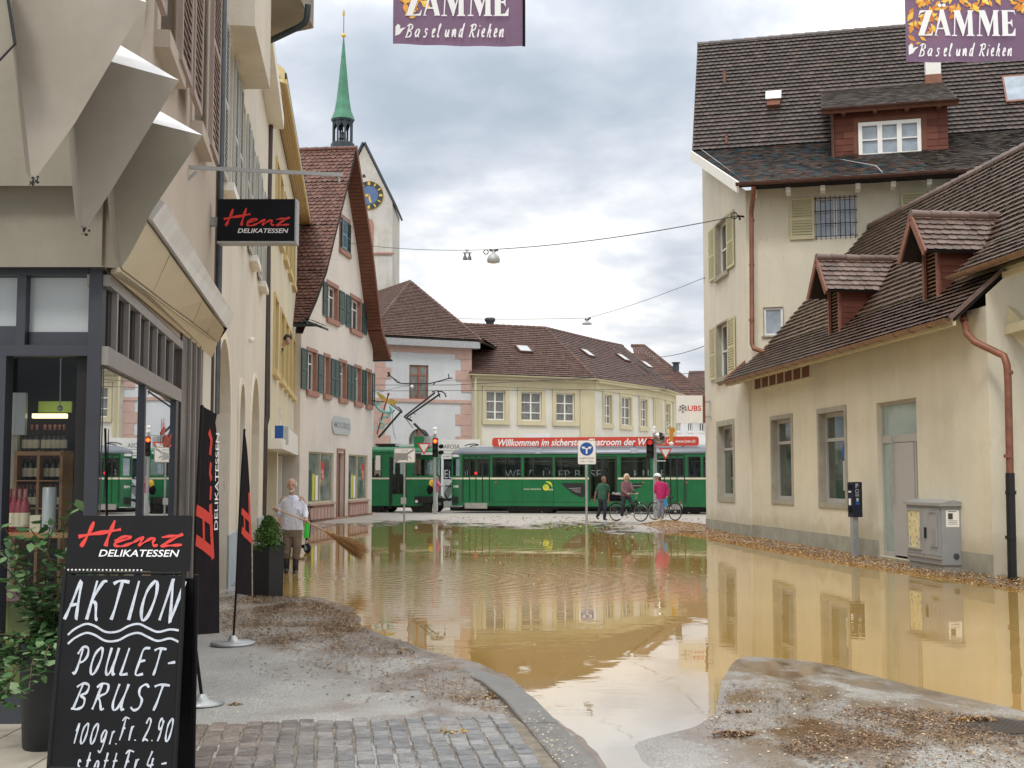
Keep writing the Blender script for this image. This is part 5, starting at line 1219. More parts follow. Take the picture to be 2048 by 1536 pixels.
# ------------------------------------------------------------------ cream house bending round the corner
def cream_corner():
 K = [at(942, 950, 69.2), at(1190, 950, 72.6), at(1308, 950, 79.6), at(1352, 950, 85)]
 b = thing('corner_house', (6, 78, 0), 'long cream house with ochre pilasters bending round the corner under a brown roof', 'house')
 Ws = [Wall(K[i], K[i + 1]) for i in range(3)]; HZ = 7.35
 H = [[], [], []]
 zt, zb = Ws[0].uz(990, 782)[1], Ws[0].uz(990, 840)[1]
 def win(i, x0, x1, cols=2, zt=zt, zb=zb, sur=.24):
  w = Ws[i]; u0, u1 = w.uz(x0, 810)[0], w.uz(x1, 810)[0]
  window(b, w, (u0, u1, zb, zt), H[i], .14, sur, 'ochre_trim', 'white_paint', cols, (.36, .72), .07, 'pane_curtain', .26, 'ochre_trim', None, sillw=.12, proud=.06)
 for x0, x1 in ((972, 1010), (1042, 1083), (1112, 1149)): win(0, x0, x1)
 z2, z3 = Ws[1].uz(1215, 790)[1], Ws[1].uz(1215, 848)[1]
 for x0, x1 in ((1208, 1222), (1242, 1261), (1280, 1293)): win(1, x0, x1, 2, z2, z3, .2)
 win(2, 1331, 1339, 1, z2, z3, .2)
 for i, w in enumerate(Ws):
  wall(b, w, rect(0, w.L, -.4, HZ), H[i], M['cream_light'], .18, 'wall')
  MB().box(w, -.02, w.L + .02, HZ - .42, HZ, .003, .10).build('frieze', M['ochre_trim'], b)
  MB().box(w, -.05, w.L + .05, HZ, HZ + .22, -.1, .34).build('cornice', M['ochre_trim'], b)
 for i, x0, x1 in ((0, 950, 962), (0, 1160, 1189), (1, 1306 - 0, 1308), (2, 1309, 1324), (2, 1345, 1351)):
  w = Ws[i]; u0, u1 = w.uz(x0, 830)[0], w.uz(x1, 830)[0]; MB().box(w, u0, u1, -.3, HZ - .43, .003, .07).build('pilaster', M['ochre_trim'], b)
 MB().tube([at(951, 755, 68.9), at(951, 990, 68.9)], .07, 8).build('downpipe', M['ochre_trim'], b)
 # roof
 Z = HZ + .24; e = [at(940, 745, 68.7), at(1192, 750, 72.1), at(1330, 770, 80.5), at(1368, 780, 86.5)]
 for p in e: p.z = Z
 rd = [None, at(1090, 655, 77.5), None, None]; pn = lambda a, c, d: (c - a).cross(d - a).normalized()
 rd[0] = hit(915, 647, e[0], pn(e[0], e[1], rd[1])); rd[2] = hit(1206, 683, e[1], pn(e[1], e[2], rd[1])); rd[3] = hit(1245, 691, e[2], pn(e[2], e[3], rd[2]))
 mb = MB()
 for i in range(3):
  mb.use(0); tiles(mb, e[i], e[i + 1], rd[i], rd[i + 1], .27, .26, .05, .006); mb.use(1); roofslab(mb, e[i], e[i + 1], rd[i], rd[i + 1], .1)
  mb.use(0); caps(mb, rd[i], rd[i + 1], .14, .45)
  if i: caps(mb, e[i], rd[i], .14, .45)
 mb.use(1)
 for i in range(3): roofslab(mb, rd[i] + V((1, 7, -3.5)), rd[i + 1] + V((3, 6, -3.5)), rd[i], rd[i + 1], .1)
 mb.build('roof', [M['tile_far'], M['under_tile']], b)
 for i in range(3): gutter_run(b, e[i] + V((0, -.1, -.02)), e[i + 1] + V((0, -.1, -.02)), .09, 'ochre_trim')
 def sky(px, py, i, s=.45):
  u = (e[i + 1] - e[i]).normalized(); m_ = (rd[i] + rd[i + 1]) / 2 - (e[i] + e[i + 1]) / 2; nr = u.cross(m_).normalized(); nr = -nr if nr.z < 0 else nr; up = nr.cross(u); up = -up if up.z < 0 else up
  c = hit(px, py, e[i], nr) + nr * .05
  q = [c - u * s - up * s, c + u * s - up * s, c + u * s + up * s, c - u * s + up * s]
  MB().use(0).prism(q, nr * .08).use(1).poly([lerp(x, c, .22) + nr * .083 for x in q]).build('roof_window', [M['gutter'], M['frosted']], b)
 for a in ((1047, 700, 0), (1174, 708, 1), (1245, 717, 1), (1292, 731, 1)): sky(*a)
 c = at(980, 648, 76); MB().lathe((c.x, c.y, c.z - .1), [(.25, 0), (.25, .2), (.34, .3), (.34, .42), (.28, .48), (.05, .5)], seg=14).build('roof_vent', M['lantern_dark'], b)
 interior_block(b, [K[0] + V((0, .35, 0)), K[1] + V((0, .4, 0)), K[2] + V((-.1, .3, 0)), K[3] + V((-.3, 0, 0)), K[3] + V((-4, 5, 0)), K[0] + V((0, 12, 0))], 0, HZ, 'cream_light')
cream_corner()
def far_house():
 p0, p1 = at(1340, 950, 98), at(1440, 950, 100); w = Wall(p0, p1)
 b = thing('far_house', ((p0.x + p1.x) / 2, 102, 0), 'distant white house with brown roof and chimney behind the trams', 'house')
 holes = []
 for x0, x1 in ((1353, 1362), (1376, 1385), (1399, 1409)):
  u0, u1, z0, z1 = w.rect(x0, x1, 845, 863); window(b, w, (u0, u1, z0, z1), holes, .15, 0, 'grey_stone', 'white_frame', 2, (), .08, 'pane_dark', .1, 'white_paint')
 HZ = w.uz(1380, 790)[1]
 wall(b, w, rect(0, w.L, -.4, HZ), holes, M['far_white'], .2, 'wall')
 e0, e1 = w.p(-1, HZ, .5), w.p(w.L + 6, HZ, .5); r0 = at(1262, 690, 104); r1 = at(1288, 690, 104); r1b = at(1425, 765, 101)
 mb = MB(); mb.use(0); tiles(mb, V((at(1300, 800, 98).x, 98, HZ)), V((at(1440, 800, 98).x, 98, HZ)), r0, V((at(1425, 690, 104).x, 104, HZ + .8)) , .25, .26, .035)
 mb.use(1);
 mb.add([r0, r1, at(1425, 768, 101), at(1425, 800, 98), at(1300, 800, 98)], [(0, 1, 2, 3, 4)])
 tri = [at(1300, 802, 97.5), at(1430, 802, 97.5), at(1430, 772, 100.5), r1, r0]
 m2 = MB(); m2.use(1).poly([p + V((0, .9, -.6)) for p in tri]); m2.use(0)
 nn = (tri[1] - tri[0]).cross(tri[4] - tri[0]).normalized(); nn = -nn if nn.z < 0 else nn
 tiles(m2, tri[0], tri[1] + V((0, 0, 0)), r0, r1, .32, .30, .05, .006)
 m2.use(0); caps(m2, r0, r1, .15); caps(m2, r1, tri[1], .15)
 m2.build('roof', [M['tile_far'], M['under_tile']], b)
 MB().tube([at(1352, 748, 101), at(1352, 728, 101)], .26, 8).lathe(at(1352, 727, 101), [(.36, 0), (.36, .1)], seg=8).build('chimney', M['lantern_dark'], b)
 p0, p1 = at(1372, 950, 125), at(1480, 950, 125); e0, e1 = at(1368, 792, 124), at(1480, 792, 124); r0, r1 = at(1378, 742, 130), at(1480, 740, 130)
 c = thing('distant_house', ((p0.x + p1.x) / 2, 128, 0), 'farthest brown roofed house beyond the white one', 'house')
 q = MB(); q.use(0); tiles(q, e0, e1, r0, r1, .3, .3, .04); q.use(1); roofslab(q, e0, e1, r0, r1, .1); q.build('roof', [M['tile_far'], M['under_tile']], c)
 MB().box(Wall(p0, p1), 0, 5, -.4, e0.z, -4, -.2).build('wall', M['far_white'], c)
far_house()
# ------------------------------------------------------------------ ground, flood water, paving, debris
import numpy as np
SHORE_PX = [(562, 1192), (640, 1196), (700, 1218), (745, 1262), (800, 1284), (868, 1304), (940, 1320), (990, 1340), (1050, 1372), (1100, 1420), (1160, 1480), (1224, 1545), (1330, 1650), (1420, 1650), (1300, 1540), (1278, 1505), (1275, 1488), (1330, 1470), (1395, 1452), (1432, 1424), (1440, 1392), (1440, 1366), (1455, 1338), (1475, 1320), (1500, 1313), (1560, 1317), (1640, 1326), (1750, 1352), (1900, 1388), (2060, 1425), (2200, 1460),
   (2200, 1200), (2060, 1180), (1900, 1152), (1700, 1124), (1560, 1100), (1450, 1080), (1380, 1068), (1310, 1066), (1230, 1068), (1195, 1060), (1176, 1049), (1100, 1057), (1000, 1057), (935, 1054), (868, 1049), (835, 1046), (790, 1052), (748, 1054), (700, 1051), (660, 1054), (628, 1066), (590, 1085), (560, 1110), (535, 1150)]
SHORE = np.array([gnd(x, y, 0)[:2] for x, y in smooth(SHORE_PX + SHORE_PX[:1], 4)[:-1]])
def sdist(X, Y, poly):
 """signed distance to a polygon, positive outside"""
 X = np.asarray(X, float); Y = np.asarray(Y, float); d = np.full(X.shape, 1e9); ins = np.zeros(X.shape, bool); n = len(poly)
 for i in range(n):
  ax, ay = poly[i]; bx, by = poly[(i + 1) % n]; ex, ey = bx - ax, by - ay
  t = np.clip(((X - ax) * ex + (Y - ay) * ey) / (ex * ex + ey * ey + 1e-12), 0, 1)
  d = np.minimum(d, np.hypot(X - ax - t * ex, Y - ay - t * ey))
  c = ((ay > Y) != (by > Y)) & (X < (bx - ax) * (Y - ay) / (by - ay + 1e-12) + ax); ins ^= c
 return np.where(ins, -d, d)
def height(X, Y):
 s = sdist(X, Y, SHORE)
 z = np.where(s > 0, np.minimum(s * .05, .034), np.maximum(s * .06, -.14))
 far = np.clip((Y - 36) / 10, 0, 1); z = np.where(s > 0, z + .05 * far * np.clip(s / 3, 0, 1), z)
 return z, s
def h1(x, y): return float(height(np.array([x]), np.array([y]))[0][0])
def ground():
 xs = np.concatenate([[-900, -300, -100, -40, -20, -12], np.arange(-9, -5, .25), np.arange(-5, 4.2, .085), np.arange(4.2, 12, .2), [13, 16, 22, 40, 100, 300, 900]])
 ys = np.concatenate([[-300, -60, -10, 2, 4.5], np.arange(6, 13, .085), np.arange(13, 24, .16), np.arange(24, 64, .4), [66, 72, 85, 120, 200, 400, 1500]])
 X, Y = np.meshgrid(xs, ys); z, s = height(X, Y)
 nz = np.zeros_like(X)
 m = (np.abs(s) < 3) & (Y < 62)
 for i, j in zip(*np.where(m)): nz[i, j] = noise.fractal(V((X[i, j] * 1.1, Y[i, j] * .9, .3)), .9, 2, 4)
 z = z + np.where(m, nz * np.where(X > .6, .006, .017) * np.clip(np.abs(s) * 6, .25, 1), 0)
 nx, ny = len(xs), len(ys)
 vs = np.stack([X, Y, z], -1).reshape(-1, 3); fs = [(j * nx + i, j * nx + i + 1, (j + 1) * nx + i + 1, (j + 1) * nx + i) for j in range(ny - 1) for i in range(nx - 1)]
 me = bpy.data.meshes.new('ground'); me.from_pydata(vs.tolist(), [], fs)
 sm = s.reshape(-1); nzf = nz.reshape(-1)
 wet = np.clip(1.25 - sm / 1.7 + nzf * .6, 0, 1)
 mud = np.clip(1.0 - np.abs(sm) / 1.1 + nzf * .7, 0, 1)
 mud = np.where(vs[:, 0] > .6, mud * .3, mud)
 wet = np.maximum(wet, np.clip(1.5 - np.hypot((vs[:, 0] - 2.2) / 1.7, (vs[:, 1] - 9.0) / 1.4), 0, 1))
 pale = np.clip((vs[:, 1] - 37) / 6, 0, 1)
 for nm, arr in (('wet', wet), ('mud', mud), ('pale', pale)):
  a = me.attributes.new(nm, 'FLOAT', 'POINT'); a.data.foreach_set('value', arr.astype(np.float32))
 me.polygons.foreach_set('use_smooth', [True] * len(fs))
 m_, nt, b = newmat('asphalt')
 def att(n): a = nt.nodes.new('ShaderNodeAttribute'); a.attribute_name = n; return a.outputs['Fac']
 n1 = noise_node(nt, 75, 2, .75); n2 = noise_node(nt, .8, 6, .6); n3 = noise_node(nt, 9, 5, .7)
 c1 = ramp(nt, n1.outputs[0], [(.32, (.17, .165, .152)), (.5, (.33, .32, .297)), (.62, (.45, .437, .40)), (.72, (.70, .68, .62))])
 c2 = ramp(nt, n2.outputs[0], [(.3, (.78,) * 3), (.7, (1.16,) * 3)])
 c = mixc(nt, 1, c1.outputs[0], c2.outputs[0], 'MULTIPLY')
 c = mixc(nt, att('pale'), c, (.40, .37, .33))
 cm = ramp(nt, n3.outputs[0], [(.3, (.10, .06, .032)), (.7, (.20, .13, .075))])
 mr = nt.nodes.new('ShaderNodeMath'); mr.operation = 'MULTIPLY'; lnk(nt, att('mud'), mr.inputs[0]); mr.inputs[1].default_value = .8
 c = mixc(nt, mr.outputs[0], c, cm.outputs[0]); lnk(nt, c, b.inputs['Base Color'])
 rr = nt.nodes.new('ShaderNodeMapRange'); lnk(nt, att('wet'), rr.inputs[0]); rr.inputs[3].default_value = .42; rr.inputs[4].default_value = .13
 nr = nt.nodes.new('ShaderNodeMath'); nr.operation = 'MULTIPLY_ADD'; lnk(nt, n2.outputs[0], nr.inputs[0]); nr.inputs[1].default_value = .22; lnk(nt, rr.outputs[0], nr.inputs[2])
 n5 = noise_node(nt, 1.7, 5, .6, (1, .55, 1)); film = ramp(nt, n5.outputs[0], [(.44, (0,) * 3), (.56, (1,) * 3)])
 fm = nt.nodes.new('ShaderNodeMath'); fm.operation = 'MULTIPLY'; lnk(nt, film.outputs[0], fm.inputs[0]); lnk(nt, att('wet'), fm.inputs[1])
 fx = nt.nodes.new('ShaderNodeMix'); lnk(nt, fm.outputs[0], fx.inputs[0]); lnk(nt, nr.outputs[0], fx.inputs[2]); fx.inputs[3].default_value = .045
 lnk(nt, fx.outputs[0], b.inputs['Roughness'])
 lnk(nt, mixc(nt, fm.outputs[0], c, cm.outputs[0]), b.inputs['Base Color']); b.inputs['Specular IOR Level'].default_value = .6
 bb = bump(nt, b, n1.outputs[0], .5, .006); iv = nt.nodes.new('ShaderNodeMath'); iv.operation = 'MULTIPLY_ADD'; lnk(nt, fm.outputs[0], iv.inputs[0]); iv.inputs[1].default_value = -.46; iv.inputs[2].default_value = .5; lnk(nt, iv.outputs[0], bb.inputs['Strength'])
 me.materials.append(m_)
 o = bpy.data.objects.new('ground', me); COL.objects.link(o); struct(T(o, (0, 0, 0)))
ground()
def water():
 m, nt, b = newmat('flood_water')
 n = noise_node(nt, .5, 4, .5); c = ramp(nt, n.outputs[0], [(.3, (.36, .225, .06)), (.7, (.42, .27, .085))]);
 b.inputs['Roughness'].default_value = .008; b.inputs['IOR'].default_value = 2.6; b.inputs['Specular IOR Level'].default_value = .5
 g = nt.nodes.new('ShaderNodeNewGeometry')
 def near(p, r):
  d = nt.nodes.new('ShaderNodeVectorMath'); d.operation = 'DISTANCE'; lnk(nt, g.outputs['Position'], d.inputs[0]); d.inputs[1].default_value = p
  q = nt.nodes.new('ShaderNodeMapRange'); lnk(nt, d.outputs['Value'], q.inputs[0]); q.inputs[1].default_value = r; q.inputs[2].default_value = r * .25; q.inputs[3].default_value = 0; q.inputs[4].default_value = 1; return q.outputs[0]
 lnk(nt, mixc(nt, near((1.1, 7.6, 0), 3.6), c.outputs[0], (.30, .26, .20)), b.inputs['Base Color'])  # greyer, paler base near the kerb imitates reflected sky in the colour
 w1 = noise_node(nt, 5.5, 3, .5, (.35, 1, 1)); w2 = noise_node(nt, 14, 3, .5, (.55, 1, 1)); w3 = noise_node(nt, 1.1, 2, .5)
 wv = nt.nodes.new('ShaderNodeTexWave'); wv.wave_type = 'RINGS'; wv.rings_direction = 'SPHERICAL'; wv.inputs['Scale'].default_value = 1.1; wv.inputs['Distortion'].default_value = 2.2; wv.inputs['Detail'].default_value = 2
 mp = nt.nodes.new('ShaderNodeMapping'); lnk(nt, g.outputs['Position'], mp.inputs[0]); mp.inputs['Location'].default_value = (2.6, -21.5, 0); lnk(nt, mp.outputs[0], wv.inputs[0])
 def ma(op, a, c_, d=None):
  x = nt.nodes.new('ShaderNodeMath'); x.operation = op
  for i, v in enumerate((a, c_, d)):
   if v is None: continue
   if isinstance(v, (int, float)): x.inputs[i].default_value = v
   else: lnk(nt, v, x.inputs[i])
  return x.outputs[0]
 patch = ma('MULTIPLY', ma('SUBTRACT', w3.outputs[0], .42), 3.0); patch = ma('MAXIMUM', ma('MINIMUM', patch, 1.0), .10)
 base = ma('MULTIPLY', ma('ADD', ma('MULTIPLY', w1.outputs[0], 1.0), ma('MULTIPLY', w2.outputs[0], .25)), patch)
 stir = ma('MULTIPLY', near((-1.9, 21.5, 0), 6.5), ma('ADD', ma('MULTIPLY', wv.outputs['Fac'], .8), ma('MULTIPLY', w2.outputs[0], 1.0)))
 hgt = ma('ADD', ma('MULTIPLY', base, .0016), ma('MULTIPLY', stir, .0028))
 bp = nt.nodes.new('ShaderNodeBump'); bp.inputs['Strength'].default_value = 1; bp.inputs['Distance'].default_value = 1; lnk(nt, hgt, bp.inputs['Height']); lnk(nt, bp.outputs[0], b.inputs['Normal'])
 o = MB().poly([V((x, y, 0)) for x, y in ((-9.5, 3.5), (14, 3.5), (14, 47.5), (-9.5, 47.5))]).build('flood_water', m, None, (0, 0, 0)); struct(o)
water()
SV = V((-.152, 1, 0)).normalized(); SU = V((SV.y, -SV.x, 0))
KERB = [gnd(x, y, .045) for x, y in ((945, 1322), (985, 1338), (1010, 1350), (1050, 1374), (1100, 1424), (1160, 1486), (1224, 1551), (1330, 1660), (1450, 1800))]
def kerb():
 mb = MB(); pts = []
 for i in range(len(KERB) - 1):
  n = max(1, int((KERB[i + 1] - KERB[i]).length / .12))
  for j in range(n): pts.append(lerp(KERB[i], KERB[i + 1], j / n))
 pts.append(KERB[-1]); acc = 0; start = 0; L_ = [0]
 for i in range(1, len(pts)): L_.append(L_[-1] + (pts[i] - pts[i - 1]).length)
 i = 0
 while i < len(pts) - 1:
  j = i + 1
  while j < len(pts) - 1 and L_[j] - L_[i] < .95: j += 1
  a, c = pts[i], pts[j]; d = (c - a).normalized(); n = V((-d.y, d.x, 0)); n = -n if n.x > 0 else n
  a = a + d * .006; c = c - d * .006; t = .002 * U(-1, 1)
  rings = []
  for p in (a, c):
   q = V((p.x, p.y, -.045 * max(0, min(1, (p.y - 10.2) / 1.2))))
   rings.append([q + V((0, 0, -.2)), q + V((0, 0, .030 + t)), q + n * .012 + V((0, 0, .043 + t)), q + n * .03 + V((0, 0, .047 + t)), q + n * .24 + V((0, 0, .052 + t)), q + n * .252 + V((0, 0, .045)), q + n * .252 + V((0, 0, -.2))])
  mb.loft(rings, False); i = j
 struct(mb.build('kerb', M['kerb_stone']))
 g = MB()      # paved gutter strip in front of the kerb
 for k in range(9):
  a = lerp(KERB[5], KERB[8], k / 9) ; c = lerp(KERB[5], KERB[8], (k + .96) / 9)
  d = (c - a).normalized(); n = V((d.y, -d.x, 0)); n = -n if n.x < 0 else n
  g.prism([V((p.x, p.y, -.045 + U(-.003, .003))) + n * o for p, o in ((a, .01), (c, .01), (c, .24), (a, .24))], (0, 0, .03))
 struct(g.build('gutter_strip', M['concrete']))
kerb()
def setts():
 mb = MB(); o = V((-.9, 8.93, 0)); cols = 46; w_, l_ = .122, .140
 for i in range(-26, 28):
  off = U(0, 1) * l_; j = 0; y = -off
  while y > -4.4:
   L_ = l_ * U(.82, 1.15); ya, yb = y - L_ + .011, y; yb = min(yb, -.01); y -= L_
   if yb - ya < .05: continue
   x0 = i * w_ + U(-.006, .006); x1 = x0 + w_ - .012 + U(-.006, .004)
   c = o + SU * (x0 + x1) / 2 + SV * (ya + yb) / 2
   # keep left of the kerb
   kx = None
   for q in range(len(KERB) - 1):
    a, e = KERB[q], KERB[q + 1]
    if min(a.y, e.y) <= c.y <= max(a.y, e.y): kx = a.x + (e.x - a.x) * (c.y - a.y) / (e.y - a.y)
   if kx is not None and c.x > kx - .35: continue
   if c.y < 5 or c.x < -3.1: continue
   h = .050 + U(-.004, .004); t = [U(-.003, .003) for _ in range(4)]; e = .005
   P = lambda u, v, z: o + SU * u + SV * v + V((0, 0, z))
   r0 = [P(x0, ya, -.03), P(x1, ya, -.03), P(x1, yb, -.03), P(x0, yb, -.03)]
   r1 = [P(x0, ya, h - .012), P(x1, ya, h - .012), P(x1, yb, h - .012), P(x0, yb, h - .012)]
   j1 = [U(0, .008) for _ in range(4)]
   r2 = [P(x0 + e + j1[0], ya + e, h + t[0]), P(x1 - e - j1[1], ya + e, h + t[1]), P(x1 - e, yb - e - j1[2], h + t[2]), P(x0 + e, yb - e - j1[3], h + t[3])]
   mb.add(r0 + r1 + r2, [(0, 1, 5, 4), (1, 2, 6, 5), (2, 3, 7, 6), (3, 0, 4, 7), (4, 5, 9, 8), (5, 6, 10, 9), (6, 7, 11, 10), (7, 4, 8, 11), (8, 9, 10, 11)])
 struct(mb.build('sett_paving', M['sett']))
 b = MB(); b.poly([o + SU * -3.6 + SV * -.0 + V((0, 0, .036)), o + SU * -3.6 + SV * -4.4 + V((0, 0, .036)), V((1.45, 4.6, .036)), V((.45, 7.3, .036)), V((.02, 8.93, .036))])
 struct(b.build('sett_bed', mat('sett_joint', (.20, .17, .13), .7, 0, .3, 12, .4)))
 t = MB()      # shop entrance slabs
 for i in range(5):
  for j in range(4):
   c = V((-2.28 - i * .5, 8.05 - j * .5 + i * .02, .06));
   if c.x + .25 > -2.05 - (8.9 - c.y) * .0: continue
   t.prism([c + V((0, 0, 0)), c + V((.488, -.0, 0)), c + V((.488, .488, 0)), c + V((0, .488, 0))], (0, 0, .02 + U(-.001, .001)))
 struct(t.build('entrance_paving', M['tile_floor']))
setts()
def inside(p, poly):
 ins = False; n = len(poly)
 for i in range(n):
  ax, ay = poly[i]; bx, by = poly[(i + 1) % n]
  if (ay > p[1]) != (by > p[1]) and p[0] < (bx - ax) * (p[1] - ay) / (by - ay) + ax: ins = not ins
 return ins
def chip(mb, c, l, w_, tilt=.35):
 a = U(0, 6.283); d = V((math.cos(a), math.sin(a), U(-tilt, tilt))).normalized(); s = V((-math.sin(a), math.cos(a), U(-tilt, tilt))).normalized()
 k = U(-.15, .25) * l; up = V((0, 0, 1))
 mb.add([c - d * l / 2 - s * w_ * .25, c - d * l * .1 - s * w_ / 2 + up * k * .5, c + d * l / 2, c - d * l * .1 + s * w_ / 2 + up * k * .5, c - d * l / 2 + s * w_ * .25], [(0, 1, 3, 4), (1, 2, 3)])
def scatter(mb, px, n, l=(.015, .05), asp=(.25, .6), lift=.006, mound=0, thin=None, flat=None):
 xs = [p[0] for p in px]; ys = [p[1] for p in px]
 W = [gnd(x, y, .03) for x, y in px]; wp = [(p.x, p.y) for p in W]
 x0, x1, y0, y1 = min(p[0] for p in wp), max(p[0] for p in wp), min(p[1] for p in wp), max(p[1] for p in wp)
 P = [];
 while len(P) < n:
  x, y = U(x0, x1), U(y0, y1)
  if not inside((x, y), wp): continue
  if thin is not None and noise.fractal(V((x * thin, y * thin * .7, 4.2)), .8, 2, 3) + U(-.35, .35) < .05 and R() < .8: continue
  P.append((x, y))
 A_ = np.array(P); z, s = height(A_[:, 0], A_[:, 1])
 if mound: dm = -sdist(A_[:, 0], A_[:, 1], np.array(wp))
 for i, (x, y) in enumerate(P):
  zz = max(z[i], 0.0) if flat is None else flat
  m = (min(1, dm[i] / .25) * mound * R()) if mound else 0
  ln = U(*l); chip(mb, V((x, y, zz + lift * R() + .003 + m)), ln, ln * U(*asp), .35 if not mound else .7)
def debris():
 mb = MB()
 scatter(mb, [(440, 1196), (500, 1192), (565, 1192), (640, 1200), (710, 1232), (740, 1262), (690, 1285), (560, 1290), (470, 1290), (438, 1262)], 11000, (.02, .065), (.06, .22), .008, .022, .9)
 scatter(mb, [(560, 1285), (700, 1250), (770, 1275), (900, 1325), (1010, 1372), (1090, 1440), (1010, 1430), (860, 1395), (700, 1350), (560, 1320)], 5200, (.012, .05), (.08, .35), .006, 0, 1.3)
 scatter(mb, [(480, 1300), (900, 1390), (1060, 1420), (700, 1405), (450, 1330)], 350, (.012, .05), (.12, .5), .004)
 tag(mb.build('leaf_litter', M['straw_litter']), 'brown plant litter washed up on the left pavement', 'litter', None, 'stuff')
 mb = MB()
 scatter(mb, [(1280, 1050), (1330, 1044), (1412, 1052), (1500, 1074), (1620, 1094), (1760, 1118), (1900, 1140), (2070, 1160), (2120, 1168), (2120, 1204), (2060, 1184), (1900, 1157), (1700, 1128), (1560, 1103), (1450, 1083), (1380, 1071), (1320, 1062)], 24000, (.02, .06), (.2, .6), .015, .055)
 tag(mb.build('wood_chips', M['debris']), 'band of wet wood chips washed against the cream houses', 'wood chips', None, 'stuff')
 mb = MB()
 scatter(mb, [(1690, 1418), (1800, 1415), (2080, 1440), (2080, 1545), (1660, 1545), (1560, 1500), (1640, 1450)], 13000, (.006, .032), (.15, .6), .008, 0, 1.6)
 scatter(mb, [(1460, 1360), (1640, 1390), (1700, 1420), (1560, 1500), (1400, 1470)], 1500, (.006, .03), (.2, .6), .005)
 tag(mb.build('road_litter', M['debris_dark']), 'dark leaf fragments strewn over the muddy road at the right', 'litter', None, 'stuff')
 mb = MB()
 scatter(mb, [(1460, 1350), (1640, 1370), (2060, 1460), (2060, 1545), (1420, 1545), (1380, 1470)], 500, (.010, .03), (.4, .9), .006)
 scatter(mb, [(560, 1275), (760, 1275), (1090, 1440), (900, 1400), (620, 1330)], 350, (.008, .025), (.4, .9), .006)
 scatter(mb, [(1060, 1420), (1120, 1470), (1180, 1545), (1120, 1545), (1040, 1450)], 260, (.006, .02), (.4, .9), .02, 0, None, .052)
 tag(mb.build('pale_chips', M['pale_chip']), 'small pale husks scattered over wet pavement and road', 'litter', None, 'stuff')
 mb = MB()
 scatter(mb, [(760, 1060), (1180, 1065), (1420, 1080), (1420, 1200), (1100, 1190), (900, 1090)], 1500, (.012, .05), (.3, .8), .003, 0, None, .004)
 scatter(mb, [(1000, 1110), (1420, 1200), (1400, 1330), (1120, 1340), (960, 1250)], 90, (.012, .035), (.3, .8), .003, 0, None, .004)
 scatter(mb, [(880, 1034), (1400, 1040), (1420, 1062), (1200, 1062), (900, 1045)], 900, (.04, .12), (.3, .8), .01)
 tag(mb.build('floating_litter', M['debris']), 'leaf bits floating on the brown water and lying on the plaza', 'litter', None, 'stuff')
 def clump(px, py, n, rx, ry, lab, m='debris_dark', l=(.02, .06)):
  c = gnd(px, py, .03); c.z = max(h1(c.x, c.y), 0) + .004; k = MB()
  for _ in range(n):
   r = math.sqrt(R()); a = U(0, 6.283); chip(k, c + V((rx * r * math.cos(a), ry * r * math.sin(a), U(0, .035) * (1 - r * .8))), U(*l), U(.008, .022), .8)
  tag(k.build('leaf_clump', M[m]), lab, 'leaf clump')
 clump(1470, 1468, 160, .16, .07, 'dark sodden leaf clump on the road nearest the bright puddle')
 clump(1478, 1420, 60, .13, .05, 'thin streak of dark leaves at the puddle edge')
 clump(982, 1392, 60, .05, .05, 'small dark leaf clump on the wet pavement by the kerb')
 clump(800, 1304, 30, .04, .03, 'tiny dark twig clump at the water edge of the pavement')
 clump(905, 1469, 40, .12, .05, 'curled golden leaf on the sett paving', 'leaf_dry', (.03, .08))
 clump(470, 1412, 24, .06, .03, 'small yellow leaf on the asphalt near the round flag base', 'leaf_dry', (.02, .05))
 clump(1945, 1444, 130, .17, .06, 'heap of brown leaf strands lying on the drain cover', 'debris', (.03, .08))
 c = gnd(1990, 1448, .05); c.z = h1(c.x, c.y) + .004; r = .33
 t = thing('drain_cover', tuple(c), 'round ribbed iron drain cover in the road at the right', 'drain cover')
 k = MB(); k.lathe(c, [(r, -.02), (r, .008), (r - .035, .008), (r - .04, .002), (.01, .002)], seg=36); k.build('cover_frame', M['grate'], t)
 k = MB()
 for i in range(-8, 9):
  x = i * .036; hh = math.sqrt(max(0, (r - .05) ** 2 - x * x)); f = frame(c, .5); k.box(f, x - .010, x + .010, .003, .012, -hh, hh)
 k.build('cover_ribs', M['grate'], t)
debris()
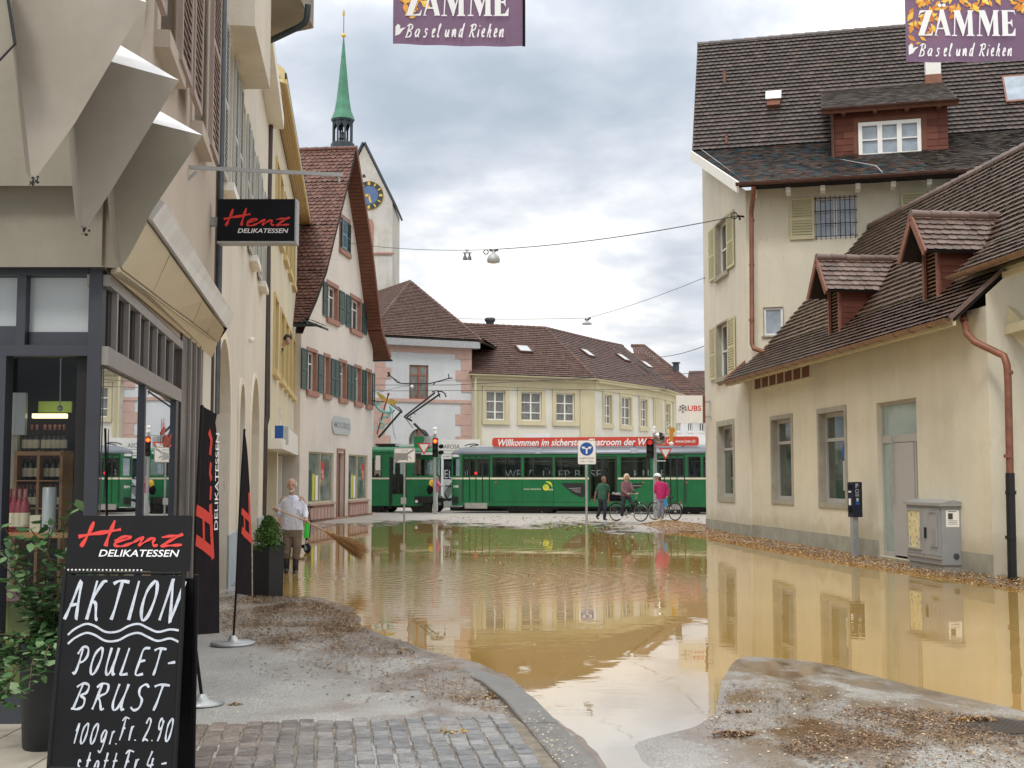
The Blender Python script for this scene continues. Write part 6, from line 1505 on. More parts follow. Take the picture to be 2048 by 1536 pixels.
# ------------------------------------------------------------------ trams
TW = Wall(at(905, 1000, 58.0), at(1413, 1000, 55.6)); GZ = .06
def tz(y, x=1160): return TW.uz(x, y)[1]
def tu(x): return TW.uz(x, 950)[0]
def pane_poly(w, r, n): return [w.p(r[0], r[2], n), w.p(r[1], r[2], n), w.p(r[1], r[3], n), w.p(r[0], r[3], n)]
def car_body(b, u0, u1, zb, zt, wins, doors, green, ch=(.55, .38), wid=2.2, chw=True, stripe=(1.665, 1.745), far=True):
 """side walls with window openings, tapered ends, roof, floor, glazing"""
 w = TW; holes = [rect(*r) for r in wins]
 wl = MB(); wl.tess(w, rect(u0, u1, zb, zt), holes)
 for h in holes:
  for i in range(4): a, c = h[i], h[(i + 1) % 4]; wl.poly([w.p(*a, 0), w.p(*c, 0), w.p(*c, -.06), w.p(*a, -.06)])
 # far side
 k = int((u1 - u0) / 1.25); fh = [rect(lerp(u0, u1, (i + .1) / k), lerp(u0, u1, (i + .9) / k), 1.82, 2.66) for i in range(k)]
 wl.tess(w, rect(u0, u1, zb, zt), fh, -wid)
 ends = []
 for s_, ue in ((-1, u0), (1, u1)):
  q = [w.p(ue, 0, 0), w.p(ue + s_ * ch[0], 0, -ch[1]), w.p(ue + s_ * ch[0], 0, -wid + ch[1]), w.p(ue, 0, -wid)]
  for a, c in ((q[0], q[1]), (q[1], q[2]), (q[2], q[3])):
   ew = Wall(a, c, ((a + c) / 2 - w.p((u0 + u1) / 2, 0, -wid / 2))[:2]); hs = []
   if chw: hs = [rect(.10, ew.L - .10, 1.84, 2.62)]
   wl.tess(ew, rect(0, ew.L, zb, zt), hs); ends.append((ew, hs))
 wl.build('body', M[green], b)
 gl = MB()
 for r in wins: gl.poly(pane_poly(w, r, -.035))
 for h in fh: gl.poly(pane_poly(w, (h[0][0], h[1][0], h[0][1], h[2][1]), -wid + .02))
 for ew, hs in ends:
  for h in hs: gl.poly(pane_poly(ew, (h[0][0], h[1][0], h[0][1], h[2][1]), -.03))
 gl.build('glazing', M['tram_glass'], b)
 fr = MB()
 for r in wins:
  e = .035
  for a in ((r[0] - e, r[0], r[2] - e, r[3] + e), (r[1], r[1] + e, r[2] - e, r[3] + e), (r[0], r[1], r[2] - e, r[2]), (r[0], r[1], r[3], r[3] + e)): fr.box(w, a[0], a[1], a[2], a[3], .001, .014)
 fr.build('window_rubber', M['tram_dark'], b)
 st = MB(); segs = [u0];
 for d in doors: segs += [d[0], d[1]]
 segs.append(u1)
 for a, c in zip(segs[0::2], segs[1::2]):
  if c - a > .05: st.box(w, a, c, stripe[0], stripe[1], .002, .015)
 for ew, hs in ends[0:1] + ends[3:4]: st.box(ew, 0, ew.L, stripe[0], stripe[1], .002, .013)
 st.build('stripe', M['cream_line'], b)
 fl = MB(); fl.box(w, u0 - ch[0] + .1, u1 + ch[0] - .1, .55, .85, -wid + .1, -.1); fl.box(w, u0, u1, .32, .55, -wid + .3, -.35)
 fl.build('floor', M['tram_dark'], b)
 it = MB(); n = int((u1 - u0) / .85)
 for i in range(n):
  u = lerp(u0 + .3, u1 - .3, i / (n - 1))
  for nn in (-.75, -wid + .35): it.box(w, u - .2, u + .2, 1.25, 1.34, nn, nn + .38); it.box(w, u + .16, u + .22, 1.34, 1.92, nn, nn + .38)
 it.build('seats', M['tram_seat'], b)
 po = MB()
 for i in range(int(n * .6)): u = lerp(u0 + .6, u1 - .4, i / (n * .6)); po.tube([w.p(u, .85, -.9), w.p(u, 2.8, -.9)], .022, 6)
 po.tube([w.p(u0, 2.5, -.7), w.p(u1, 2.5, -.7)], .018, 6); po.build('grab_poles', M['cream_line'], b)
 MB().box(w, u0 - ch[0] + .1, u1 + ch[0] - .1, zt - .12, zt - .01, -wid + .08, -.08).build('ceiling', M['tram_white'], b)
 e = ends[0][0]; r = Wall(e.p(e.L, 0, 0), e.p(0, 0, 0)); r.n = e.n; return r
def car_roof(b, u0, u1, zt, h, ch, m, wid=2.2, over=.04, name='roof'):
 w = TW; rings = []
 sec = [(over, 0), (over, .05), (-.02, .55), (-.22, .86), (-.6, 1.0), (-wid / 2, 1.04), (-wid + .6, 1.0), (-wid + .22, .86), (-wid + .02, .55), (-wid - over, .05), (-wid - over, 0)]
 for u, kn, kh in ((u0 - ch[0] - .06, ch[1] + .12, .25), (u0 - ch[0] * .8, ch[1] * .72, .62), (u0 - ch[0] * .3, ch[1] * .25, .88), (u0 + .15, 0, 1), (u1 - .15, 0, 1), (u1 + ch[0] * .3, ch[1] * .25, .88), (u1 + ch[0] * .8, ch[1] * .72, .62), (u1 + ch[0] + .06, ch[1] + .12, .25)):
  rings.append([w.p(u, zt + hh * h * kh, -wid / 2 + (n + wid / 2) * (1 - kn / (wid / 2))) for n, hh in sec])
 return MB().loft(rings, True, True).build(name, M[m], b)
def bogie(b, x0, x1):
 w = TW; u0, u1 = tu(x0), tu(x1); d = MB()
 d.box(w, u0 + .25, u1 - .25, .22, .52, -1.9, -.32); d.box(w, u0, u1, .30, .42, -.55, -.30)
 for u in (lerp(u0, u1, .2), lerp(u0, u1, .8)):
  for n in (-.42, -1.78): d.cyl(w.p(u, GZ + .33, n), w.p(u, GZ + .33, n - .12), .33, None, 20)
  d.box(w, u - .14, u + .14, .28, .52, -.30, -.22)
 d.box(w, (u0 + u1) / 2 - .5, (u0 + u1) / 2 + .5, .10, .24, -.5, -.3)
 d.build('bogie', M['tram_dark'], b)
def door_leaves(b, w, xs, zb, zt, win=(1.86, 2.62), m='tram_green', low=None):
 """vertical seams of a folding door"""
 us = [tu(x) for x in xs]
 d = MB()
 for i, u in enumerate(us): d.box(w, u - .022, u + .022, zb, zt, .001, .016 if i not in (len(us) // 2,) else .022)
 d.box(w, us[0], us[-1], zt, zt + .03, .001, .02)
 o = d.build('door_seams', M['tram_dark'], b)
 if low: MB().box(w, us[0] + .1, us[-1] - .1, low[0], low[1], .004, .05).build('door_step', M['concrete'], b)
 return o
def trailer():
 w = TW; b = thing('tram_trailer', tuple(w.p(tu(1190), GZ, -1.1)), 'green two axle bogie tram trailer with red banner board on its grey roof', 'tram')
 u0, u1 = tu(922), tu(1452); zt, zb = 2.84, .42; z0, z1 = 1.80, 2.66
 W_ = [(tu(a), tu(c), z0, z1) for a, c in ((986, 1041), (1049, 1104), (1111, 1168), (1243, 1299), (1378, 1400), (1408, 1446))]
 W_ += [(tu(a), tu(c), z0 + .04, z1 - .06) for a, c in ((928.5, 937.5), (941, 949.5), (955.5, 963), (967, 976.5), (1319, 1327), (1331, 1339), (1343, 1352), (1356, 1366))]
 W_ += [(tu(a), tu(c), .80, 2.60) for a, c in ((1182, 1202), (1208, 1230))]
 cw = car_body(b, u0, u1, zb, zt, W_, [(tu(1178), tu(1236))], 'tram_green')
 car_roof(b, u0, u1, zt, .36, (.55, .38), 'tram_roof')
 for xs, lw in (((926, 939, 952, 965, 979), True), ((1316, 1329, 1341, 1354, 1369), True)): door_leaves(b, w, xs, .62, 2.74, low=(.30, .56))
 door_leaves(b, w, (1179, 1205, 1233), .66, 2.70)
 MB().cyl(w.p(tu(952), 1.95, .012), w.p(tu(952), 1.95, .04), .07).build('door_button', M['red_dim'], b)
 for x in (1000, 1295, 1381): MB().cyl(w.p(tu(x - 8), 1.52, .002), w.p(tu(x - 8), 1.52, .02), .05).build('side_lamp', M['red_frame'], b)
 for q in ([(1123, 966), (1168, 966), (1170, 972), (1170, 990), (1166, 994), (1160, 994), (1145, 987), (1128, 972)], [(1264, 967), (1283, 966), (1285, 970), (1278, 976), (1268, 978)]):
  MB().slab(w, [w.uz(*p) for p in q], .002, .010).build('side_decal', M['tram_dark'], b)
  mb = MB(); cx, cy = sum(p[0] for p in q) / len(q), sum(p[1] for p in q) / len(q)
  for k in (-6, 0, 6):
   if abs(k) < (q[1][0] - q[0][0]) * .3: a, c = w.uz(cx - 10 + k, cy + k * .5), w.uz(cx + 8, cy + k * .7); mb.ribbon(w, [a, c], .03, .0115)
  if mb.v: mb.build('decal_lines', M['concrete'], b)
 # lettering and emblem
 text(MB(), cw, '1448', .14, .50, 1.26, 1.40, .01, 0, .02).build('number', M['white_letter'], b)
 text(MB(), w, 'BASEL ERFAHREN', tu(1048), tu(1082), tz(980), tz(977), .006).build('lettering', M['cream_line'], b)
 text(MB(), w, 'BVB', tu(1097), tu(1106), tz(981), tz(977.5), .006, 0, .02).build('lettering', M['cream_line'], b)
 cu, cz = w.uz(1092, 974)
 mb = MB(); mb.use(0).slab(w, [(cu + .15 * math.cos(t), cz - .02 + .15 * math.sin(t)) for t in [math.pi * 2 * i / 18 for i in range(18)]], .003, .007)
 mb.use(1).ribbon(w, [(cu + .12 * math.cos(t) * (1 - t / 9), cz + .03 + .11 * math.sin(t) * (1 - t / 9)) for t in [i * .4 for i in range(16)]], .035, .0085)
 mb.use(2).ribbon(w, [(cu + .02 + .27 * math.cos(t), cz - .03 + .27 * math.sin(t)) for t in [.05 + i * .12 for i in range(15)]], [.02 + .012 * min(i, 14 - i) for i in range(15)], .0085)
 mb.build('emblem', [M['logo_yellow'], M['logo_green'], M['logo_yellow']], b)
 for x in (984, 1044, 1107, 1172, 1240, 1306, 1373): MB().box(w, tu(x) - .008, tu(x) + .008, .46, 1.64, .0005, .006).build('panel_seam', M['tram_dark'], b)
 MB().box(w, tu(983), tu(1176), .60, .615, .0005, .006).box(w, tu(1238), tu(1312), .60, .615, .0005, .006).build('panel_seam', M['tram_dark'], b)
 bogie(b, 1000, 1114); bogie(b, 1292, 1412)
 # banner board on the roof
 u2, u3 = w.uz(982, 880)[0], w.uz(1397, 880)[0]; z0, z1 = tz(892.5), tz(874); n = -.25; bw = MB()
 bw.rbox(w, u2, u3, z0, z1, n - .05, n, .12, 4); bo = bw.build('banner_board', M['sign_red'], b)
 zl, zh = lerp(z0, z1, .22), lerp(z0, z1, .84)
 text(MB(), w, 'Willkommen im sichersten Chatroom der Welt:', w.uz(994, 880)[0], w.uz(1312, 880)[0], zl - .06, zh, n + .006, .25, .022).build('board_lettering', M['white_letter'], bo)
 text(MB(), w, 'www.inw.ch', w.uz(1350, 880)[0], w.uz(1390, 880)[0], lerp(z0, z1, .33), lerp(z0, z1, .68), n + .006, .15, .012).build('board_lettering', M['white_letter'], bo)
 cu, cz = w.uz(1339, 880)[0], lerp(z0, z1, .52); mb = MB()
 mb.ribbon(w, [(cu - .12, cz - .08), (cu - .12, cz + .05), (cu - .02, cz + .05), (cu - .02, cz + .12), (cu + .08, cz + .12), (cu + .08, cz - .08), (cu - .12, cz - .08)], .03, n + .007); mb.build('board_emblem', M['white_letter'], bo)
 for x in (1075, 1205, 1268, 1366): MB().box(w, tu(x) - .05, tu(x) + .05, 2.98, z0 + .01, n - .06, n - .01).build('board_bracket', M['tram_roof'], b)
 for x in (1077, 1268): MB().hexa([w.p(tu(x) - .12, 2.86, .06), w.p(tu(x) + .12, 2.86, .06), w.p(tu(x) + .12, 2.86, 0), w.p(tu(x) - .12, 2.86, 0), w.p(tu(x) - .2, 3.1, -.04), w.p(tu(x) + .2, 3.1, -.04), w.p(tu(x) + .2, 3.1, -.1), w.p(tu(x) - .2, 3.1, -.1)]).build('roof_bracket', M['grey_pipe'], b)
 mb = MB(); mb.tube([w.p(tu(918) - .55, .72, -1.1), w.p(tu(918) - 1.3, .66, -1.1)], .06, 8); mb.box(w, tu(918) - 1.3, tu(918) - 1.05, .56, .78, -1.25, -.95)
 for i in range(4): mb.tube([w.p(tu(918) - .5, 1.6 - .1 * i, -.9 - .12 * i), w.p(tu(918) - .95, 1.0 - .1 * i, -.9 - .1 * i), w.p(tu(918) - .75, .62, -1 - .1 * i)], .025, 6)
 mb.build('coupler', M['tram_dark'], b)
trailer()
def motor_tram():
 w = TW; b = thing('motor_tram', tuple(w.p(tu(770), GZ, -1.1)), 'brighter green tram motor car with raised pantograph beside the pink gabled house', 'tram')
 u0, u1 = tu(455), tu(822); zt, zb = 2.95, .40; z0, z1 = 1.80, 2.62
 W_ = [(tu(786), tu(795.5), 1.0, 2.6), (tu(798.5), tu(808.5), 1.0, 2.6), (tu(724), tu(762), z0, z1), (tu(680), tu(716), z0, z1)]
 k = (tu(866) - u1)
 car_body(b, u0, u1, zb, zt, W_, [(tu(780), tu(812))], 'tram_green2', (k, .72))
 car_roof(b, u0, u1, zt, .30, (k, .72), 'tram_green2')
 MB().box(w, tu(779), tu(784.5), .45, 2.72, .002, .03).build('door_edge', M['tram_dark'], b)
 MB().box(w, tu(812), tu(813), .5, 2.7, .002, .012).build('door_edge', M['tram_dark'], b); MB().box(w, tu(784.5), tu(812), .42, .60, .004, .03).build('door_step', M['tram_green2'], b)
 MB().rbox(w, tu(752), tu(761), 2.1, 2.8, .02, .08, .02).build('mirror', M['white_paint'], b)
 bogie(b, 700, 775); bogie(b, 822, 862)
 # cab end: dark windscreen, bumper
 mb = MB(); mb.box(w, tu(823), tu(842), 2.66, 2.9, -.02, .01); mb.build('route_box', M['tram_dark'], b)
 q = lambda x, y, n=-1.1: (lambda uz: w.p(uz[0], uz[1], n))(w.uz(x, y, n))
 rb = MB(); rb.box(w, tu(745), tu(783), 3.28, 3.38, -1.8, -.4); rb.box(w, tu(752), tu(792), 3.18, 3.26, -1.9, -.3); rb.build('pantograph_base', M['tram_dark'], b)
 MB().box(w, tu(784), tu(822), 3.24, 3.34, -1.7, -.5).build('roof_box', M['tram_white'], b)
 MB().rbox(w, w.uz(822, 878)[0], w.uz(842, 878)[0], 3.2, tz(872, 832), -1.7, -.5, .05).build('roof_box', M['tram_green2'], b); MB().rbox(w, w.uz(842.5, 878)[0], w.uz(853, 878)[0], 3.2, tz(873, 848), -1.6, -.6, .05).build('roof_box', M['grey_metal'], b)
 for nm, segs in (('pantograph', [((757, 875), (802, 823), .055), ((774, 836), (789, 820), .03), ((803, 824), (777, 806), .03), ((800, 818), (781, 805), .022)]), ('pantograph', [((854, 872), (829, 848), .06), ((824, 842), (808, 833), .05), ((809, 833), (870, 785), .045), ((814, 834), (880, 788), .045), ((812, 838), (826, 856), .018), ((826, 825), (831, 829), .02), ((822, 833), (819, 838), .02)])):
  p = MB()
  for i, (a, c, r) in enumerate(segs):
   n0 = -1.1 + (.28 if i % 2 else -.28) * (1 if nm and len(segs) > 4 and i > 1 else .4)
   p.tube([q(*a, n0), q(*c, n0)], r, 8)
  if len(segs) > 4:
   for n0 in (-1.5, -.7): p.tube([q(864, 784, n0), q(870, 781.5, n0), q(878, 781.5, n0)], .03, 6); p.tube([q(875, 783, n0), q(884, 783, n0), q(890, 787, n0), q(892, 794, n0)], .035, 6)
   p.tube([q(866, 783, -1.9), q(866, 783, -.3)], .03, 6); p.tube([q(886, 785, -1.9), q(886, 785, -.3)], .03, 6); p.tube([q(828, 847), q(833, 852)], .062, 8)
   p.tube([q(876, 784), q(880, 795)], .03, 6)
  else: p.tube([q(796, 814), q(803, 821), q(804, 826)], .035, 6); p.tube([q(785, 822), q(785, 845), q(787, 865), q(792, 878)], .010, 5)
  p.build(nm, M['tram_dark'], b)
 MB().use(0).cyl(w.p(tu(833.5), .62, .005), w.p(tu(833.5), .62, .03), .07).build('marker_lamp', M['sign_white'], b)
motor_tram()
def white_tram():
 a, c = TW.p(tu(850), 0, -3.4), TW.p(tu(1560), 0, -3.6); w = Wall(a, c); L_ = w.L
 b = thing('white_tram', tuple(w.p(L_ / 2, GZ, -1.1)), 'white low floor tram with large lettering on dark windows behind the green trailer', 'tram')
 q = lambda x, y: w.uz(x, y)
 MB().box(w, 0, L_, .30, 1.66, -2.2, 0).build('lower_body', M['tram_white'], b); MB().box(w, 0, L_, 1.661, 2.72, -2.19, -.02).build('window_band', M['pane_dark'], b)
 MB().rbox(w, 0, L_, 2.721, 3.36, -2.2, 0, .04).build('roof', M['tram_white'], b); MB().box(w, .3, L_ - .3, .12, .30, -2, -.2).build('underframe', M['tram_dark'], b)
 MB().box(w, .1, L_, q(900, 973)[1], q(900, 971)[1], .002, .02).build('trim_line', M['tram_dark'], b)
 MB().rbox(w, q(884, 890)[0], q(960, 890)[0], q(920, 918)[1], q(920, 879)[1], .002, .06, .03).build('roof_panel', M['sign_white'], b)
 mb = MB(); text(mb, w, 'AROSA', q(888, 890)[0], q(920, 890)[0], q(900, 897.5)[1], q(900, 889)[1], .063); text(mb, w, 'Wir kommen', q(888, 909)[0], q(908, 909)[0], q(900, 909)[1], q(900, 906)[1], .063)
 text(mb, w, 'In der Natur', q(887, 914)[0], q(915, 914)[0], q(900, 914)[1], q(900, 911)[1], .063, 0, .02)
 mb.ribbon(w, smooth([q(930, 892), q(938, 889), q(950, 888), q(958, 890), q(950, 891), q(940, 893)], 3), .05, .063)
 mb.box(w, q(884, 901)[0], q(960, 901)[0], q(900, 901.6)[1], q(900, 901)[1], .061, .064); mb.build('lettering', M['dark_letter'], b)
 mb = MB()
 for s_, x0, x1 in (('R', 846, 856), ('E', 858, 866), ('EL', 889, 905), ('DIE', 920, 946), ('WELT', 1010, 1066), ('ÜBER', 1086, 1142), ('BASEL', 1150, 1216), ('HI', 1268, 1298), ('ER', 1322, 1345)):
  text(mb, w, s_, q(x0, 950)[0], q(x1, 950)[0], q(x0, 956)[1], q(x0, 940 if 'Ü' not in s_ else 937)[1], -.012, 0, -.012)
 mb.build('window_lettering', M['tram_white'], b)
 text(MB(), w, 'ange.ch', q(872, 1014)[0], q(918, 1014)[0], q(890, 1018)[1], q(890, 1010)[1], .005).build('lettering', M['concrete'], b)
 MB().rbox(w, q(1046, 870)[0], q(1088, 870)[0], 3.4, q(1060, 866.5)[1], -1.8, -.4, .04).build('roof_box', M['tram_white'], b)
 mb = MB(); mb.tube([w.p(q(1088, 870)[0] + .1, 3.4, -1), w.p(q(1098, 868)[0], 3.75, -1), w.p(q(1104, 870)[0], 3.75, -1)], .05, 6); mb.tube([w.p(q(1100, 868)[0], 3.78, -1), w.p(q(1160, 873)[0], 3.5, -1)], .04, 6); mb.build('roof_gear', M['grey_metal'], b)
white_tram()
def rails():
 for off in (-.35, -1.75, -3.9, -5.3):
  a, c = TW.p(-40, .062, off), TW.p(45, .062, off); d = (c - a).normalized(); n = V((-d.y, d.x, 0)) * .035
  struct(MB().prism([a - n, c - n, c + n, a + n], (0, 0, .012)).build('tram_rail', M['galv']))
rails()
def overhead():
 def wire(pts, r, lab, nm='overhead_wire', grp=None, sag=.0):
  P = []
  for a, c in zip(pts, pts[1:]):
   for i in range(8): t = i / 8; P.append(lerp(a, c, t) - V((0, 0, sag * 4 * t * (1 - t))))
  P.append(pts[-1]); return tag(MB().tube(P, r, 5).build(nm, M['wire']), lab, 'wire', grp)
 wire([at(730, 770, 58.5), at(905, 770, 58), at(1160, 757, 57), at(1420, 745, 56)], .014, 'upper thin contact wire over the green trams')
 wire([at(730, 782, 59), at(935, 781, 58.5), at(1150, 780, 57.5), at(1420, 777, 56)], .012, 'lower thin contact wire over the green trams')
 wire([at(748, 787, 56.5), at(800, 774, 58), at(905, 760, 60), at(1130, 762, 67)], .010, 'slanting span wire joining the contact wires')
 b = thing('wire_hanger', tuple(at(840, 770, 58)), 'black wire hanger with hooked ends across the white house window', 'wire hanger')
 q = lambda x, y: at(x, y, 58.2)
 MB().tube([q(775, 745), q(780, 752), q(787, 757), q(795, 765), q(805, 767), q(860, 767), q(872, 764), q(897, 757), q(905, 756)], .03, 6).build('rod', M['black_iron'], b)
 MB().tube([q(777, 744), q(779, 750), q(775, 753)], .05, 6).tube([q(897, 748), q(898, 757)], .03, 6).tube([q(781, 752), q(800, 765)], .018, 6).tube([q(870, 766), q(866, 770)], .03, 6).build('clamp', M['black_iron'], b)
 MB().ball(q(824, 773), .08, 8, 6).build('insulator', M['white_paint'], b)
overhead()
# ------------------------------------------------------------------ signs, lamps, street furniture
class Plane(Wall):
 """a tilted flat frame given by three corners: bottom-left, bottom-right, top-left"""
 def __init__(s, bl, br, tl):
  s.o = V(bl); s.u = (V(br) - s.o).normalized(); s.v = (V(tl) - s.o).normalized(); s.L = (V(br) - s.o).length; s.H = (V(tl) - s.o).length
  n = s.u.cross(s.v).normalized(); s.n = n if n.dot(CAM - s.o) > 0 else -n
 def p(s, u, z, n=0): return s.o + s.u * u + s.v * z + s.n * n
 def uz(s, px, py, n=0):
  d = hit(px, py, s.o + s.n * n, s.n) - s.o; c = s.u.dot(s.v); a, b = d.dot(s.u), d.dot(s.v); k = 1 - c * c
  return ((a - b * c) / k, (b - a * c) / k)
def bar_light(px, py, Y): return at(px, py, Y)
# wires and hanging lamps
def lamps():
 def wire(a, c, sag, lab, r=.010):
  P = [lerp(a, c, i / 16) - V((0, 0, sag * 4 * (i / 16) * (1 - i / 16))) for i in range(17)]
  return tag(MB().tube(P, r, 5).build('span_wire', M['wire']), lab, 'wire')
 l1 = at(985, 499, 43); wire(at(702, 487, 49.5), l1, .12, 'span wire from the pink gabled house to the bell lamp'); wire(l1, at(1474, 432, 35.5), .15, 'dark span wire from the bell lamp to the cream house', .015)
 b = thing('street_lamp', tuple(at(987, 525, 43)), 'silver bell shaped street lamp hanging from the near span wire', 'street lamp')
 c = at(987, 525, 43); k = 43 / 2450
 MB().lathe(c, [(12 * k, 0), (13 * k, 2 * k), (13 * k, 7 * k), (11.5 * k, 12 * k), (8 * k, 16 * k), (3.5 * k, 19 * k), (3 * k, 24 * k)], seg=20).build('shade', M['lamp_grey'], b)
 MB().lathe(c, [(.5 * k, -2.2 * k), (8 * k, -1 * k), (11.8 * k, .4 * k)], seg=20).build('diffuser', M['lamp_diffuser'], b)
 MB().tube([at(979, 499, 43), at(987, 503, 43), at(996, 499, 43)], .045, 6).build('hanger', M['grey_pipe'], b)
 MB().torus(at(972, 504, 43), (0, 1, 0), 4.6 * k, .018, 18, 6).build('cable_loop', M['wire'], b)
 b = thing('spot_cluster', tuple(at(934, 518, 43.5)), 'pair of small spotlights hanging from the near span wire', 'spotlight')
 k = 43.5 / 2450; f = frame(at(934, 506, 43.5)); f2 = lambda x, y: at(x, y, 43.5)
 MB().bar(f2(926, 505.5), f2(943, 505.5), .05, .05).tube([f2(930, 500), f2(938, 500)], .03, 6).tube([f2(934, 500), f2(934, 505)], .03, 6).build('rail', M['lamp_grey'], b)
 for x, dx in ((930, 0), (939, 1.5)): MB().tube([f2(x, 506), f2(x, 512), f2(x + dx, 514)], .035, 6).tube([f2(x + dx * .4, 513), f2(x + dx * -.4, 519.5)], [.055, .085], 8).build('spotlight', M['grey_pipe'], b)
 l2 = at(1174, 636, 62); wire(at(905, 637, 70), l2, .05, 'far span wire from the white house roof to the flat lamp', .012); wire(l2, at(1410, 555, 40.6), .1, 'far span wire from the flat lamp to the cream house', .010)
 b = thing('street_lamp', tuple(at(1174, 648, 62)), 'flat dish street lamp hanging from the far span wire', 'street lamp')
 c = at(1174, 648, 62); k = 62 / 2450
 MB().lathe(c, [(9 * k, -1 * k), (10 * k, 0), (9.6 * k, 2 * k), (4 * k, 4.5 * k), (2 * k, 7 * k), (1.6 * k, 11 * k)], seg=18).build('shade', M['lamp_grey'], b)
 MB().tube([at(1170, 638, 62), at(1174, 641, 62), at(1181, 635, 62)], .06, 6).build('hanger', M['grey_pipe'], b)
 wire(at(1138, 762, 66), at(1310, 714, 60), .1, 'slack wire crossing in front of the brown corner roof', .014); wire(at(1310, 714, 60), at(1412, 691, 40.8), .1, 'wire running from the corner roof to the cream house', .014)
 p = at(1475, 432, 35.3); b = thing('wire_anchor', tuple(p), 'iron wire anchor ring on the cream house corner', 'anchor')
 MB().torus(p + V((-.1, -.05, 0)), (0, 1, 0), .09, .016, 14, 6).build('ring', M['black_iron'], b); MB().tube([p, p + V((.35, .05, -.02))], .03, 6).tube([p + V((.02, -.1, -.02)), p + V((.06, -.1, -.14))], .03, 6).build('bolt', M['black_iron'], b)
lamps()
# chalk lettering: strokes on a 1 x 1 cell, slanted
CH = {'A': [[(0, 0), (.2, .35), (.52, 1), (.62, .5), (.7, .05), (.78, .02)], [(.14, .36), (.68, .40)]], 'K': [[(.25, 1), (.1, 0)], [(.85, .98), (.6, .95), (.22, .52), (.45, .4), (.62, .05), (.75, 0)]],
   'T': [[(0, .92), (.35, 1), (.95, .97)], [(.52, .98), (.4, .3), (.3, 0)]], 'I': [[(.5, 1), (.2, 0)]], 'O': [[(.55, 1), (.2, .75), (.08, .3), (.25, 0), (.55, .12), (.78, .6), (.72, .95), (.5, 1)]],
   'N': [[(.02, 0), (.3, .95), (.34, .95), (.55, .05), (.6, .05), (.95, 1)]], 'P': [[(.35, .95), (.25, .3), (.1, 0), (-.05, .08)], [(.02, .75), (.3, 1), (.75, .98), (.85, .7), (.6, .48), (.32, .45)]],
   'U': [[(.2, 1), (.1, .3), (.25, 0), (.5, .1), (.72, .6), (.8, 1)], [(.8, 1), (.68, .3), (.75, 0), (.9, .05)]], 'L': [[(.4, 1), (.15, .1), (.1, 0), (.7, .04)]], 'E': [[(.85, 1), (.35, .96), (.2, .5), (.1, .02), (.7, .05)], [(.2, .5), (.65, .55)]],
   'B': [[(.35, 1), (.2, .3), (.12, 0)], [(0, .85), (.35, 1), (.75, .92), (.72, .65), (.38, .52), (.7, .4), (.72, .12), (.4, 0), (.0, .02)]], 'R': [[(.35, 1), (.2, .3), (.12, 0)], [(.05, .85), (.35, 1), (.75, .95), (.75, .65), (.35, .5), (.5, .3), (.7, 0), (.85, .05)]],
   'S': [[(.9, .88), (.65, 1), (.35, .85), (.4, .6), (.65, .4), (.6, .1), (.3, 0), (.05, .12)]], '1': [[(.2, .6), (.55, 1), (.3, 0)]], '0': [[(.55, 1), (.2, .75), (.1, .3), (.25, 0), (.55, .12), (.75, .6), (.7, .95), (.5, 1)]],
   'g': [[(.7, .6), (.4, .68), (.15, .4), (.25, .1), (.5, .25), (.68, .6), (.55, -.1), (.3, -.4), (.05, -.3)]], 'r': [[(.25, .62), (.12, 0)], [(.18, .3), (.4, .6), (.65, .6)]], '.': [[(.1, 0), (.16, .05)]], 'F': [[(.05, .85), (.4, 1), (.95, .95)], [(.45, .97), (.3, .4), (.1, 0)], [(.2, .5), (.6, .54)]],
   '2': [[(.2, .75), (.45, 1), (.75, .85), (.6, .5), (.1, 0), (.4, .08), (.8, 0)]], '9': [[(.75, .8), (.5, 1), (.25, .75), (.4, .5), (.7, .7), (.78, .9), (.6, .3), (.4, 0)]], 's': [[(.6, .55), (.35, .65), (.25, .45), (.5, .3), (.4, .02), (.1, .05)]], 't': [[(.45, 1), (.25, .2), (.35, 0), (.5, .05)], [(.12, .62), (.7, .66)]],
   'a': [[(.65, .55), (.35, .62), (.12, .3), (.25, .02), (.5, .2), (.65, .55), (.58, .1), (.75, .02)]], '4': [[(.4, 1), (.1, .4), (.8, .42)], [(.65, .7), (.45, 0)]], '-': [[(.05, .45), (.7, .5)]], 'e': [[(.1, .3), (.5, .38), (.55, .6), (.35, .65), (.15, .4), (.3, .02), (.7, .12)]], 'l': [[(.1, .1), (.5, .8), (.5, 1.05), (.35, .9), (.25, .2), (.4, 0), (.6, .1)]], 'u': [[(.1, .6), (.15, .1), (.4, .05), (.65, .6), (.6, .1), (.8, .05)]], 'n': [[(.1, .6), (.12, 0), (.4, .6), (.6, .5), (.6, .05), (.8, .08)]], 'd': [[(.6, .55), (.35, .62), (.12, .3), (.25, .02), (.55, .3), (.75, 1.1), (.62, .1), (.8, .02)]], 'i': [[(.2, .6), (.15, .1), (.35, .02)], [(.3, .85), (.33, .92)]], 'h': [[(.35, 1.05), (.1, 0)], [(.12, .3), (.4, .6), (.55, .5), (.55, .05), (.75, .05)]], ' ': []}
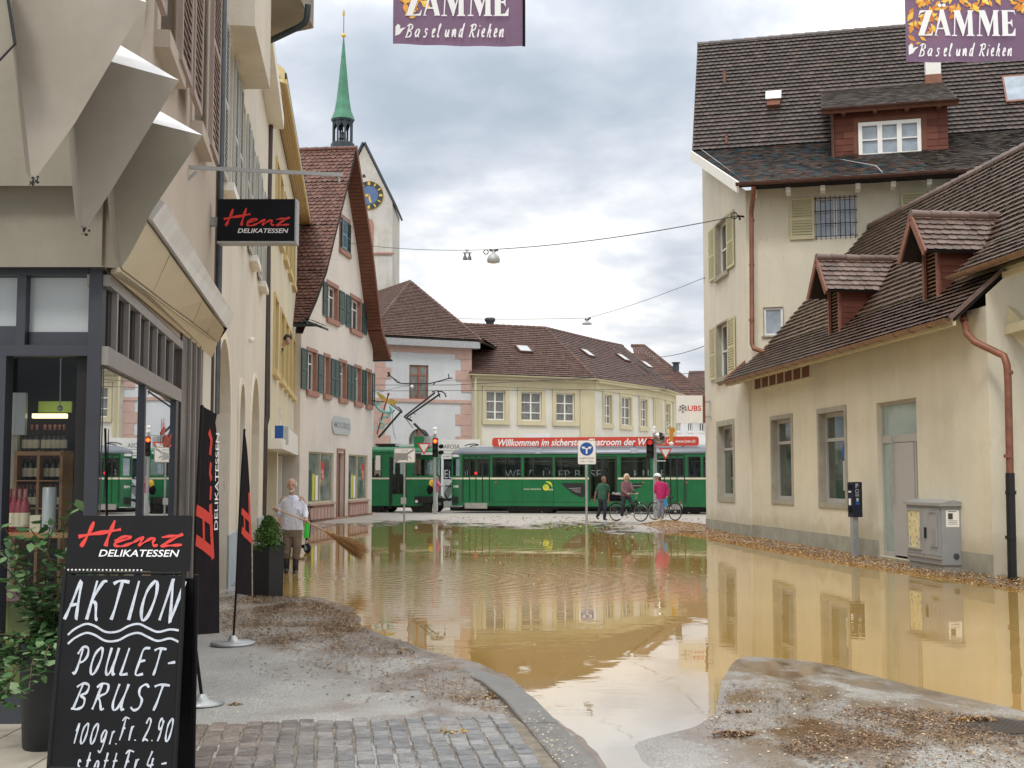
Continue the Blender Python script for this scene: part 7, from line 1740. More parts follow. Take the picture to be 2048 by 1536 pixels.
def chalk(mb, w, s_, x0, x1, z0, z1, th, n, widths=None, rise=0):
 ws = [{'I': .5, '.': .28, ' ': .4, '1': .6, 'r': .62, '-': .8, 'K': .95, 'N': 1.1, 'l': .42, 'i': .40, 'e': .62, 'n': .74, 'u': .74, 'd': .72, 'h': .7}.get(c, .92) for c in s_]; tot = sum(ws); u = x0; k = (x1 - x0) / tot; H_ = z1 - z0
 for c, wd in zip(s_, ws):
  for st in CH[c]:
   p = smooth(st, 4) if len(st) > 2 else [lerp(V((*st[0], 0)), V((*st[-1], 0)), t / 4)[:2] for t in range(5)]
   q = [(u + (a * .80 * wd + .24 * b_ - .04) * k, z0 + b_ * H_ + rise * (u - x0)) for a, b_ in p]
   mb.ribbon(w, q, [th * (1 + .25 * math.sin(i * .9 + u * 30)) for i in range(len(q))], n + R() * .0006)
  u += wd * k
def banner(x0, x1, y0, Y, lab, tz, txt, xl, skew=0, lost=()):
 """cloth banner hung over the street; the lower part is in the picture"""
 o = at(x0, y0, Y); r = at(x1, y0 + skew, Y); f = Wall((o.x, Y), (r.x, Y)); W_ = (r - o).length; z0 = o.z; H_ = W_ * 1.5
 b = thing('street_banner', (o.x, Y, z0), lab, 'banner', 'street banners')
 nx, nz = 40, 30; vs = []; fs = []; sl = (r.z - o.z) / W_
 wav = lambda a, c: .010 * math.sin(a * 21 + c * 9) * (1 - c) ** 3 + .008 * math.sin(a * 4 + 1)
 for j in range(nz + 1):
  for i in range(nx + 1):
   a, c = i / nx, j / nz; vs.append(f.p(a * W_, z0 + c * H_ + sl * a * W_ + .012 * math.sin(a * 3.1) * (1 - c) * -1, wav(a, c)))
 for j in range(nz):
  for i in range(nx): fs.append((j * (nx + 1) + i, j * (nx + 1) + i + 1, (j + 1) * (nx + 1) + i + 1, (j + 1) * (nx + 1) + i))
 cl = MB().add(vs, fs, True).build('cloth', M['banner'], b)
 z = lambda px: px * Y / 2450
 mb = MB(); fN = .024
 def q(px, py): u, zz = f.uz(px, py); return (u, zz)
 # leaves in the corner
 lf = MB()
 for i in range(420):
  c = U(0, 1.0); a = U(0, 1)
  if a > .05 + 1.15 * c * c * 2.2 + .25 * c and not (a > .80 and c > .30 + (1 - a)): continue
  cu, cz = a * W_, z0 + (.04 + c * .62) * H_; an = U(0, 6.3); l_ = U(.06, .17); wd = l_ * .45
  d = (math.cos(an), math.sin(an)); n_ = (-d[1], d[0])
  pts = [(cu - d[0] * l_ / 2, cz - d[1] * l_ / 2), (cu + n_[0] * wd / 2, cz + n_[1] * wd / 2), (cu + d[0] * l_ / 2, cz + d[1] * l_ / 2), (cu - n_[0] * wd / 2, cz - n_[1] * wd / 2)]
  if min(p[0] for p in pts) < .01: continue
  lf.poly([f.p(*p, fN - .008 + .00001 * i) for p in pts])
 lf.build('printed_leaves', M['banner_leaf'], b)
 S = W_ / 265.0     # one photo pixel of the near banner
 X0 = lambda a: (a - 785) * S; Z0 = lambda c: z0 + (90 - c) * S
 def pol(pts): mb.tess(f, [(X0(a), Z0(c)) for a, c in pts], [], fN)
 # bold serif capitals: Z A M M E
 B, T_ = 33, -22; kk = [0]
 def pol(pts, a=None):
  kk[0] += 1
  if a: pts = [(a[2] + (x - a[0]) * (a[3] - a[2]) / (a[1] - a[0]), c) for x, c in pts]
  mb.tess(f, [(X0(x), Z0(c)) for x, c in pts], [], fN + .0003 * kk[0])
 pol([(812, B), (850, B), (853, 20), (846, 29), (829, 31), (851, -20), (852, T_), (818, T_), (813, -8), (820, -16), (834, -20)], (812, 853, 811, 843))
 r = (846, 908, 844, 880)
 for pt in ([(848, B), (860, B), (860, 32), (855, 31), (878, -14), (876, -24), (872, -24), (851, 31)], [(870, -24), (884, -24), (906, 31), (908, B), (885, B), (889, 31), (868, -12)], [(861, 16), (886, 16), (886, 19), (860, 19)]): pol(pt, r)
 for dx in (858, 867): mb.slab(f, [(X0(dx + 4 * math.cos(t)), Z0(-33 + 4 * math.sin(t))) for t in [math.pi * 2 * i / 14 for i in range(14)]], fN - .001, fN)
 for x0_, x1_ in ((882, 930), (935, 984)):
  r = (0, 64, x0_, x1_)
  for pt in ([(0, B + 1), (15, B + 1), (15, B - 1), (9, B - 2), (13, T_), (9, T_), (6, B - 2), (0, B - 1)], [(6, T_), (24, T_), (38, 12), (31, B + 1)], [(29, B + 1), (49, T_), (53, T_), (33, B + 1)], [(47, T_), (63, T_), (63, T_ + 2), (59, T_ + 3), (60, B - 2), (64, B - 1), (64, B + 1), (42, B + 1), (42, B - 1), (46, B - 2)]): pol(pt, r)
 pol([(993, B + 1), (998, B - 1), (998, T_ + 2), (994, T_), (1038, T_), (1041, -10), (1036, -18), (1016, -19), (1016, 4), (1024, 3), (1030, -3), (1031, 16), (1025, 8), (1016, 7), (1016, 30), (1029, 29), (1038, 18), (1040, 16), (1039, B + 1)], (993, 1041, 986, 1018))
 if txt:      # the line above, only its feet are in the picture
  for a in (([(820, -52), (834, -50), (842, -64), (842, -110), (830, -110), (832, -64), (826, -56)]), ([(862, -110), (862, -70), (872, -58), (888, -56), (902, -60), (908, -72), (908, -110), (900, -110), (898, -72), (888, -62), (878, -66), (876, -76), (876, -110)]),
      ([(975, -66), (960, -57), (940, -56), (924, -64), (918, -80), (922, -110), (934, -110), (934, -80), (944, -64), (958, -63), (972, -74)]), ([(978, -58), (984, -60), (984, -110), (1000, -110), (1000, -60), (1006, -58)]), ([(1012, -110), (1024, -110), (1026, -62), (1034, -58), (1008, -58), (1014, -61)])): pol(a)
 mb.build('capitals', M['white_letter'], b)
 sc_ = MB()
 chalk(sc_, f, 'Basel und Riehen', X0(811), X0(1012), Z0(78), Z0(52), 2.6 * S, fN + .012); sc_.build('script_line', M['white_letter'], b)
 dv = MB(); dv.tess(f, [(X0(a), Z0(c)) for a, c in ((790, 56), (795, 50), (800, 54), (799, 60), (806, 58), (811, 57), (804, 64), (799, 71), (790, 75))], [], fN)
 dv.build('bird_mark', M['white_letter'], b)
 MB().box(f, W_ - .028, W_ + .004, z0 + sl * W_ - .005, z0 + H_, -.004, .020).build('edge_band', M['black_cloth'], b)
 for a in (.02, .98): MB().tube([f.p(a * W_, z0 + H_, 0), f.p(a * W_, z0 + H_ + .3, 0)], .006, 5).build('tie', M['wire'], b)
 tag(MB().tube([f.p(-6, z0 + H_ + .45, 0), f.p(W_ / 2, z0 + H_ + .28, 0), f.p(W_ + 6, z0 + H_ + .45, 0)], .008, 5).build('banner_rope', M['wire']), 'rope carrying the ' + lab.split(' banner')[0] + ' banner', 'rope')
banner(786, 1050, 88, 13.9, 'paler purple street banner hanging against the sky', 0, True, 0, 4)
banner(1812, 2062, 125, 14.8, 'purple street banner hanging in front of the dark tiled roof', 0, True, 0, -6)
def ubs():
 Y = 40.0; f = frame((0, Y, 0)); p0, p1 = at(1353.5, 846, Y), at(1405, 791, Y); b = thing('bank_sign', ((p0.x + p1.x) / 2, Y, p0.z), 'square white bank sign projecting from the corner of the cream house', 'sign')
 MB().use(0).box(f, p0.x, p1.x, p0.z, p1.z, -.13, .0).use(1).box(f, p1.x + .002, p1.x + .09, p0.z, p1.z, -.12, -.01).build('box', [M['sign_white'], M['soffit_brown']], b)
 zl, zh = at(1390, 822, Y).z, at(1390, 811, Y).z; x = lambda px: at(px, 817, Y).x
 mb = MB(); text(mb, f, 'UBS', x(1375.5), x(1402.5), zl, zh, .004, 0, .02); mb.build('lettering', M['red_paint'], b)
 mb = MB(); cx, cz = x(1365.5), (zl + zh) / 2
 for r_ in range(3):      # three crossed keys
  a = math.radians(90 + (r_ - 1) * 62); d = (math.cos(a), math.sin(a)); n = (-d[1], d[0])
  mb.ribbon(f, [(cx - d[0] * .11, cz - d[1] * .11), (cx + d[0] * .13, cz + d[1] * .13)], .018, .004 + r_ * .0005)
  mb.ribbon(f, [(cx + d[0] * .09 + n[0] * .03, cz + d[1] * .09 + n[1] * .03), (cx + d[0] * .09 - n[0] * .05, cz + d[1] * .09 - n[1] * .05)], .03, .0058)
  mb.ribbon(f, [(cx - d[0] * .12 + .035 * math.cos(t), cz - d[1] * .12 + .035 * math.sin(t)) for t in [i * .63 for i in range(11)]], .015, .0065)
 mb.build('keys_emblem', M['dark_letter'], b)
 MB().bar(V((p1.x + .09, Y + .05, p1.z - .2)), V((p1.x + .5, Y + .05, p1.z - .2)), .06, .06).bar(V((p1.x + .09, Y + .05, p0.z + .2)), V((p1.x + .5, Y + .05, p0.z + .2)), .06, .06).build('bracket', M['grey_metal'], b)
ubs()
def henz_sign():
 Y = 15.6; f = frame((0, Y, 0)); p0, p1 = at(434, 482, Y), at(590, 398, Y); b = thing('hanging_shop_sign', ((p0.x + p1.x) / 2, Y, p0.z), 'black hanging shop sign with red brush lettering on a wall bracket', 'sign')
 MB().use(0).box(f, p0.x, p1.x, p0.z, p1.z, -.2, 0).use(1).box(f, p0.x, p1.x + .022, p0.z - .028, p0.z - .002, -.2, .004).box(f, p1.x + .001, p1.x + .022, p0.z, p1.z, -.2, .004).build('box', [M['sign_black'], M['galv']], b)
 x = lambda px: at(px, 440, Y).x; z = lambda py: at(510, py, Y).z
 henz(f, x(449), x(579), z(452), z(416), .004, .12).build('lettering', M['red_paint'], b); text(MB(), f, 'DELIKATESSEN', x(476), x(577), z(466), z(457), .004, .2, .012).build('lettering', M['white_letter'], b)
 MB().box(f, x(392), p0.x - .002, z(449), z(432), -.14, -.06).build('bracket', M['lamp_grey'], b)
 b = thing('flag_arm', tuple(at(368, 340, 13.2)), 'grey iron flag arm with strut sticking out above the shop sign', 'flag arm')
 q = lambda a, c: at(a, c, 13.2)
 MB().bar(q(345, 333), q(685, 350), .035, .04).tube([q(678, 351), q(678, 364)], .014, 6).build('arm', M['lamp_grey'], b); MB().bar(q(328, 404), q(393, 343), .03, .03).build('strut', M['lamp_grey'], b)
henz_sign()
def a_board():
 TL, TR = at(139, 1031, 6.52), at(384, 1031, 6.44); BL = at(92, 1600, 6.16); BR = BL + (TR - TL) * 1.0
 w = Plane(BL, BR, TL); b = thing('sidewalk_board', tuple((BL + BR) / 2), 'black sidewalk board with red brush header and chalk offer', 'sandwich board')
 q = w.uz; us = lambda px, py: q(px, py)[0]; zs = lambda px, py: q(px, py)[1]
 H_ = w.H; zh = zs(140, 1141); L_ = w.L
 MB().rbox(w, 0, L_, zh, H_, -.012, .0, .008).build('header', M['black_board'], b)
 zp = zs(140, 1150)
 MB().box(w, .012, L_ - .03, .16, zp, -.012, .0).build('chalk_panel', M['black_board'], b)
 fr = MB()
 for u in (.0, L_ - .028): fr.tube([w.p(u, .0, -.004), w.p(u, zp + .03, -.004)], .013, 8)
 fr.tube([w.p(.01, zp + .012, -.004), w.p(L_ - .03, zp + .012, -.004)], .008, 6); fr.tube([w.p(0, .15, -.004), w.p(L_ - .028, .15, -.004)], .012, 8); fr.build('frame', M['black_metal'], b)
 # rear half
 TL2 = w.p(.01, zp + .01, -.02); up = V((0, 0, 1)); rb = V((TL2.x - .02, TL2.y + .20, .05)); rr = rb + w.u * (L_ - .01)
 f2 = Plane(rb, rr, TL2 + w.u * .03); m = MB()
 for u in (.0, f2.L): m.tube([f2.p(u, 0, 0), f2.p(u, f2.H, 0)], .013, 8)
 m.tube([f2.p(0, .15, 0), f2.p(f2.L, .15, 0)], .012, 8); m.box(f2, .01, f2.L - .01, .16, f2.H - .02, -.005, .005); m.build('rear_frame', M['black_board'], b)
 pin = MB(); pin.use(0)
 for i in range(20): pin.ball(w.p(lerp(.02, L_ * .62, i / 19), zs(150, 1141) + .002, .004), .006, 5, 3)
 pin.build('clip_row', M['sign_white'], b)
 henz(w, us(160, 1068), us(366, 1068), zs(260, 1094), zs(260, 1041), .002, .125).build('lettering', M['red_paint'], b)
 text(MB(), w, 'DELIKATESSEN', us(198, 1106), us(359, 1106), zs(270, 1113.5), zs(270, 1099.5), .002, .2, .012).build('lettering', M['white_letter'], b)
 c = MB(); T2 = .0135
 def row(s_, x0, x1, y0, y1, th): py = (y0 + y1) / 2; chalk(c, w, s_, us(x0, py), us(x1, py), zs((x0 + x1) / 2, y1), zs((x0 + x1) / 2, y0), th, .002)
 row('AKTION', 134, 372, 1162, 1240, .0145)
 for y in (1262, 1280):
  pts = smooth([q(x, y + dy) for x, dy in ((136, 8), (150, -4), (172, -14), (190, -10), (212, 2), (236, 1), (258, -10), (278, -14), (296, -6), (316, 2), (340, -3), (358, -1 if y < 1270 else 4))], 4); c.ribbon(w, pts, .0108, .002)
 row('POULET-', 150, 360, 1296, 1350, .0108); row('BRUST', 146, 340, 1368, 1420, .0108)
 row('100gr.', 148, 240, 1447, 1488, .0078); row('Fr. 2.90', 240, 350, 1436, 1482, .0078); row('statt', 152, 240, 1505, 1550, .0084); row('Fr 4.-', 246, 340, 1502, 1548, .0084)
 c.build('chalk_writing', M['chalk'], b)
a_board()
def flags():
 def flag(lab, base, Yb, P0, P1, cl, hen, txt):
  """feather flag: the cloth plane runs from the pole away along the street"""
  c = gnd(*base, .04); b = thing('feather_flag', tuple(c), lab, 'flag', 'feather flags before the shop')
  w = Wall((P0.x, P0.y), (P1.x, P1.y), (1, -.2)); q = lambda a, e: w.uz(a, e)
  out = [q(*p) for p in cl]
  mb = MB(); outl = out
  mb.tess(w, outl, [], .004); mb.tess(w, outl, [], -.004)
  for i in range(len(outl)): a, e = outl[i], outl[(i + 1) % len(outl)]; mb.poly([w.p(*a, .004), w.p(*e, .004), w.p(*e, -.004), w.p(*a, -.004)])
  mb.build('cloth', M['black_cloth'], b)
  return b, w, c, q
 P0 = at(394, 1100, 9.30); P1 = at(437, 1100, 9.86)
 b, w, c, q = flag('taller black feather flag with red and white lettering nearest the shop window', (405, 1408), 9.46, P0, P1, [(404, 812), (433, 829), (430, 845), (433, 870), (437, 1000), (438, 1266), (388, 1270), (388, 1180), (392, 1030), (398, 900)], None, None)
 MB().tube([V((c.x, c.y, .05)), at(388, 1272, 9.3), at(392, 1050, 9.3), at(404, 810, 9.3)], .013, 8).build('pole', M['black_metal'], b)
 MB().lathe((c.x, c.y, c.z), [(.16, 0), (.165, .012), (.05, .03), (.03, .08)], seg=28).build('foot', M['galv'], b)
 # rotated lettering: reads upwards
 class Rot(Wall):
  def __init__(s, w): s.w = w
  def p(s, u, z, n=0): return s.w.p(-z, u, n)
 r = Rot(w); u1 = q(432, 960);
 zA, zB = q(430, 1060)[1], q(433, 866)[1]; ua, ub = q(427, 960)[0], q(437, 960)[0]
 text(MB(), r, 'DELIKATESSEN', zA, zB, -ub + .02, -ua - .02, .007, 0, .01).build('lettering', M['white_letter'], b)
 zA, zB = q(405, 1125)[1], q(405, 850)[1]; ua, ub = q(391, 1050)[0], q(424, 1050)[0]
 mb = MB()
 for pts, wd in (([(419, 1008), (421, 1060), (424, 1118)], .075), ([(391, 1020), (405, 1028), (423, 1042)], .085), ([(390, 1080), (405, 1090), (424, 1106)], .085), ([(405, 1030), (406, 1090)], .05), ([(416, 862), (421, 880), (418, 910)], .06), ([(420, 925), (418, 945), (421, 960)], .055), ([(420, 972), (419, 1000)], .05)): mb.ribbon(w, [q(*p) for p in pts], wd, .007 + R() * .001)
 mb.build('lettering', M['red_paint'], b)
 P0 = at(478, 1100, 12.75); P1 = at(503, 1100, 13.25)
 b, w, c, q = flag('smaller black feather flag with a red letter beside the grey planter', (466, 1288), 12.7, P0, P1, [(489, 860), (494, 900), (499, 975), (502, 1080), (503, 1192), (472, 1187), (476, 1060), (483, 930)], None, None)
 MB().tube([V((c.x, c.y, .05)), at(472, 1190, 12.75), at(478, 1050, 12.75), at(489, 858, 12.75)], .012, 8).build('pole', M['black_metal'], b)
 MB().lathe((c.x, c.y, c.z), [(.225, 0), (.23, .014), (.20, .026), (.06, .03), (.03, .09)], seg=32).build('foot', M['galv'], b)
 mb = MB()
 for pts, wd in (([(497, 985), (499, 1080)], .07), ([(482, 1022), (500, 1040)], .07), ([(482, 1060), (503, 1082)], .075), ([(487, 1020), (488, 1075)], .05)): mb.ribbon(w, [q(*p) for p in pts], wd, .007 + R() * .001)
 mb.build('lettering', M['red_paint'], b)
 # foot lettering of the road-side sign base behind the sidewalk board
flags()
def leafy(mb, c, r, n, size, shape):
 for _ in range(n):
  d = V((random.gauss(0, 1), random.gauss(0, 1), random.gauss(0, 1))).normalized(); p = shape(d, R())
  l_ = size * U(.6, 1.3); a = V((U(-1, 1), U(-1, 1), U(-.4, 1))).normalized(); s_ = a.cross(d); s_ = s_.normalized() if s_.length > .05 else V((1, 0, 0))
  q = c + p; m_ = q + a * l_ * .5
  mb.add([q, m_ + s_ * l_ * .25 + d * l_ * .06, q + a * l_, m_ - s_ * l_ * .25 + d * l_ * .06], [(0, 1, 2, 3)])
def planter():
 p = gnd(537, 1196, .03); b = thing('planter', tuple(p), 'tall dark grey square planter standing on the flooded pavement edge', 'planter')
 s_ = .31; a = math.radians(-32); f = frame((p.x, p.y, 0), -a); H_ = .76
 # front corner is p; faces go back to the left and right
 ul = V((-math.cos(math.radians(30)), math.sin(math.radians(30)), 0)); ur = V((math.cos(math.radians(57)), math.sin(math.radians(57)), 0))
 c = [p, p + ur * s_, p + ur * s_ + ul * s_, p + ul * s_]; ctr = (c[0] + c[2]) / 2
 lo = [lerp(V((ctr.x, ctr.y, 0)), V((x.x, x.y, 0)), .94) for x in c]; hi = [V((x.x, x.y, H_)) for x in c]; inn = [lerp(V((ctr.x, ctr.y, H_)), x, .86) for x in hi]; inl = [x - V((0, 0, .10)) for x in inn]
 mb = MB(); mb.loft([lo, hi, inn, inl], False, True); mb.build('pot', M['planter'], b)
 MB().poly(inl).build('soil', M['debris_dark'], b)
 b2 = thing('box_bush', (ctr.x, ctr.y, H_ - .1), 'bushy conical evergreen growing in the dark planter', 'bush')
 mb = MB(); cc = V((ctr.x, ctr.y, H_ - .08))
 def sh(d, r):
  h = r ** .8; rad = (.24 * (1 - h ** 2.2) ** .6 * (.8 + .35 * noise.noise(V((d.x * 2, d.y * 2, h * 5))))) ; k = R() ** .35
  return V((d.x * rad * k * 1.25, d.y * rad * k * 1.25, h * .50))
 leafy(mb, cc, 1, 5200, .036, sh); mb.build('foliage', M['bush_leaf'], b2); MB().tube([cc, cc + V((0, 0, .3))], .02, 6).build('stem', M['stem'], b2)
planter()
def shop_plant():
 c = V((-2.93, 7.55, .05)); c = at(92, 1440, 7.75); c.z = .07
 b = thing('potted_vine', tuple(c), 'leafy trailing plant in a tall dark pot before the shop door', 'potted plant')
 MB().lathe(c, [(.12, 0), (.135, .02), (.17, .62), (.175, .66), (.15, .66), (.145, .58)], seg=20).build('pot', M['planter'], b)
 mb = MB()
 st = MB()
 for i in range(46):
  a = U(0, 6.28); l_ = U(.25, .7) if i % 2 else U(.4, .95); p = c + V((0, 0, .62)); d = V((math.cos(a), math.sin(a), U(.2, .8) if i % 2 else U(1.2, 3))).normalized(); pts = [p]
  for j in range(9):
   d = (d + V((U(-.25, .25), U(-.25, .25), -.16 if i % 2 else .02))).normalized(); p = p + d * l_ / 9; pts.append(p)
   for k in range(5):
    o = p + V((U(-.05, .05), U(-.05, .05), U(-.04, .04))); s_ = U(.035, .085); u = V((U(-1, 1), U(-1, 1), U(-.5, .3))).normalized(); v = u.cross(V((U(-.5, .5), U(-.5, .5), 1))).normalized()
    mb.add([o, o + u * s_ * .35 + v * s_ * .38, o + u * s_ * .8 + v * s_ * .25, o + u * s_ * 1.15, o + u * s_ * .8 - v * s_ * .25, o + u * s_ * .35 - v * s_ * .38], [(0, 1, 2, 3), (0, 3, 4, 5)])
  st.tube(pts, .004, 4)
 mb.build('foliage', M['vine_leaf'], b); st.build('stems', M['stem'], b)
shop_plant()
def parking_meter():
 p = gnd(1710, 1112, .07); b = thing('parking_meter', tuple(p), 'dark blue parking ticket meter on a grey post before the cream wall', 'parking meter')
 a = math.radians(20); f = frame((p.x, p.y, 0), a); k = p.y / 2450
 MB().box(f, -.07, .07, 0, .95, -.05, .05).build('post', M['grey_metal'], b)
 MB().rbox(f, -.085, .145, .90, 1.655, -.10, .10, .02).build('case', M['sign_blue'] if False else mat('meter_case', (.008, .012, .03), .4), b)
 s = Wall(f.p(-.0851, 0, -.1), f.p(-.0851, 0, .1), (-1, -.3)); mb = MB(); mb.use(0).box(s, .03, .17, 1.50, 1.60, .001, .01).box(s, .04, .16, 1.0, 1.12, .001, .012); mb.use(1).box(s, .05, .13, 1.43, 1.46, .001, .014).box(s, .05, .12, 1.16, 1.30, .001, .012); mb.build('button_panel', [M['sign_black'], M['sign_white']], b)
 mb = MB(); text(mb, f, 'P', -.02, .05, 1.52, 1.62, .102, 0, .02); mb.ribbon(f, [(-.02, 1.42), (.05, 1.42), (.05, 1.49), (-.02, 1.49), (-.02, 1.415)], .016, .102)
 for z in (1.35, 1.375): mb.box(f, -.035, .065, z, z + .012, .1005, .1025)
 mb.box(f, -.01, .05, 1.24, 1.31, .1005, .1022); mb.build('symbols', M['lens_off'] if False else M['frosted'], b); MB().box(f, -.025, .07, 1.17, 1.225, .1005, .1025).build('blue_label', M['sign_blue'], b)
parking_meter()
def cabinet():
 o = gnd(1886, 1143, .05); d = V((-.1, 1, 0)).normalized(); e = o + d * 1.52; w = Wall(e, o); sw = Wall(o, o + V((.42, .042, 0)), (.1, -1))
 b = thing('utility_cabinet', tuple((o + e) / 2), 'grey street utility cabinet with poster and notice by the door', 'cabinet')
 L_ = w.L; H_ = 1.23; D = .42; z0 = .06
 MB().box(w, .03, L_ - .03, -.05, z0 + .10, -D + .03, -.03).build('plinth', M['concrete'], b)
 MB().box(w, 0, L_, z0 + .101, H_, -D, 0).build('case', M['cabinet'], b)
 rf = MB(); e_ = .05
 rf.hexa([w.p(-e_, H_ + .001, e_), w.p(L_ + e_, H_ + .001, e_), w.p(L_ + e_, H_ + .001, -D - e_), w.p(-e_, H_ + .001, -D - e_), w.p(-e_, H_ + .05, e_), w.p(L_ + e_, H_ + .05, e_), w.p(L_ + e_, H_ + .05, -D - e_), w.p(-e_, H_ + .05, -D - e_)])
 k = [w.p(-e_, H_ + .052, e_), w.p(L_ + e_, H_ + .052, e_), w.p(L_ + e_, H_ + .052, -D - e_), w.p(-e_, H_ + .052, -D - e_), w.p(-e_, H_ + .11, -D / 2), w.p(L_ + e_, H_ + .11, -D / 2)]
 rf.add(k, [(0, 1, 5, 4), (2, 3, 4, 5), (1, 2, 5), (3, 0, 4), (0, 3, 2, 1)]); rf.build('lid', M['grey_metal'], b)
 m_ = L_ * .52
 for a, c in ((.04, m_ - .01), (m_ + .01, L_ - .04)):
  d_ = MB().box(w, a, c, z0 + .26, H_ - .05, .001, .018).build('cabinet_door', M['cabinet'], b)
 MB().box(w, .04, m_ - .01, z0 + .20, z0 + .25, .001, .03).box(w, m_ + .01, L_ - .04, z0 + .20, z0 + .25, .001, .03).build('drip_rail', M['galv'], b)
 MB().rbox(w, m_ + .30, L_ - .14, z0 + .42, H_ - .10, .019, .04, .01).build('service_hatch', M['cabinet'], b)
 MB().box(w, m_ + .38, L_ - .20, z0 + .46, z0 + .74, .041, .046).build('hatch_flap', M['grey_metal'], b); MB().box(w, m_ + .26, L_ - .16, H_ - .12, H_ - .09, .041, .06).build('hatch_lip', M['galv'], b)
 MB().box(w, m_ + .08, m_ + .12, .62, .82, .019, .05).build('door_handle', M['black_iron'], b)
 u0, u1 = .13, m_ - .12; po = MB()
 po.use(0).box(w, u0, u1, .42, 1.12, .019, .024); po.use(1)
 for r_ in ((u0 - .03, u0, .39, 1.15), (u1, u1 + .03, .39, 1.15), (u0, u1, .39, .42), (u0, u1, 1.12, 1.15)): po.box(w, *r_, .019, .04)
 po.build('poster_frame', [M['poster_art'], M['galv']], b)
 n = MB(); n.use(0).box(sw, .08, .33, .85, 1.15, .002, .006); n.use(1).box(sw, .12, .21, .99, 1.10, .0062, .008)
 for z in (.90, .93, .96): n.box(sw, .12, .29, z, z + .008, .0062, .0075)
 n.box(sw, .12, .28, 1.125, 1.137, .0062, .0075); n.build('notice', [M['sign_white'], M['dark_letter']], b)
 MB().slab(sw, [(.26 + .055 * math.cos(t), .32 + .055 * math.sin(t)) for t in [math.pi * 2 * i / 20 for i in range(20)]], .002, .012).build('vent_disc', M['grey_pipe'], b)
cabinet()
# road signs and signals
def arrow_sign():
 g = gnd(1173.5, 1063, 0); Y = g.y; f = frame((0, Y, 0)); b = thing('arrow_sign', (g.x, Y, -.1), 'blue arrows sign on a white plate standing in the flood water', 'road sign')
 q = lambda x, y: (at(x, y, Y).x, at(x, y, Y).z)
 MB().tube([V((g.x, Y + .04, -.14)), V((g.x, Y + .04, q(0, 882)[1]))], .042, 10).build('pole', M['galv'], b)
 (x0, z0), (x1, z1) = q(1155.5, 929), q(1192, 880.5); pl = MB().use(1).rbox(f, x0, x1, z0, z1, -.015, .0, .04).use(0).rbox(f, x0 + .015, x1 - .015, z0 + .015, z1 - .015, .001, .006, .03).build('plate', [M['sign_white'], M['sign_back']], b)
 cx, cz = q(1173.2, 898); r = 13.2 * Y / 2450
 MB().slab(f, [(cx + r * math.cos(t), cz + r * math.sin(t)) for t in [math.pi * 2 * i / 32 for i in range(32)]], .007, .010).build('blue_disc', M['sign_blue'], b)
 a = MB(); s_ = r / 13.2
 for k in (-1, 1):
  for pts in ([(0, -9.5), (1.6, -9.5), (1.6, -1), (0, .5)], [(0, .5), (1.6, -1), (5.4, 1.6), (4.2, 3.6), (0, .9)], [(3.4, 4.8), (10.4, 4.6), (6.6, -1.2), (6.4, .6), (4.6, 1.6), (4.2, 3.2)]): a.poly([f.p(cx + k * x * s_, cz + z * s_, .0112) for x, z in pts])
 a.build('arrows', M['white_letter'], b)
 t = MB(); text(t, f, 'ausgenommen', q(1159, 920)[0], q(1188, 920)[0], q(0, 919.5)[1], q(0, 915)[1], .0075); text(t, f, 'Velos / Mofas', q(1160, 925)[0], q(1187, 925)[0], q(0, 924.5)[1], q(0, 920.8)[1], .0075); t.build('lettering', M['dark_letter'], b)
arrow_sign()
def yield_plate(b, f, cx, cz, s_, n=0):
 tri = lambda k: [(cx - s_ * k, cz + s_ * .577 * k), (cx + s_ * k, cz + s_ * .577 * k), (cx, cz - s_ * 1.155 * k)]
 MB().use(0).slab(f, tri(1), n, n + .012).use(1).slab(f, tri(.70), n + .0125, n + .016).build('yield_plate', [M['red_paint'], M['sign_white']], b)
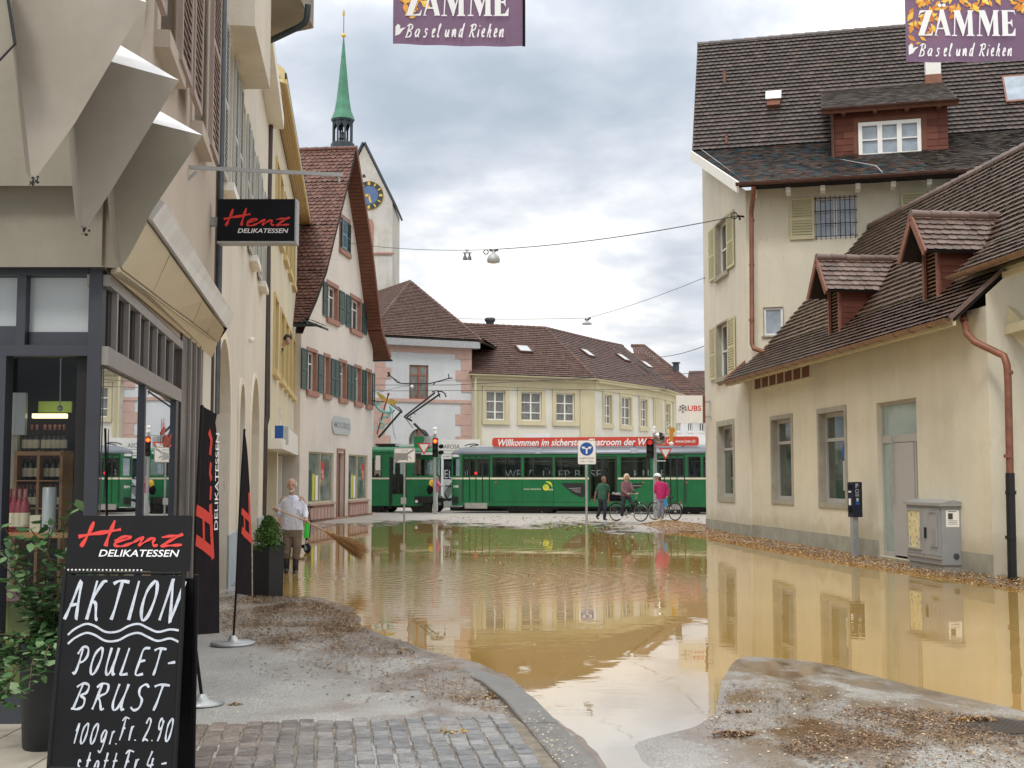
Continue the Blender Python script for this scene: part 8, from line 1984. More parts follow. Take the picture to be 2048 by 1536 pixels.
def signals():
 # zone sign
 g = gnd(808, 1046, .03); Y = g.y; f = frame((0, Y, 0)); q = lambda x, y: (at(x, y, Y).x, at(x, y, Y).z)
 b = thing('zone_sign', (g.x, Y, 0), 'white zone end sign with a grey diagonal on a pole before the green tram', 'road sign')
 MB().tube([V((g.x, Y + .04, -.1)), V((g.x, Y + .04, q(0, 905)[1]))], .035, 8).build('pole', M['galv'], b)
 (x0, z0), (x1, z1) = q(787.5, 926), q(831, 895.5); MB().use(1).rbox(f, x0, x1, z0, z1, -.015, 0, .06).use(0).rbox(f, x0 + .03, x1 - .03, z0 + .03, z1 - .03, .001, .006, .05).build('plate', [M['sign_white'], M['sign_back']], b)
 t = MB(); t.use(0); text(t, f, 'ZONE', q(802, 900)[0], q(816, 900)[0], q(0, 903)[1], q(0, 899)[1], .0075); t.use(1).box(f, q(796, 0)[0], q(822, 0)[0], q(0, 920)[1], q(0, 906)[1], .0065, .0075); t.use(0).ribbon(f, [q(790.5, 923.5), q(828, 899)], .075, .009)
 t.ribbon(f, [(q(818, 918)[0] + .08 * math.cos(a), q(818, 918)[1] + .08 * math.sin(a)) for a in [i * .6 for i in range(8)]], .03, .0095); t.build('markings', [M['sign_back'], M['concrete']], b)
 (x0, z0), (x1, z1) = q(801.5, 1008), q(812, 995); MB().rbox(f, x0, x1, z0, z1, -.1, .02, .02).build('box', M['lamp_grey'], b)
 # lit signal on the left
 g = gnd(869, 1028, .09); Y = g.y; f = frame((0, Y, 0)); qq = lambda x, y: (at(x, y, Y).x, at(x, y, Y).z); q = qq
 b = thing('traffic_light', (g.x, Y, .05), 'traffic light glowing red with a yield sign beside the white tram', 'traffic light')
 MB().tube([V((g.x, Y + .08, .0)), V((g.x, Y + .08, q(0, 866)[1]))], .075, 10).build('pole', M['galv'], b)
 MB().lathe((g.x, Y + .08, q(0, 868)[1]), [(.09, 0), (.10, .12), (.07, .14), (.11, .2), (.11, .26), (.03, .33)], seg=12).build('pole_cap', M['sign_white'], b)
 def head(cx, y0, y1, lit, w_=5.6, name='signal_head'):
  x0, z0 = q(cx - w_, y1); x1, z1 = q(cx + w_, y0); h = MB().rbox(f, x0, x1, z0, z1, -.12, .06, .05).build(name, M['black_metal'], b)
  for i in range(3):
   cz = lerp(z1, z0, (i + .5) / 3); c_ = (x0 + x1) / 2; r = min((x1 - x0) * .40, (z1 - z0) * .14)
   v = MB(); v.loft([[f.p(c_ + (r + .012) * math.cos(t), cz + (r + .012) * math.sin(t), nn) for t in [math.radians(-20 + 220 * k / 14) for k in range(15)]] for nn in (.061, .20)], True, False, False); v.build('visor', M['black_metal'], h)
   MB().slab(f, [(c_ + r * math.cos(t), cz + r * math.sin(t)) for t in [math.pi * 2 * k / 20 for k in range(20)]], .0605, .066).build('lens', M[('light_red' if lit == 2 else 'red_dim') if (i == 0 and lit) else 'lens_off'], h)
   if i == 0 and lit == 2: MB().slab(f, [(c_ + r * .5 * math.cos(t), cz + r * .5 * math.sin(t)) for t in [math.pi * 2 * k / 20 for k in range(20)]], .0665, .072).build('bulb_glow', M['light_core'], h)
  return h
 head(870.5, 876, 914, 2)
 for y in (893, 905): MB().tube([V((q(881, y)[0], Y, q(881, y)[1])), V((q(884, y)[0], Y - .2, q(884, y)[1]))], .1, 8).build('side_signal', M['black_metal'], b)
 cx, cz = q(848, 894); yield_plate(b, f, cx, cz, 13.6 * Y / 2450)
 MB().tube([V((g.x, Y + .08, q(0, 872)[1])), V((q(851, 872)[0], Y + .08, q(0, 874)[1])), V((cx, Y + .02, q(0, 888)[1]))], .03, 6).build('sign_arm', M['galv'], b)
 # right signal with mirror
 g = gnd(1311, 1036, .11); Y = g.y; f = frame((0, Y, 0)); q = lambda x, y: (at(x, y, Y).x, at(x, y, Y).z)
 b = thing('traffic_light', (g.x, Y, .05), 'traffic light with round mirror and yield sign behind the pink jacket rider', 'traffic light')
 MB().tube([V((g.x, Y + .08, .0)), V((g.x, Y + .08, q(0, 866)[1]))], .075, 10).build('pole', M['galv'], b)
 MB().lathe((g.x, Y + .08, q(0, 866)[1]), [(.08, 0), (.10, .12), (.07, .14), (.10, .2), (.03, .3)], seg=12).build('pole_cap', M['sign_white'], b)
 head(1299.5, 878, 917, 1, 6.2)
 cx, cz = q(1318, 876); r = 11.5 * Y / 2450
 MB().use(1).lathe((cx, Y - .12, cz), [(r, 0), (r * 1.08, .03), (r * .9, .08)], (0, 1, 0), 24).use(0).lathe((cx, Y - .13, cz), [(r * .96, 0), (r * .7, -.04), (r * .35, -.07), (.01, -.08)], (0, 1, 0), 24).build('mirror', [M['mirror'], M['sign_back']], b)
 m_ = MB(); x_, z_ = q(1335, 0)[0], 0
 m_.rbox(f, q(1331, 0)[0], q(1337, 0)[0], q(0, 882)[1], q(0, 855)[1], -.05, .05, .02); m_.rbox(f, q(1337, 0)[0], q(1341, 0)[0], q(0, 864)[1], q(0, 856)[1], -.05, .05, .02); m_.build('orange_marker', M['orange'], b)
 MB().tube([V((q(1333, 855)[0], Y, q(0, 855)[1])), V((q(1333, 0)[0], Y, q(0, 848)[1]))], .02, 6).ball(V((q(1334, 0)[0], Y - .02, q(0, 888)[1])), .10, 10, 6).build('marker_base', M['sign_white'], b)
 cx, cz = q(1331, 904); yield_plate(b, f, cx, cz, 13 * Y / 2450)
 for y in (888, 922): MB().tube([V((g.x, Y + .08, q(0, y)[1])), V((cx, Y + .02, q(0, y)[1]))], .025, 6).build('sign_arm', M['galv'], b)
signals()
# ------------------------------------------------------------------ people, bicycles, scooter
def fuse(mb, name, m, parent, voxel=.012, it=4, f=.5):
 """melt overlapping solids into one continuous skin"""
 me = bpy.data.meshes.new('t'); me.from_pydata(mb.v, [], mb.f); me.update()
 bm = bmesh.new(); bm.from_mesh(me); bmesh.ops.recalc_face_normals(bm, faces=bm.faces); bm.to_mesh(me); bm.free()
 ob = bpy.data.objects.new('t', me); COL.objects.link(ob)
 r = ob.modifiers.new('r', 'REMESH'); r.mode = 'VOXEL'; r.voxel_size = voxel; r.use_smooth_shade = True
 s = ob.modifiers.new('s', 'SMOOTH'); s.iterations = it; s.factor = f
 bpy.context.view_layer.update()
 me2 = bpy.data.meshes.new_from_object(ob.evaluated_get(bpy.context.evaluated_depsgraph_get()))
 k = MB().add([v.co.copy() for v in me2.vertices], [tuple(p.vertices) for p in me2.polygons], True)
 bpy.data.objects.remove(ob); bpy.data.meshes.remove(me); bpy.data.meshes.remove(me2)
 return k.build(name, m, parent)
def cap_tube(mb, pts, r, seg=10):
 """limb with rounded ends and its own taper"""
 pts = [V(p) for p in pts]; rs = list(r) if isinstance(r, (list, tuple)) else [r] * len(pts)
 mb.tube(pts, rs, seg); mb.ball(pts[0], rs[0], seg, 6); mb.ball(pts[-1], rs[-1], seg, 6)
 for p, q in zip(pts[1:-1], rs[1:-1]): mb.ball(p, q, seg, 6)
 return mb
def trunk(mb, secs, yaw=0, seg=18):
 """secs: (centre, half width, half depth)"""
 ca, sa = math.cos(yaw), math.sin(yaw); rings = []
 for c, a, d in secs:
  c = V(c); rings.append([c + V((ca * a * math.cos(t) - sa * d * math.sin(t), sa * a * math.cos(t) + ca * d * math.sin(t), 0)) for t in [2 * math.pi * i / seg for i in range(seg)]])
 return mb.loft(rings, True, True)
def grip(mb, c, d, wrist):
 """hand closed round a bar through c along d"""
 c, d, wrist = V(c), V(d).normalized(), V(wrist); w_ = wrist - c; w_ = (w_ - d * w_.dot(d)).normalized(); b_ = d.cross(w_)
 mb.ball(c + w_ * .034, (.036, .036, .036), 10, 7); cap_tube(mb, [c + w_ * .04, wrist], [.030, .028], 8)
 for i in range(4):
  p = c + d * (-.032 + .021 * i); cap_tube(mb, [p + (w_ * math.cos(t) + b_ * math.sin(t)) * .027 for t in (.5, 1.3, 2.2, 3.1, 3.9)], [.0105, .0105, .0098, .0092, .008], 6)
 p = c - d * .042; cap_tube(mb, [p + w_ * .03, p - b_ * .024 + w_ * .012, p - b_ * .020 - w_ * .016], [.012, .011, .009], 6)
def hang(mb, wrist, tip, side):
 """relaxed hand, fingers slightly curled"""
 wrist, tip = V(wrist), V(tip); d = (tip - wrist).normalized(); s_ = V(side); s_ = (s_ - d * s_.dot(d)).normalized(); n_ = d.cross(s_); L_ = (tip - wrist).length
 cap_tube(mb, [wrist, wrist + d * L_ * .3, wrist + d * L_ * .52], [.027, .034, .032], 8)
 for i, (o, l_) in enumerate(((-.027, .42), (-.009, .50), (.009, .47), (.027, .38))):
  p = wrist + d * L_ * .5 + s_ * o; cap_tube(mb, [p, p + d * L_ * l_ * .5 + n_ * .004, p + d * L_ * l_ + n_ * .018], [.0105, .0098, .008], 6)
 p = wrist + d * L_ * .18 + s_ * .03; cap_tube(mb, [p, p + d * L_ * .18 + s_ * .022, p + d * L_ * .38 + s_ * .024 + n_ * .01], [.013, .012, .009], 6)
def head(mb, c, s=1.0, look=(0, -1, 0), neck=None):
 """skull, jaw, nose, ears and neck"""
 c = V(c); l_ = V(look).normalized(); r_ = l_.cross(V((0, 0, 1))).normalized(); u = V((0, 0, 1))
 P = lambda x, y, z: c + (r_ * x + l_ * y + u * z) * s
 def ell(p, a, b_, h):
  rings = [[P(*p) + (r_ * a * math.sin(th) * math.cos(q) + l_ * b_ * math.sin(th) * math.sin(q) + u * h * math.cos(th)) * s for q in [2 * math.pi * j / 12 for j in range(12)]] for th in [max(.03, min(3.11, math.pi * i / 9)) for i in range(10)]]
  mb.loft(rings)
 ell((0, -.012, .028), .080, .096, .092); ell((0, .022, -.045), .062, .062, .075); ell((0, .05, -.092), .030, .030, .024)
 cap_tube(mb, [P(0, .080, .012), P(0, .102, -.022)], [.010 * s, .014 * s], 6)
 for k in (-1, 1): ell((k * .076, -.008, -.012), .012, .020, .032); ell((k * .030, .068, .03), .016, .016, .010)
 if neck is not None: cap_tube(mb, [P(0, -.015, -.06), V(neck)], [.052 * s, .060 * s], 10)
 return P
def face(t, P, s, lip=True):
 for k in (-1, 1): MB().ball(P(k * .030, .080, .012), .0075 * s, 8, 5).build('eye', M['eye_dark'], t)
 MB().tube([P(-.022, .080, -.062), P(0, .086, -.064), P(.022, .080, -.062)], .0045 * s, 5).build('mouth', M['red_frame'], t)
def bike(lab, R_, F_, col='black_metal', basket=None, g=0.02):
 """R_, F_: ground points under rear and front hub"""
 R_, F_ = V(R_), V(F_); d = (F_ - R_); wb = d.length; d.normalize(); s_ = V((-d.y, d.x, 0)); z = V((0, 0, 1)); r = .34
 b = thing('bicycle', tuple((R_ + F_) / 2), lab, 'bicycle')
 hr, hf = R_ + z * r, F_ + z * r
 for h in (hr, hf):
  w_ = MB().torus(h, s_, r - .018, .018, 36, 8).build('wheel', M['rubber'], b)
  MB().torus(h, s_, r - .045, .010, 32, 6).build('rim', M['chrome'], w_)
  sp = MB()
  for i in range(18): a = 2 * math.pi * i / 18; sp.tube([h + s_ * (.02 if i % 2 else -.02), h + (d * math.cos(a) + z * math.sin(a)) * (r - .05)], .0022, 4)
  sp.build('spokes', M['chrome'], w_); MB().cyl(h - s_ * .045, h + s_ * .045, .022, None, 10).build('hub', M['chrome'], w_)
  fe = MB(); fe.loft([[h + (d * math.cos(t) + z * math.sin(t)) * (r + .022) + s_ * o for o in (-.028, 0, .028)] for t in [math.radians(a) for a in (range(30, 181, 12) if h is hr else range(20, 150, 12))]], True, False, False); fe.build('mudguard', M[col], b)
 bb = R_ + d * .46 + z * .29; st = R_ + d * .27 + z * .72; ht = F_ - d * .20 + z * .80; hb = F_ - d * .15 + z * .62
 fr = MB()
 for a, c, q in ((bb, st, .016), (st, R_ + d * .24 + z * .82, .013), (bb, hb, .019), (lerp(bb, st, .45), ht - z * .05, .016), (hb, ht, .02)): fr.tube([a, c], q, 8)
 for k in (-1, 1): fr.tube([bb + s_ * .03 * k, hr + s_ * .055 * k], .009, 6); fr.tube([st - z * .05, hr + s_ * .055 * k], .008, 6); fr.tube([hb - z * .02, hb + s_ * .05 * k - z * .05, hf + s_ * .055 * k], .010, 6)
 fr.build('frame', M[col], b)
 ba = MB(); top = ht + z * .22; ba.tube([ht, top], .014, 8); ba.tube([top - s_ * .29 - d * .16, top - s_ * .22 - d * .05, top - s_ * .05, top + s_ * .05, top + s_ * .22 - d * .05, top + s_ * .29 - d * .16], .012, 8); ba.build('handlebar', M['chrome'], b)
 sa = R_ + d * .23 + z * .86; MB().loft([[sa + d * q + s_ * wd * math.cos(t) + z * (.03 * math.sin(t)) for t in [2 * math.pi * i / 10 for i in range(10)]] for q, wd in ((-.13, .05), (-.10, .085), (-.02, .075), (.06, .035), (.13, .018), (.15, .006))], True, True).build('saddle', M['rubber'], b)
 cr = MB(); cr.cyl(bb - s_ * .05, bb - s_ * .04, .09, None, 20); cr.bar(bb - s_ * .07, bb - s_ * .07 + d * .10 - z * .14, .02, .02); cr.bar(bb + s_ * .07, bb + s_ * .07 - d * .10 + z * .14, .02, .02); cr.bar(bb - s_ * .12 + d * .10 - z * .14, bb - s_ * .06 + d * .10 - z * .14, .07, .02); cr.bar(bb + s_ * .12 - d * .10 + z * .14, bb + s_ * .06 - d * .10 + z * .14, .07, .02); cr.build('crank', M['chrome'], b)
 ra = MB()
 for k in (-1, 1): ra.tube([R_ + d * .20 + z * .74 + s_ * .06 * k, R_ - d * .24 + z * .74 + s_ * .06 * k], .006, 5); ra.tube([R_ - d * .08 + z * .74 + s_ * .06 * k, hr + s_ * .06 * k], .006, 5)
 for q in (-.2, -.05, .1): ra.tube([R_ + d * q + z * .74 - s_ * .06, R_ + d * q + z * .74 + s_ * .06], .005, 5)
 ra.build('luggage_rack', M['black_metal'], b)
 MB().ball(hb + d * .10 + z * .06, .038, 10, 6).build('headlight', M['chrome'], b); MB().ball(R_ - d * .27 + z * .70, .03, 8, 5).build('rear_light', M['red_dim'] if False else M['red_paint'], b)
 if basket:
  f = frame(R_ + z * .75, math.atan2(d.y, d.x)); bk = MB(); bk.rbox(f, -.26, .16, 0, .22, -.17, .17, .04)
  bk.build('pannier', M['black_cloth'], b); q = MB()
  for i in range(7): q.ball(R_ + z * (.98 + U(-.02, .04)) + d * U(-.2, .12) + s_ * U(-.1, .1), U(.05, .08), 8, 5)
  q.build('load', M['helmet'] if False else M['concrete'], b)
 return b, dict(bar=top, d=d, s=s_, bb=bb, saddle=sa)
def sweeper():
 Y = 22.75; q = lambda x, y, dy=0: at(x, y, Y + dy)
 b = thing('person', tuple(q(582, 1146)), 'white haired man in white shirt, khaki trousers and rubber boots sweeping with a straw broom', 'person')
 h0, h1 = V(q(551.5, 1018, -.16)), V(q(611.5, 1042, -.36)); hd = (h1 - h0).normalized()
 body = MB()
 P = head(body, q(583, 970.5, -.03), 1.04, (.05, -1, -.12), q(584, 993, .02))
 trunk(body, [(q(585, 1066), .165, .11), (q(585, 1048), .155, .11), (q(585, 1022), .165, .115), (q(585, 1002), .18, .11), (q(585, 993, .02), .12, .08)])
 wl, wr = lerp(h0, q(557, 1030, .02), .35), lerp(h1, q(610, 1026, -.02), .32)
 cap_tube(body, [q(568, 998), q(559, 1015, .05), q(557, 1030, .02)], [.058, .05, .042]); cap_tube(body, [q(557, 1030, .02), lerp(q(557, 1030, .02), h0, .4), wl], [.042, .038, .03])
 cap_tube(body, [q(602, 998), q(609, 1012, .03), q(611, 1026, -.02)], [.058, .05, .042]); cap_tube(body, [q(611, 1026, -.02), lerp(q(611, 1026, -.02), h1, .4), wr], [.042, .036, .029])
 grip(body, h0, hd, wl); grip(body, h1, hd, wr)
 for pts in ([q(576.5, 1066), q(574.5, 1092, -.03), q(573.5, 1122, .02)], [q(593, 1066), q(594.5, 1093, -.05), q(592, 1124, -.03)]): cap_tube(body, pts, [.085, .062, .042])
 fuse(body, 'body', M['skin'], b, .0085, 3)
 face(b, P, 1.04)
 # hair: thin white ring, bald crown, short beard
 hr = MB()
 for k in (-1, 1): hr.ball(P(k * .070, -.035, .004), (.021, .058, .060), 10, 7)
 hr.ball(P(0, -.075, .0), (.072, .042, .075), 12, 8); hr.ball(P(0, -.055, .075), (.062, .055, .036), 12, 6); fuse(hr, 'hair', M['hair_white'], b, .009, 3)
 bd = MB(); bd.ball(P(0, .072, -.098), (.036, .022, .022), 10, 6)
 for k in (-1, 1): bd.ball(P(k * .042, .045, -.075), (.016, .026, .03), 8, 5)
 fuse(bd, 'beard', M['hair_white'], b, .008, 3)
 sh = MB()
 trunk(sh, [(q(585, 1060), .200, .14), (q(585, 1050), .192, .145), (q(585, 1030), .188, .145), (q(585, 1012), .192, .135), (q(585, 1001, .01), .185, .12), (q(585, 996.5, .015), .155, .10), (q(585, 993, .02), .11, .08), (q(584.5, 990.5, .01), .075, .07)], 0, 24)
 cap_tube(sh, [q(570, 1001.5), q(561, 1014, .05), q(557.5, 1029, .02)], [.072, .066, .060]); cap_tube(sh, [q(557.5, 1029, .02), lerp(q(557, 1030, .02), wl, .75)], [.060, .047])
 cap_tube(sh, [q(600, 1001.5), q(608, 1013, .03), q(611, 1026, -.02)], [.072, .064, .058]); cap_tube(sh, [q(611, 1026, -.02), lerp(q(611, 1026, -.02), wr, .85)], [.058, .045])
 for i in range(16):      # folds
  a, c = U(570, 600), U(1005, 1055); cap_tube(sh, [q(a, c, -.125), q(a + U(-5, 5), c + U(4, 10), -.128)], [.016, .010], 6)
 fuse(sh, 'shirt', M['shirt_white'], b, .009, 4)
 co = MB()
 for k in (-1, 1): co.hexa([q(584 + k * .5, 996, -.13), q(584 + k * 5, 994, -.115), q(584 + k * 6, 990, -.06), q(584 + k * 4.5, 989, -.07), q(584 + k * .5, 997, -.125), q(584 + k * 5, 995, -.11), q(584 + k * 6, 991, -.055), q(584 + k * 4.5, 990, -.065)])
 co.build('collar', M['shirt_white'], b); MB().bar(q(585, 999, -.135), q(586, 1058, -.150), .028, .006, up=(0, 1, 0)).build('button_strip', M['shirt_white'], b)
 MB().ball(q(600, 1000, -.115), .016, 8, 5).build('pocket_badge', M['eye_dark'], b)
 tr = MB(); trunk(tr, [(q(585, 1056), .182, .13), (q(585, 1066), .18, .125), (q(585, 1074), .172, .115)], 0, 20)
 for pts in ([q(576, 1068), q(574.5, 1092, -.03), q(573.5, 1111, .0)], [q(593.5, 1068), q(594.5, 1093, -.05), q(592, 1112, -.03)]): cap_tube(tr, pts, [.102, .082, .074])
 for i in range(10): a = random.choice((574, 593)) + U(-4, 4); c = U(1080, 1108); cap_tube(tr, [q(a - 4, c, -.09), q(a + 4, c + U(-2, 2), -.095)], [.012, .012], 6)
 fuse(tr, 'trousers', M['trouser_khaki'], b, .010, 4)
 for pts in ([q(573.5, 1105, .01), q(573, 1128, .01), q(573, 1141, .02), q(572, 1143, -.12)], [q(592, 1106, -.02), q(591, 1130, -.03), q(591, 1144, -.02), q(589, 1147, -.16)]):
  bo = MB(); cap_tube(bo, pts, [.066, .056, .052, .046]); fuse(bo, 'boot', M['boot'], b, .012, 2)
 # the broom is held, a thing of its own
 t = thing('straw_broom', tuple(lerp(h0, h1, .5)), 'long handled straw broom held across the sweeping man', 'broom')
 e0 = h0 - hd * .10; e1 = V(q(655, 1064, -.62));
 MB().tube([e0, h0, h1, e1], .0135, 8).build('handle', M['broom_wood'], t)
 tip = V(q(722, 1106, -1.0)); d = (tip - e1).normalized(); L_ = (tip - e1).length; s_ = d.cross(V((0, 1, 0))).normalized(); n_ = d.cross(s_); br = MB()
 for i in range(620):
  r = math.sqrt(R()); a = U(0, 6.283); o0 = (s_ * math.cos(a) + n_ * math.sin(a)) * r; ln = L_ * U(.75, 1.12); wv = V((U(-.02, .02), U(-.02, .02), U(-.03, .01)))
  br.tube([e1 - d * .02 + o0 * .022, e1 + d * ln * .45 + o0 * .062, e1 + d * ln + o0 * .15 + wv + s_ * (.03)], [.0032, .0030, .0018], 3, False, False)
 br.build('straw', M['broom_straw'], t)
 MB().tube([e1 - d * .04, e1 + d * .03, e1 + d * .10], [.020, .036, .048], 12).build('binding', M['debris'], t)
sweeper()
def ped(lab, Y, hd, look, skin, hair, torso, top, arms, legs, shoes, bottoms, hs=1.0, hair_kind='bald', yaw=0, vox=.013, shoe_m='shoe_white', extra=None, bare=False):
 q = lambda p: at(p[0], p[1], Y + (p[2] if len(p) > 2 else 0))
 feet = shoes[0][-1]; b = thing('person', tuple(q(feet)), lab, 'person'); body = MB()
 P = head(body, q(hd), hs, look, q((torso[-1][0], torso[-1][1] + 1)))
 trunk(body, [(q(c[:2]), c[2] * .86, c[3] * .86) for c in torso], yaw)
 for sh, el, wr, tip, *gp in arms:
  cap_tube(body, [q(sh), q(el)], [.052, .042]); cap_tube(body, [q(el), q(wr)], [.041, .029])
  if gp: grip(body, q(tip), gp[0], q(wr))
  else: hang(body, q(wr), q(tip), (1, .3, 0))
 for hp, kn, an in legs: cap_tube(body, [q(hp), q(kn), q(an)], [.082, .058, .042])
 fuse(body, 'body', M[skin], b, vox, 2); face(b, P, hs)
 if hair_kind == 'bald': m = MB(); m.ball(P(0, -.06, .03), (.066 * hs, .05 * hs, .05 * hs), 10, 6); fuse(m, 'hair', M[hair], b, .011, 2)
 elif hair_kind == 'bob':
  m = MB(); m.ball(P(0, -.028, .042), (.094 * hs, .10 * hs, .088 * hs), 12, 8)
  for k in (-1, 1): m.ball(P(k * .086, -.02, -.04), (.034 * hs, .06 * hs, .082 * hs), 10, 7)
  m.ball(P(0, -.08, -.05), (.085 * hs, .05 * hs, .09 * hs), 10, 7); fuse(m, 'hair', M[hair], b, .011, 3)
 elif hair_kind == 'curly':
  m = MB()
  for i in range(60):
   a, e = U(0, 6.28), U(-.5, 1.5); d = V((math.cos(a) * math.cos(e), math.sin(a) * math.cos(e), math.sin(e)))
   if d.dot(V(look).normalized()) > .45 and d.z < .5: continue
   m.ball(P(0, -.02, .03) + V((d.x * .085, d.y * .095, d.z * .09)) * hs, U(.022, .036), 6, 4)
  fuse(m, 'hair', M[hair], b, .010, 1)
 elif hair_kind == 'helmet':
  m = MB(); m.ball(P(0, -.02, .045), (.082 * hs, .096 * hs, .075 * hs), 12, 8); m.ball(P(0, -.085, -.055), (.055 * hs, .03 * hs, .085 * hs), 10, 6); fuse(m, 'hair', M[hair], b, .011, 2)
  l_ = V(look).normalized(); r_ = l_.cross(V((0, 0, 1))).normalized(); rings = []
  for th in [.05, .4, .75, 1.05, 1.3, 1.5]:
   rings.append([P(0, 0, .05) + (r_ * .108 * math.sin(th) * math.cos(t) + l_ * (.145 * math.sin(th) * math.sin(t) - .004) + V((0, 0, 1)) * (.095 * math.cos(th) - .03 * math.sin(th) * max(0, -math.sin(t)))) * hs for t in [2 * math.pi * i / 20 for i in range(20)]])
  rings.append([p * 1.0 - V((0, 0, .02)) for p in rings[-1]]); MB().loft(rings, True, True).build('helmet', M['helmet'], b)
  v = MB()
  for x in (-.045, 0, .045): v.ball(P(x, .01, .128 - abs(x) * .5), (.009 * hs, .055 * hs, .014 * hs), 8, 5)
  v.build('helmet_vents', M['eye_dark'], b)
 m = MB(); trunk(m, [(q(c[:2]), c[2], c[3]) for c in torso], yaw)
 for sh, el, wr, tip, *gp in arms:
  cap_tube(m, [q(sh), lerp(q(sh), q(el), .72 if bare else 1)], [.072, .066 if bare else .058])
  if not bare: cap_tube(m, [q(el), lerp(q(el), q(wr), .9)], [.058, .045])
 for i in range(8): c = random.choice(torso[:-1]); p = q(c[:2]); cap_tube(m, [p + V((U(-1, 1) * c[2] * .6, -c[3] * .9, U(-.05, .05))), p + V((U(-1, 1) * c[2] * .6, -c[3] * .9, U(-.12, .05)))], [.015, .010], 6)
 fuse(m, 'jacket' if not bare else 'shirt', M[top], b, vox, 3)
 m = MB(); c = torso[0]; trunk(m, [(q((c[0], c[1] - 1)), c[2] * .9, c[3] * .92), (q((c[0], c[1] + 5)), c[2] * .88, c[3] * .9)], yaw)
 for hp, kn, an in legs: cap_tube(m, [q(hp), q(kn), q(an)], [.096, .074, .062])
 fuse(m, 'trousers', M[bottoms], b, vox, 3)
 for pts in shoes: m = MB(); cap_tube(m, [q(p) for p in pts], [.044] * (len(pts) - 1) + [.036]); fuse(m, 'shoe', M[shoe_m], b, .012, 2)
 return b, q
def zp(x, y, dy=0): return (1150 + x / 8.904, 920 + y / 8.904, dy)
def riders():
 ped('man in dark green polo shirt and dark trousers walking past the tram', 45.6, zp(517, 352, -.05), (.55, -1, -.05), 'skin_dark', 'hair_white',
  [(*zp(488, 700)[:2], .175, .125), (*zp(485, 620)[:2], .185, .14), (*zp(492, 520)[:2], .195, .13), (*zp(505, 440)[:2], .19, .115), (*zp(512, 412)[:2], .08, .07)], 'shirt_green',
  [(zp(435, 452), zp(375, 560, .05), zp(352, 680, 0), zp(346, 765, -.02)), (zp(580, 470), zp(605, 585, .08), zp(600, 690, .02), zp(592, 765, 0))],
  [(zp(455, 715), zp(455, 840, .05), zp(410, 980, .12)), (zp(525, 715), zp(535, 860, -.12), zp(525, 1020, -.10))], [[zp(388, 1000, .16), zp(412, 1045, .05)], [zp(515, 1050, -.06), zp(560, 1062, -.26)]], 'trouser_dark', 1.05, 'bald', .25, bare=True, shoe_m='boot')
 # woman with the black bicycle
 Rg = at(*zp(768, 1045)[:2], 45.75); Fg = at(*zp(1140, 1052)[:2], 45.05)
 gz = .135; Rg.z = gz; Fg.z = gz; a = math.radians(-40); d = V((math.cos(a), math.sin(a), 0)); c = (Rg + Fg) / 2; c.z = gz; Rg, Fg = c - d * .54, c + d * .54
 bk, k = bike('black city bicycle with loaded pannier ridden by the woman in mauve', Rg, Fg, 'black_metal', True)
 Yb = c.y; G1_, G2_ = k['bar'] - k['s'] * .27 - d * .12, k['bar'] + k['s'] * .27 - d * .12
 def inv(p, Y0):      # world point back to (px, py, dy)
  dd = p - CAM; f_ = V((0, math.cos(PITCH), math.sin(PITCH))); u_ = V((0, -math.sin(PITCH), math.cos(PITCH))); w_ = dd.dot(f_); return (1024 + F * dd.x / w_, 768 - F * dd.dot(u_) / w_, p.y - Y0)
 Yp = 45.35
 g1, g2 = inv(G1_, Yp), inv(G2_, Yp)
 ped('blond woman in a mauve jacket astride a black bicycle', Yp, zp(922, 305, 0), (.15, -1, 0), 'skin', 'hair_blond',
  [(*zp(905, 650)[:2], .185, .135), (*zp(905, 560)[:2], .185, .135), (*zp(905, 470)[:2], .19, .13), (*zp(912, 400)[:2], .175, .11), (*zp(918, 372)[:2], .075, .07)], 'jacket_mauve',
  [(zp(842, 425), zp(845, 550, -.12), (g1[0] - 4, g1[1] + .5, g1[2] + .03), g1, k['s']), (zp(980, 430), zp(1030, 545, -.12), (g2[0] - 3.5, g2[1] + 1, g2[2] + .02), g2, k['s'])],
  [(zp(868, 665), zp(858, 800, -.12), zp(835, 985, -.05)), (zp(955, 665), zp(1025, 790, -.25), zp(1000, 925, -.05))], [[zp(832, 1015, -.05), zp(812, 1045, -.2)], [zp(1000, 950, 0), zp(1035, 962, -.2)]], 'trouser_dark', 1.05, 'bob', 0)
 # rider in pink seen from behind
 Yp = 45.9; gz = .14
 c = at(*zp(1600, 1045)[:2], 46.3); c.z = gz; a = math.radians(180 - 50); d = V((math.cos(a), math.sin(a), 0)); Rg, Fg = c - d * .52, c + d * .52
 bk, k = bike('dark bicycle with blue bag standing beside the rider in pink', Rg, Fg, 'black_metal', False)
 bg = MB(); f = frame(V((0, 0, 0))); p0, p1 = at(*zp(1570, 830)[:2], 45.75), at(*zp(1640, 690)[:2], 45.75); f = frame((p0.x, p0.y, 0)); bg.rbox(f, 0, p1.x - p0.x, p0.z, p1.z, -.05, .05, .03); tag(bg.build('blue_bag', M['bag_blue']), 'light blue bag hanging at the dark bicycle next to the pink jacket', 'bag')
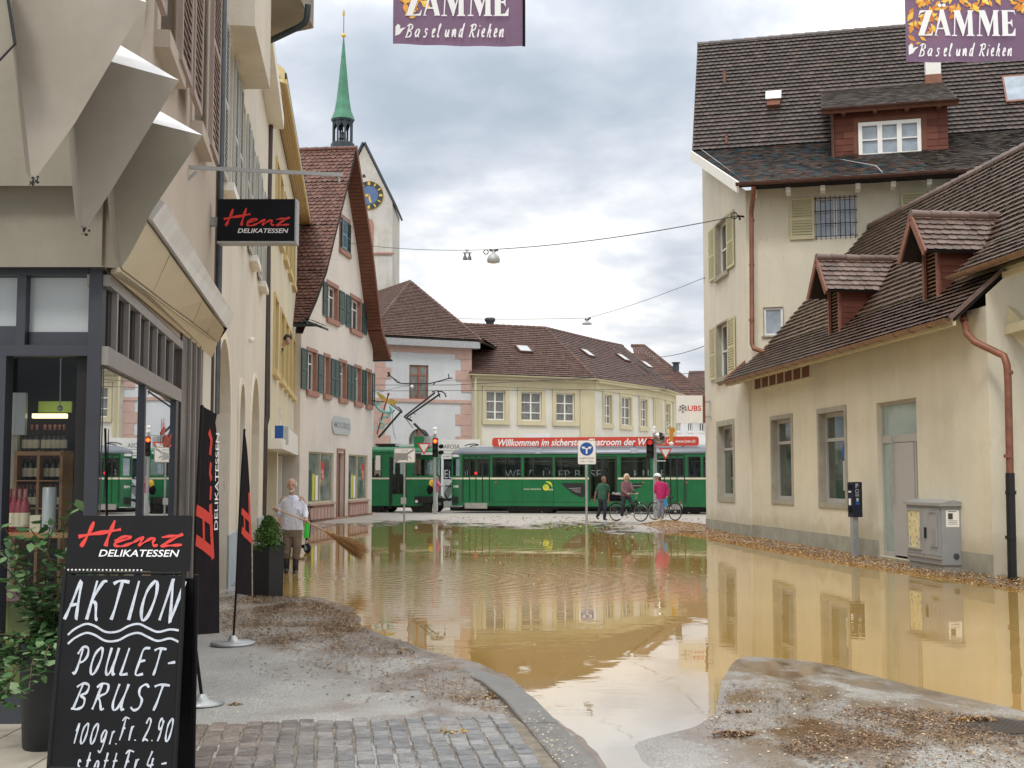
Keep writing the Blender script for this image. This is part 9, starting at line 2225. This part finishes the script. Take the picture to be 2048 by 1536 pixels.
 ped('cyclist in bright pink jacket, grey trousers and white helmet seen from behind', Yp, zp(1468, 305, 0), (-.75, .55, 0), 'skin', 'hair_dark',
  [(*zp(1532, 690)[:2], .175, .13), (*zp(1535, 600)[:2], .185, .14), (*zp(1535, 500)[:2], .20, .14), (*zp(1525, 410)[:2], .185, .12), (*zp(1490, 372)[:2], .08, .075)], 'jacket_pink',
  [(zp(1445, 440), zp(1430, 560, .05), zp(1470, 620, .22), zp(1480, 640, .30)), (zp(1622, 440), zp(1660, 560, .0), zp(1640, 640, -.02), zp(1628, 690, -.04))],
  [(zp(1500, 700), zp(1495, 860, -.04), zp(1490, 1010, .03)), (zp(1555, 700), zp(1560, 860, .02), zp(1555, 1010, .05))], [[zp(1490, 1035, .06), zp(1462, 1045, -.04)], [zp(1555, 1035, .08), zp(1535, 1045, -.02)]], 'trouser_grey', 1.08, 'helmet', 0, shoe_m='shoe_tan')
 z1 = lambda x, y, dy=0: (730 + x / 5.851, 840 + y / 5.851, dy)
 b, q = ped('person in pink top and white trousers walking behind the lit traffic light', 56.5, z1(842, 688, 0), (.8, -.5, 0), 'skin', 'hair_dark',
  [(*z1(828, 850)[:2], .15, .12), (*z1(830, 800)[:2], .15, .13), (*z1(832, 750)[:2], .16, .13), (*z1(838, 722)[:2], .14, .11), (*z1(840, 708)[:2], .07, .065)], 'shirt_pink',
  [(z1(850, 732, -.1), z1(880, 765, -.2), z1(900, 770, -.3), z1(913, 775, -.33)), (z1(815, 735, .1), z1(812, 790, .1), z1(840, 820, 0), z1(852, 822, -.05))],
  [(z1(822, 860), z1(835, 970, -.05), z1(838, 1060, .0)), (z1(832, 860, .08), z1(815, 970, .1), z1(800, 1055, .12))], [[z1(836, 1085, 0), z1(855, 1092, -.05)], [z1(798, 1078, .12), z1(815, 1085, .08)]], 'shoe_white', .95, 'bald', 1.0, bare=True)
 p = at(*z1(782, 750)[:2], 56.45); o = MB().ball(p, (.14, .14, .21), 12, 8).build('yellow_backpack', M['pack_yellow']); tag(o, 'yellow backpack on the person behind the lit traffic light', 'backpack')
 p = at(*z1(760, 815)[:2], 56.4); o = MB().ball(p, (.15, .13, .22), 12, 8).build('black_bag', M['black_cloth']); tag(o, 'black shoulder bag hanging below the yellow backpack', 'bag')
 # neighbour leaning out of the yellow house
 u = WY.uz(566, 690)[0]; p = WY.p(u, 5.92, .14); b = thing('person', tuple(p - V((0, 0, .8))), 'dark haired person leaning out of a yellow window above the street', 'person'); m = MB()
 P = head(m, p, 1.1, (.5, -.8, -.7), p - WY.n * .20 - V((0, 0, .22))); trunk(m, [(p - WY.n * .30 - V((0, 0, .75)), .17, .10), (p - WY.n * .28 - V((0, 0, .42)), .18, .11), (p - WY.n * .2 - V((0, 0, .24)), .12, .09)], 1.5); fuse(m, 'body', M['skin'], b, .013, 2); face(b, P, 1.1)
 m = MB()
 for i in range(50):
  a, e = U(0, 6.28), U(-.4, 1.5); d = V((math.cos(a) * math.cos(e), math.sin(a) * math.cos(e), math.sin(e)))
  if d.dot(V((.5, -.8, -.5)).normalized()) > .5: continue
  m.ball(P(0, -.02, .03) + V((d.x * .10, d.y * .10, d.z * .10)), U(.03, .045), 6, 4)
 fuse(m, 'hair', M['hair_dark'], b, .012, 1)
 m = MB(); trunk(m, [(p - WY.n * .31 - V((0, 0, .78)), .18, .11), (p - WY.n * .29 - V((0, 0, .42)), .19, .12), (p - WY.n * .21 - V((0, 0, .26)), .13, .10)], 1.5); fuse(m, 'shirt', M['trouser_dark'], b, .014, 2)
riders()
def scooter():
 p = gnd(613, 1106, .0); Y = p.y; b = thing('kick_scooter', tuple(p), 'black and lime green rental kick scooter parked behind the sweeping man', 'scooter')
 q = lambda x, y, dy=0: at(x, y, Y + dy)
 MB().tube([q(615, 1014), q(613.5, 1050), q(612.5, 1092)], .028, 10).build('stem', M['black_metal'], b)
 MB().tube([q(614, 1046), q(612.6, 1076)], [.052, .062], 12).build('stem_cover', M['lime_green'], b)
 MB().tube([q(603, 1011, .1), q(612, 1013), q(616, 1013), q(627, 1014, -.1)], .016, 8).tube([q(624, 1014, -.1), q(620, 1018, -.05)], .01, 6).build('handlebar', M['black_metal'], b)
 d = V((-.75, .65, 0)); f0 = V((p.x + .02, p.y - .02, .11))
 w_ = MB().torus(f0, V((d.y, -d.x, 0)), .085, .035, 24, 8).build('wheel', M['rubber'], b); MB().cyl(f0 - V((d.y, -d.x, 0)) * .05, f0 + V((d.y, -d.x, 0)) * .05, .05, None, 12).build('hub', M['chrome'], w_)
 r0 = f0 + d * .92; w_ = MB().torus(r0, V((d.y, -d.x, 0)), .085, .035, 24, 8).build('wheel', M['rubber'], b); MB().cyl(r0 - V((d.y, -d.x, 0)) * .05, r0 + V((d.y, -d.x, 0)) * .05, .05, None, 12).build('hub', M['chrome'], w_)
 MB().bar(f0 + d * .1 + V((0, 0, .04)), r0 - d * .08 + V((0, 0, .04)), .15, .07).build('deck', M['black_metal'], b)
 MB().tube([q(612.5, 1088), f0 + V((.05, 0, .02))], .022, 8).tube([q(612.5, 1088), f0 - V((.05, 0, -.02))], .022, 8).ball(q(613, 1084, -.04), .04, 10, 6).build('fork', M['grey_metal'], b)
 MB().tube([q(617, 1020, -.03), q(622, 1045, -.05), q(619, 1075, -.04)], .010, 6).build('cable', M['black_metal'], b)
scooter()
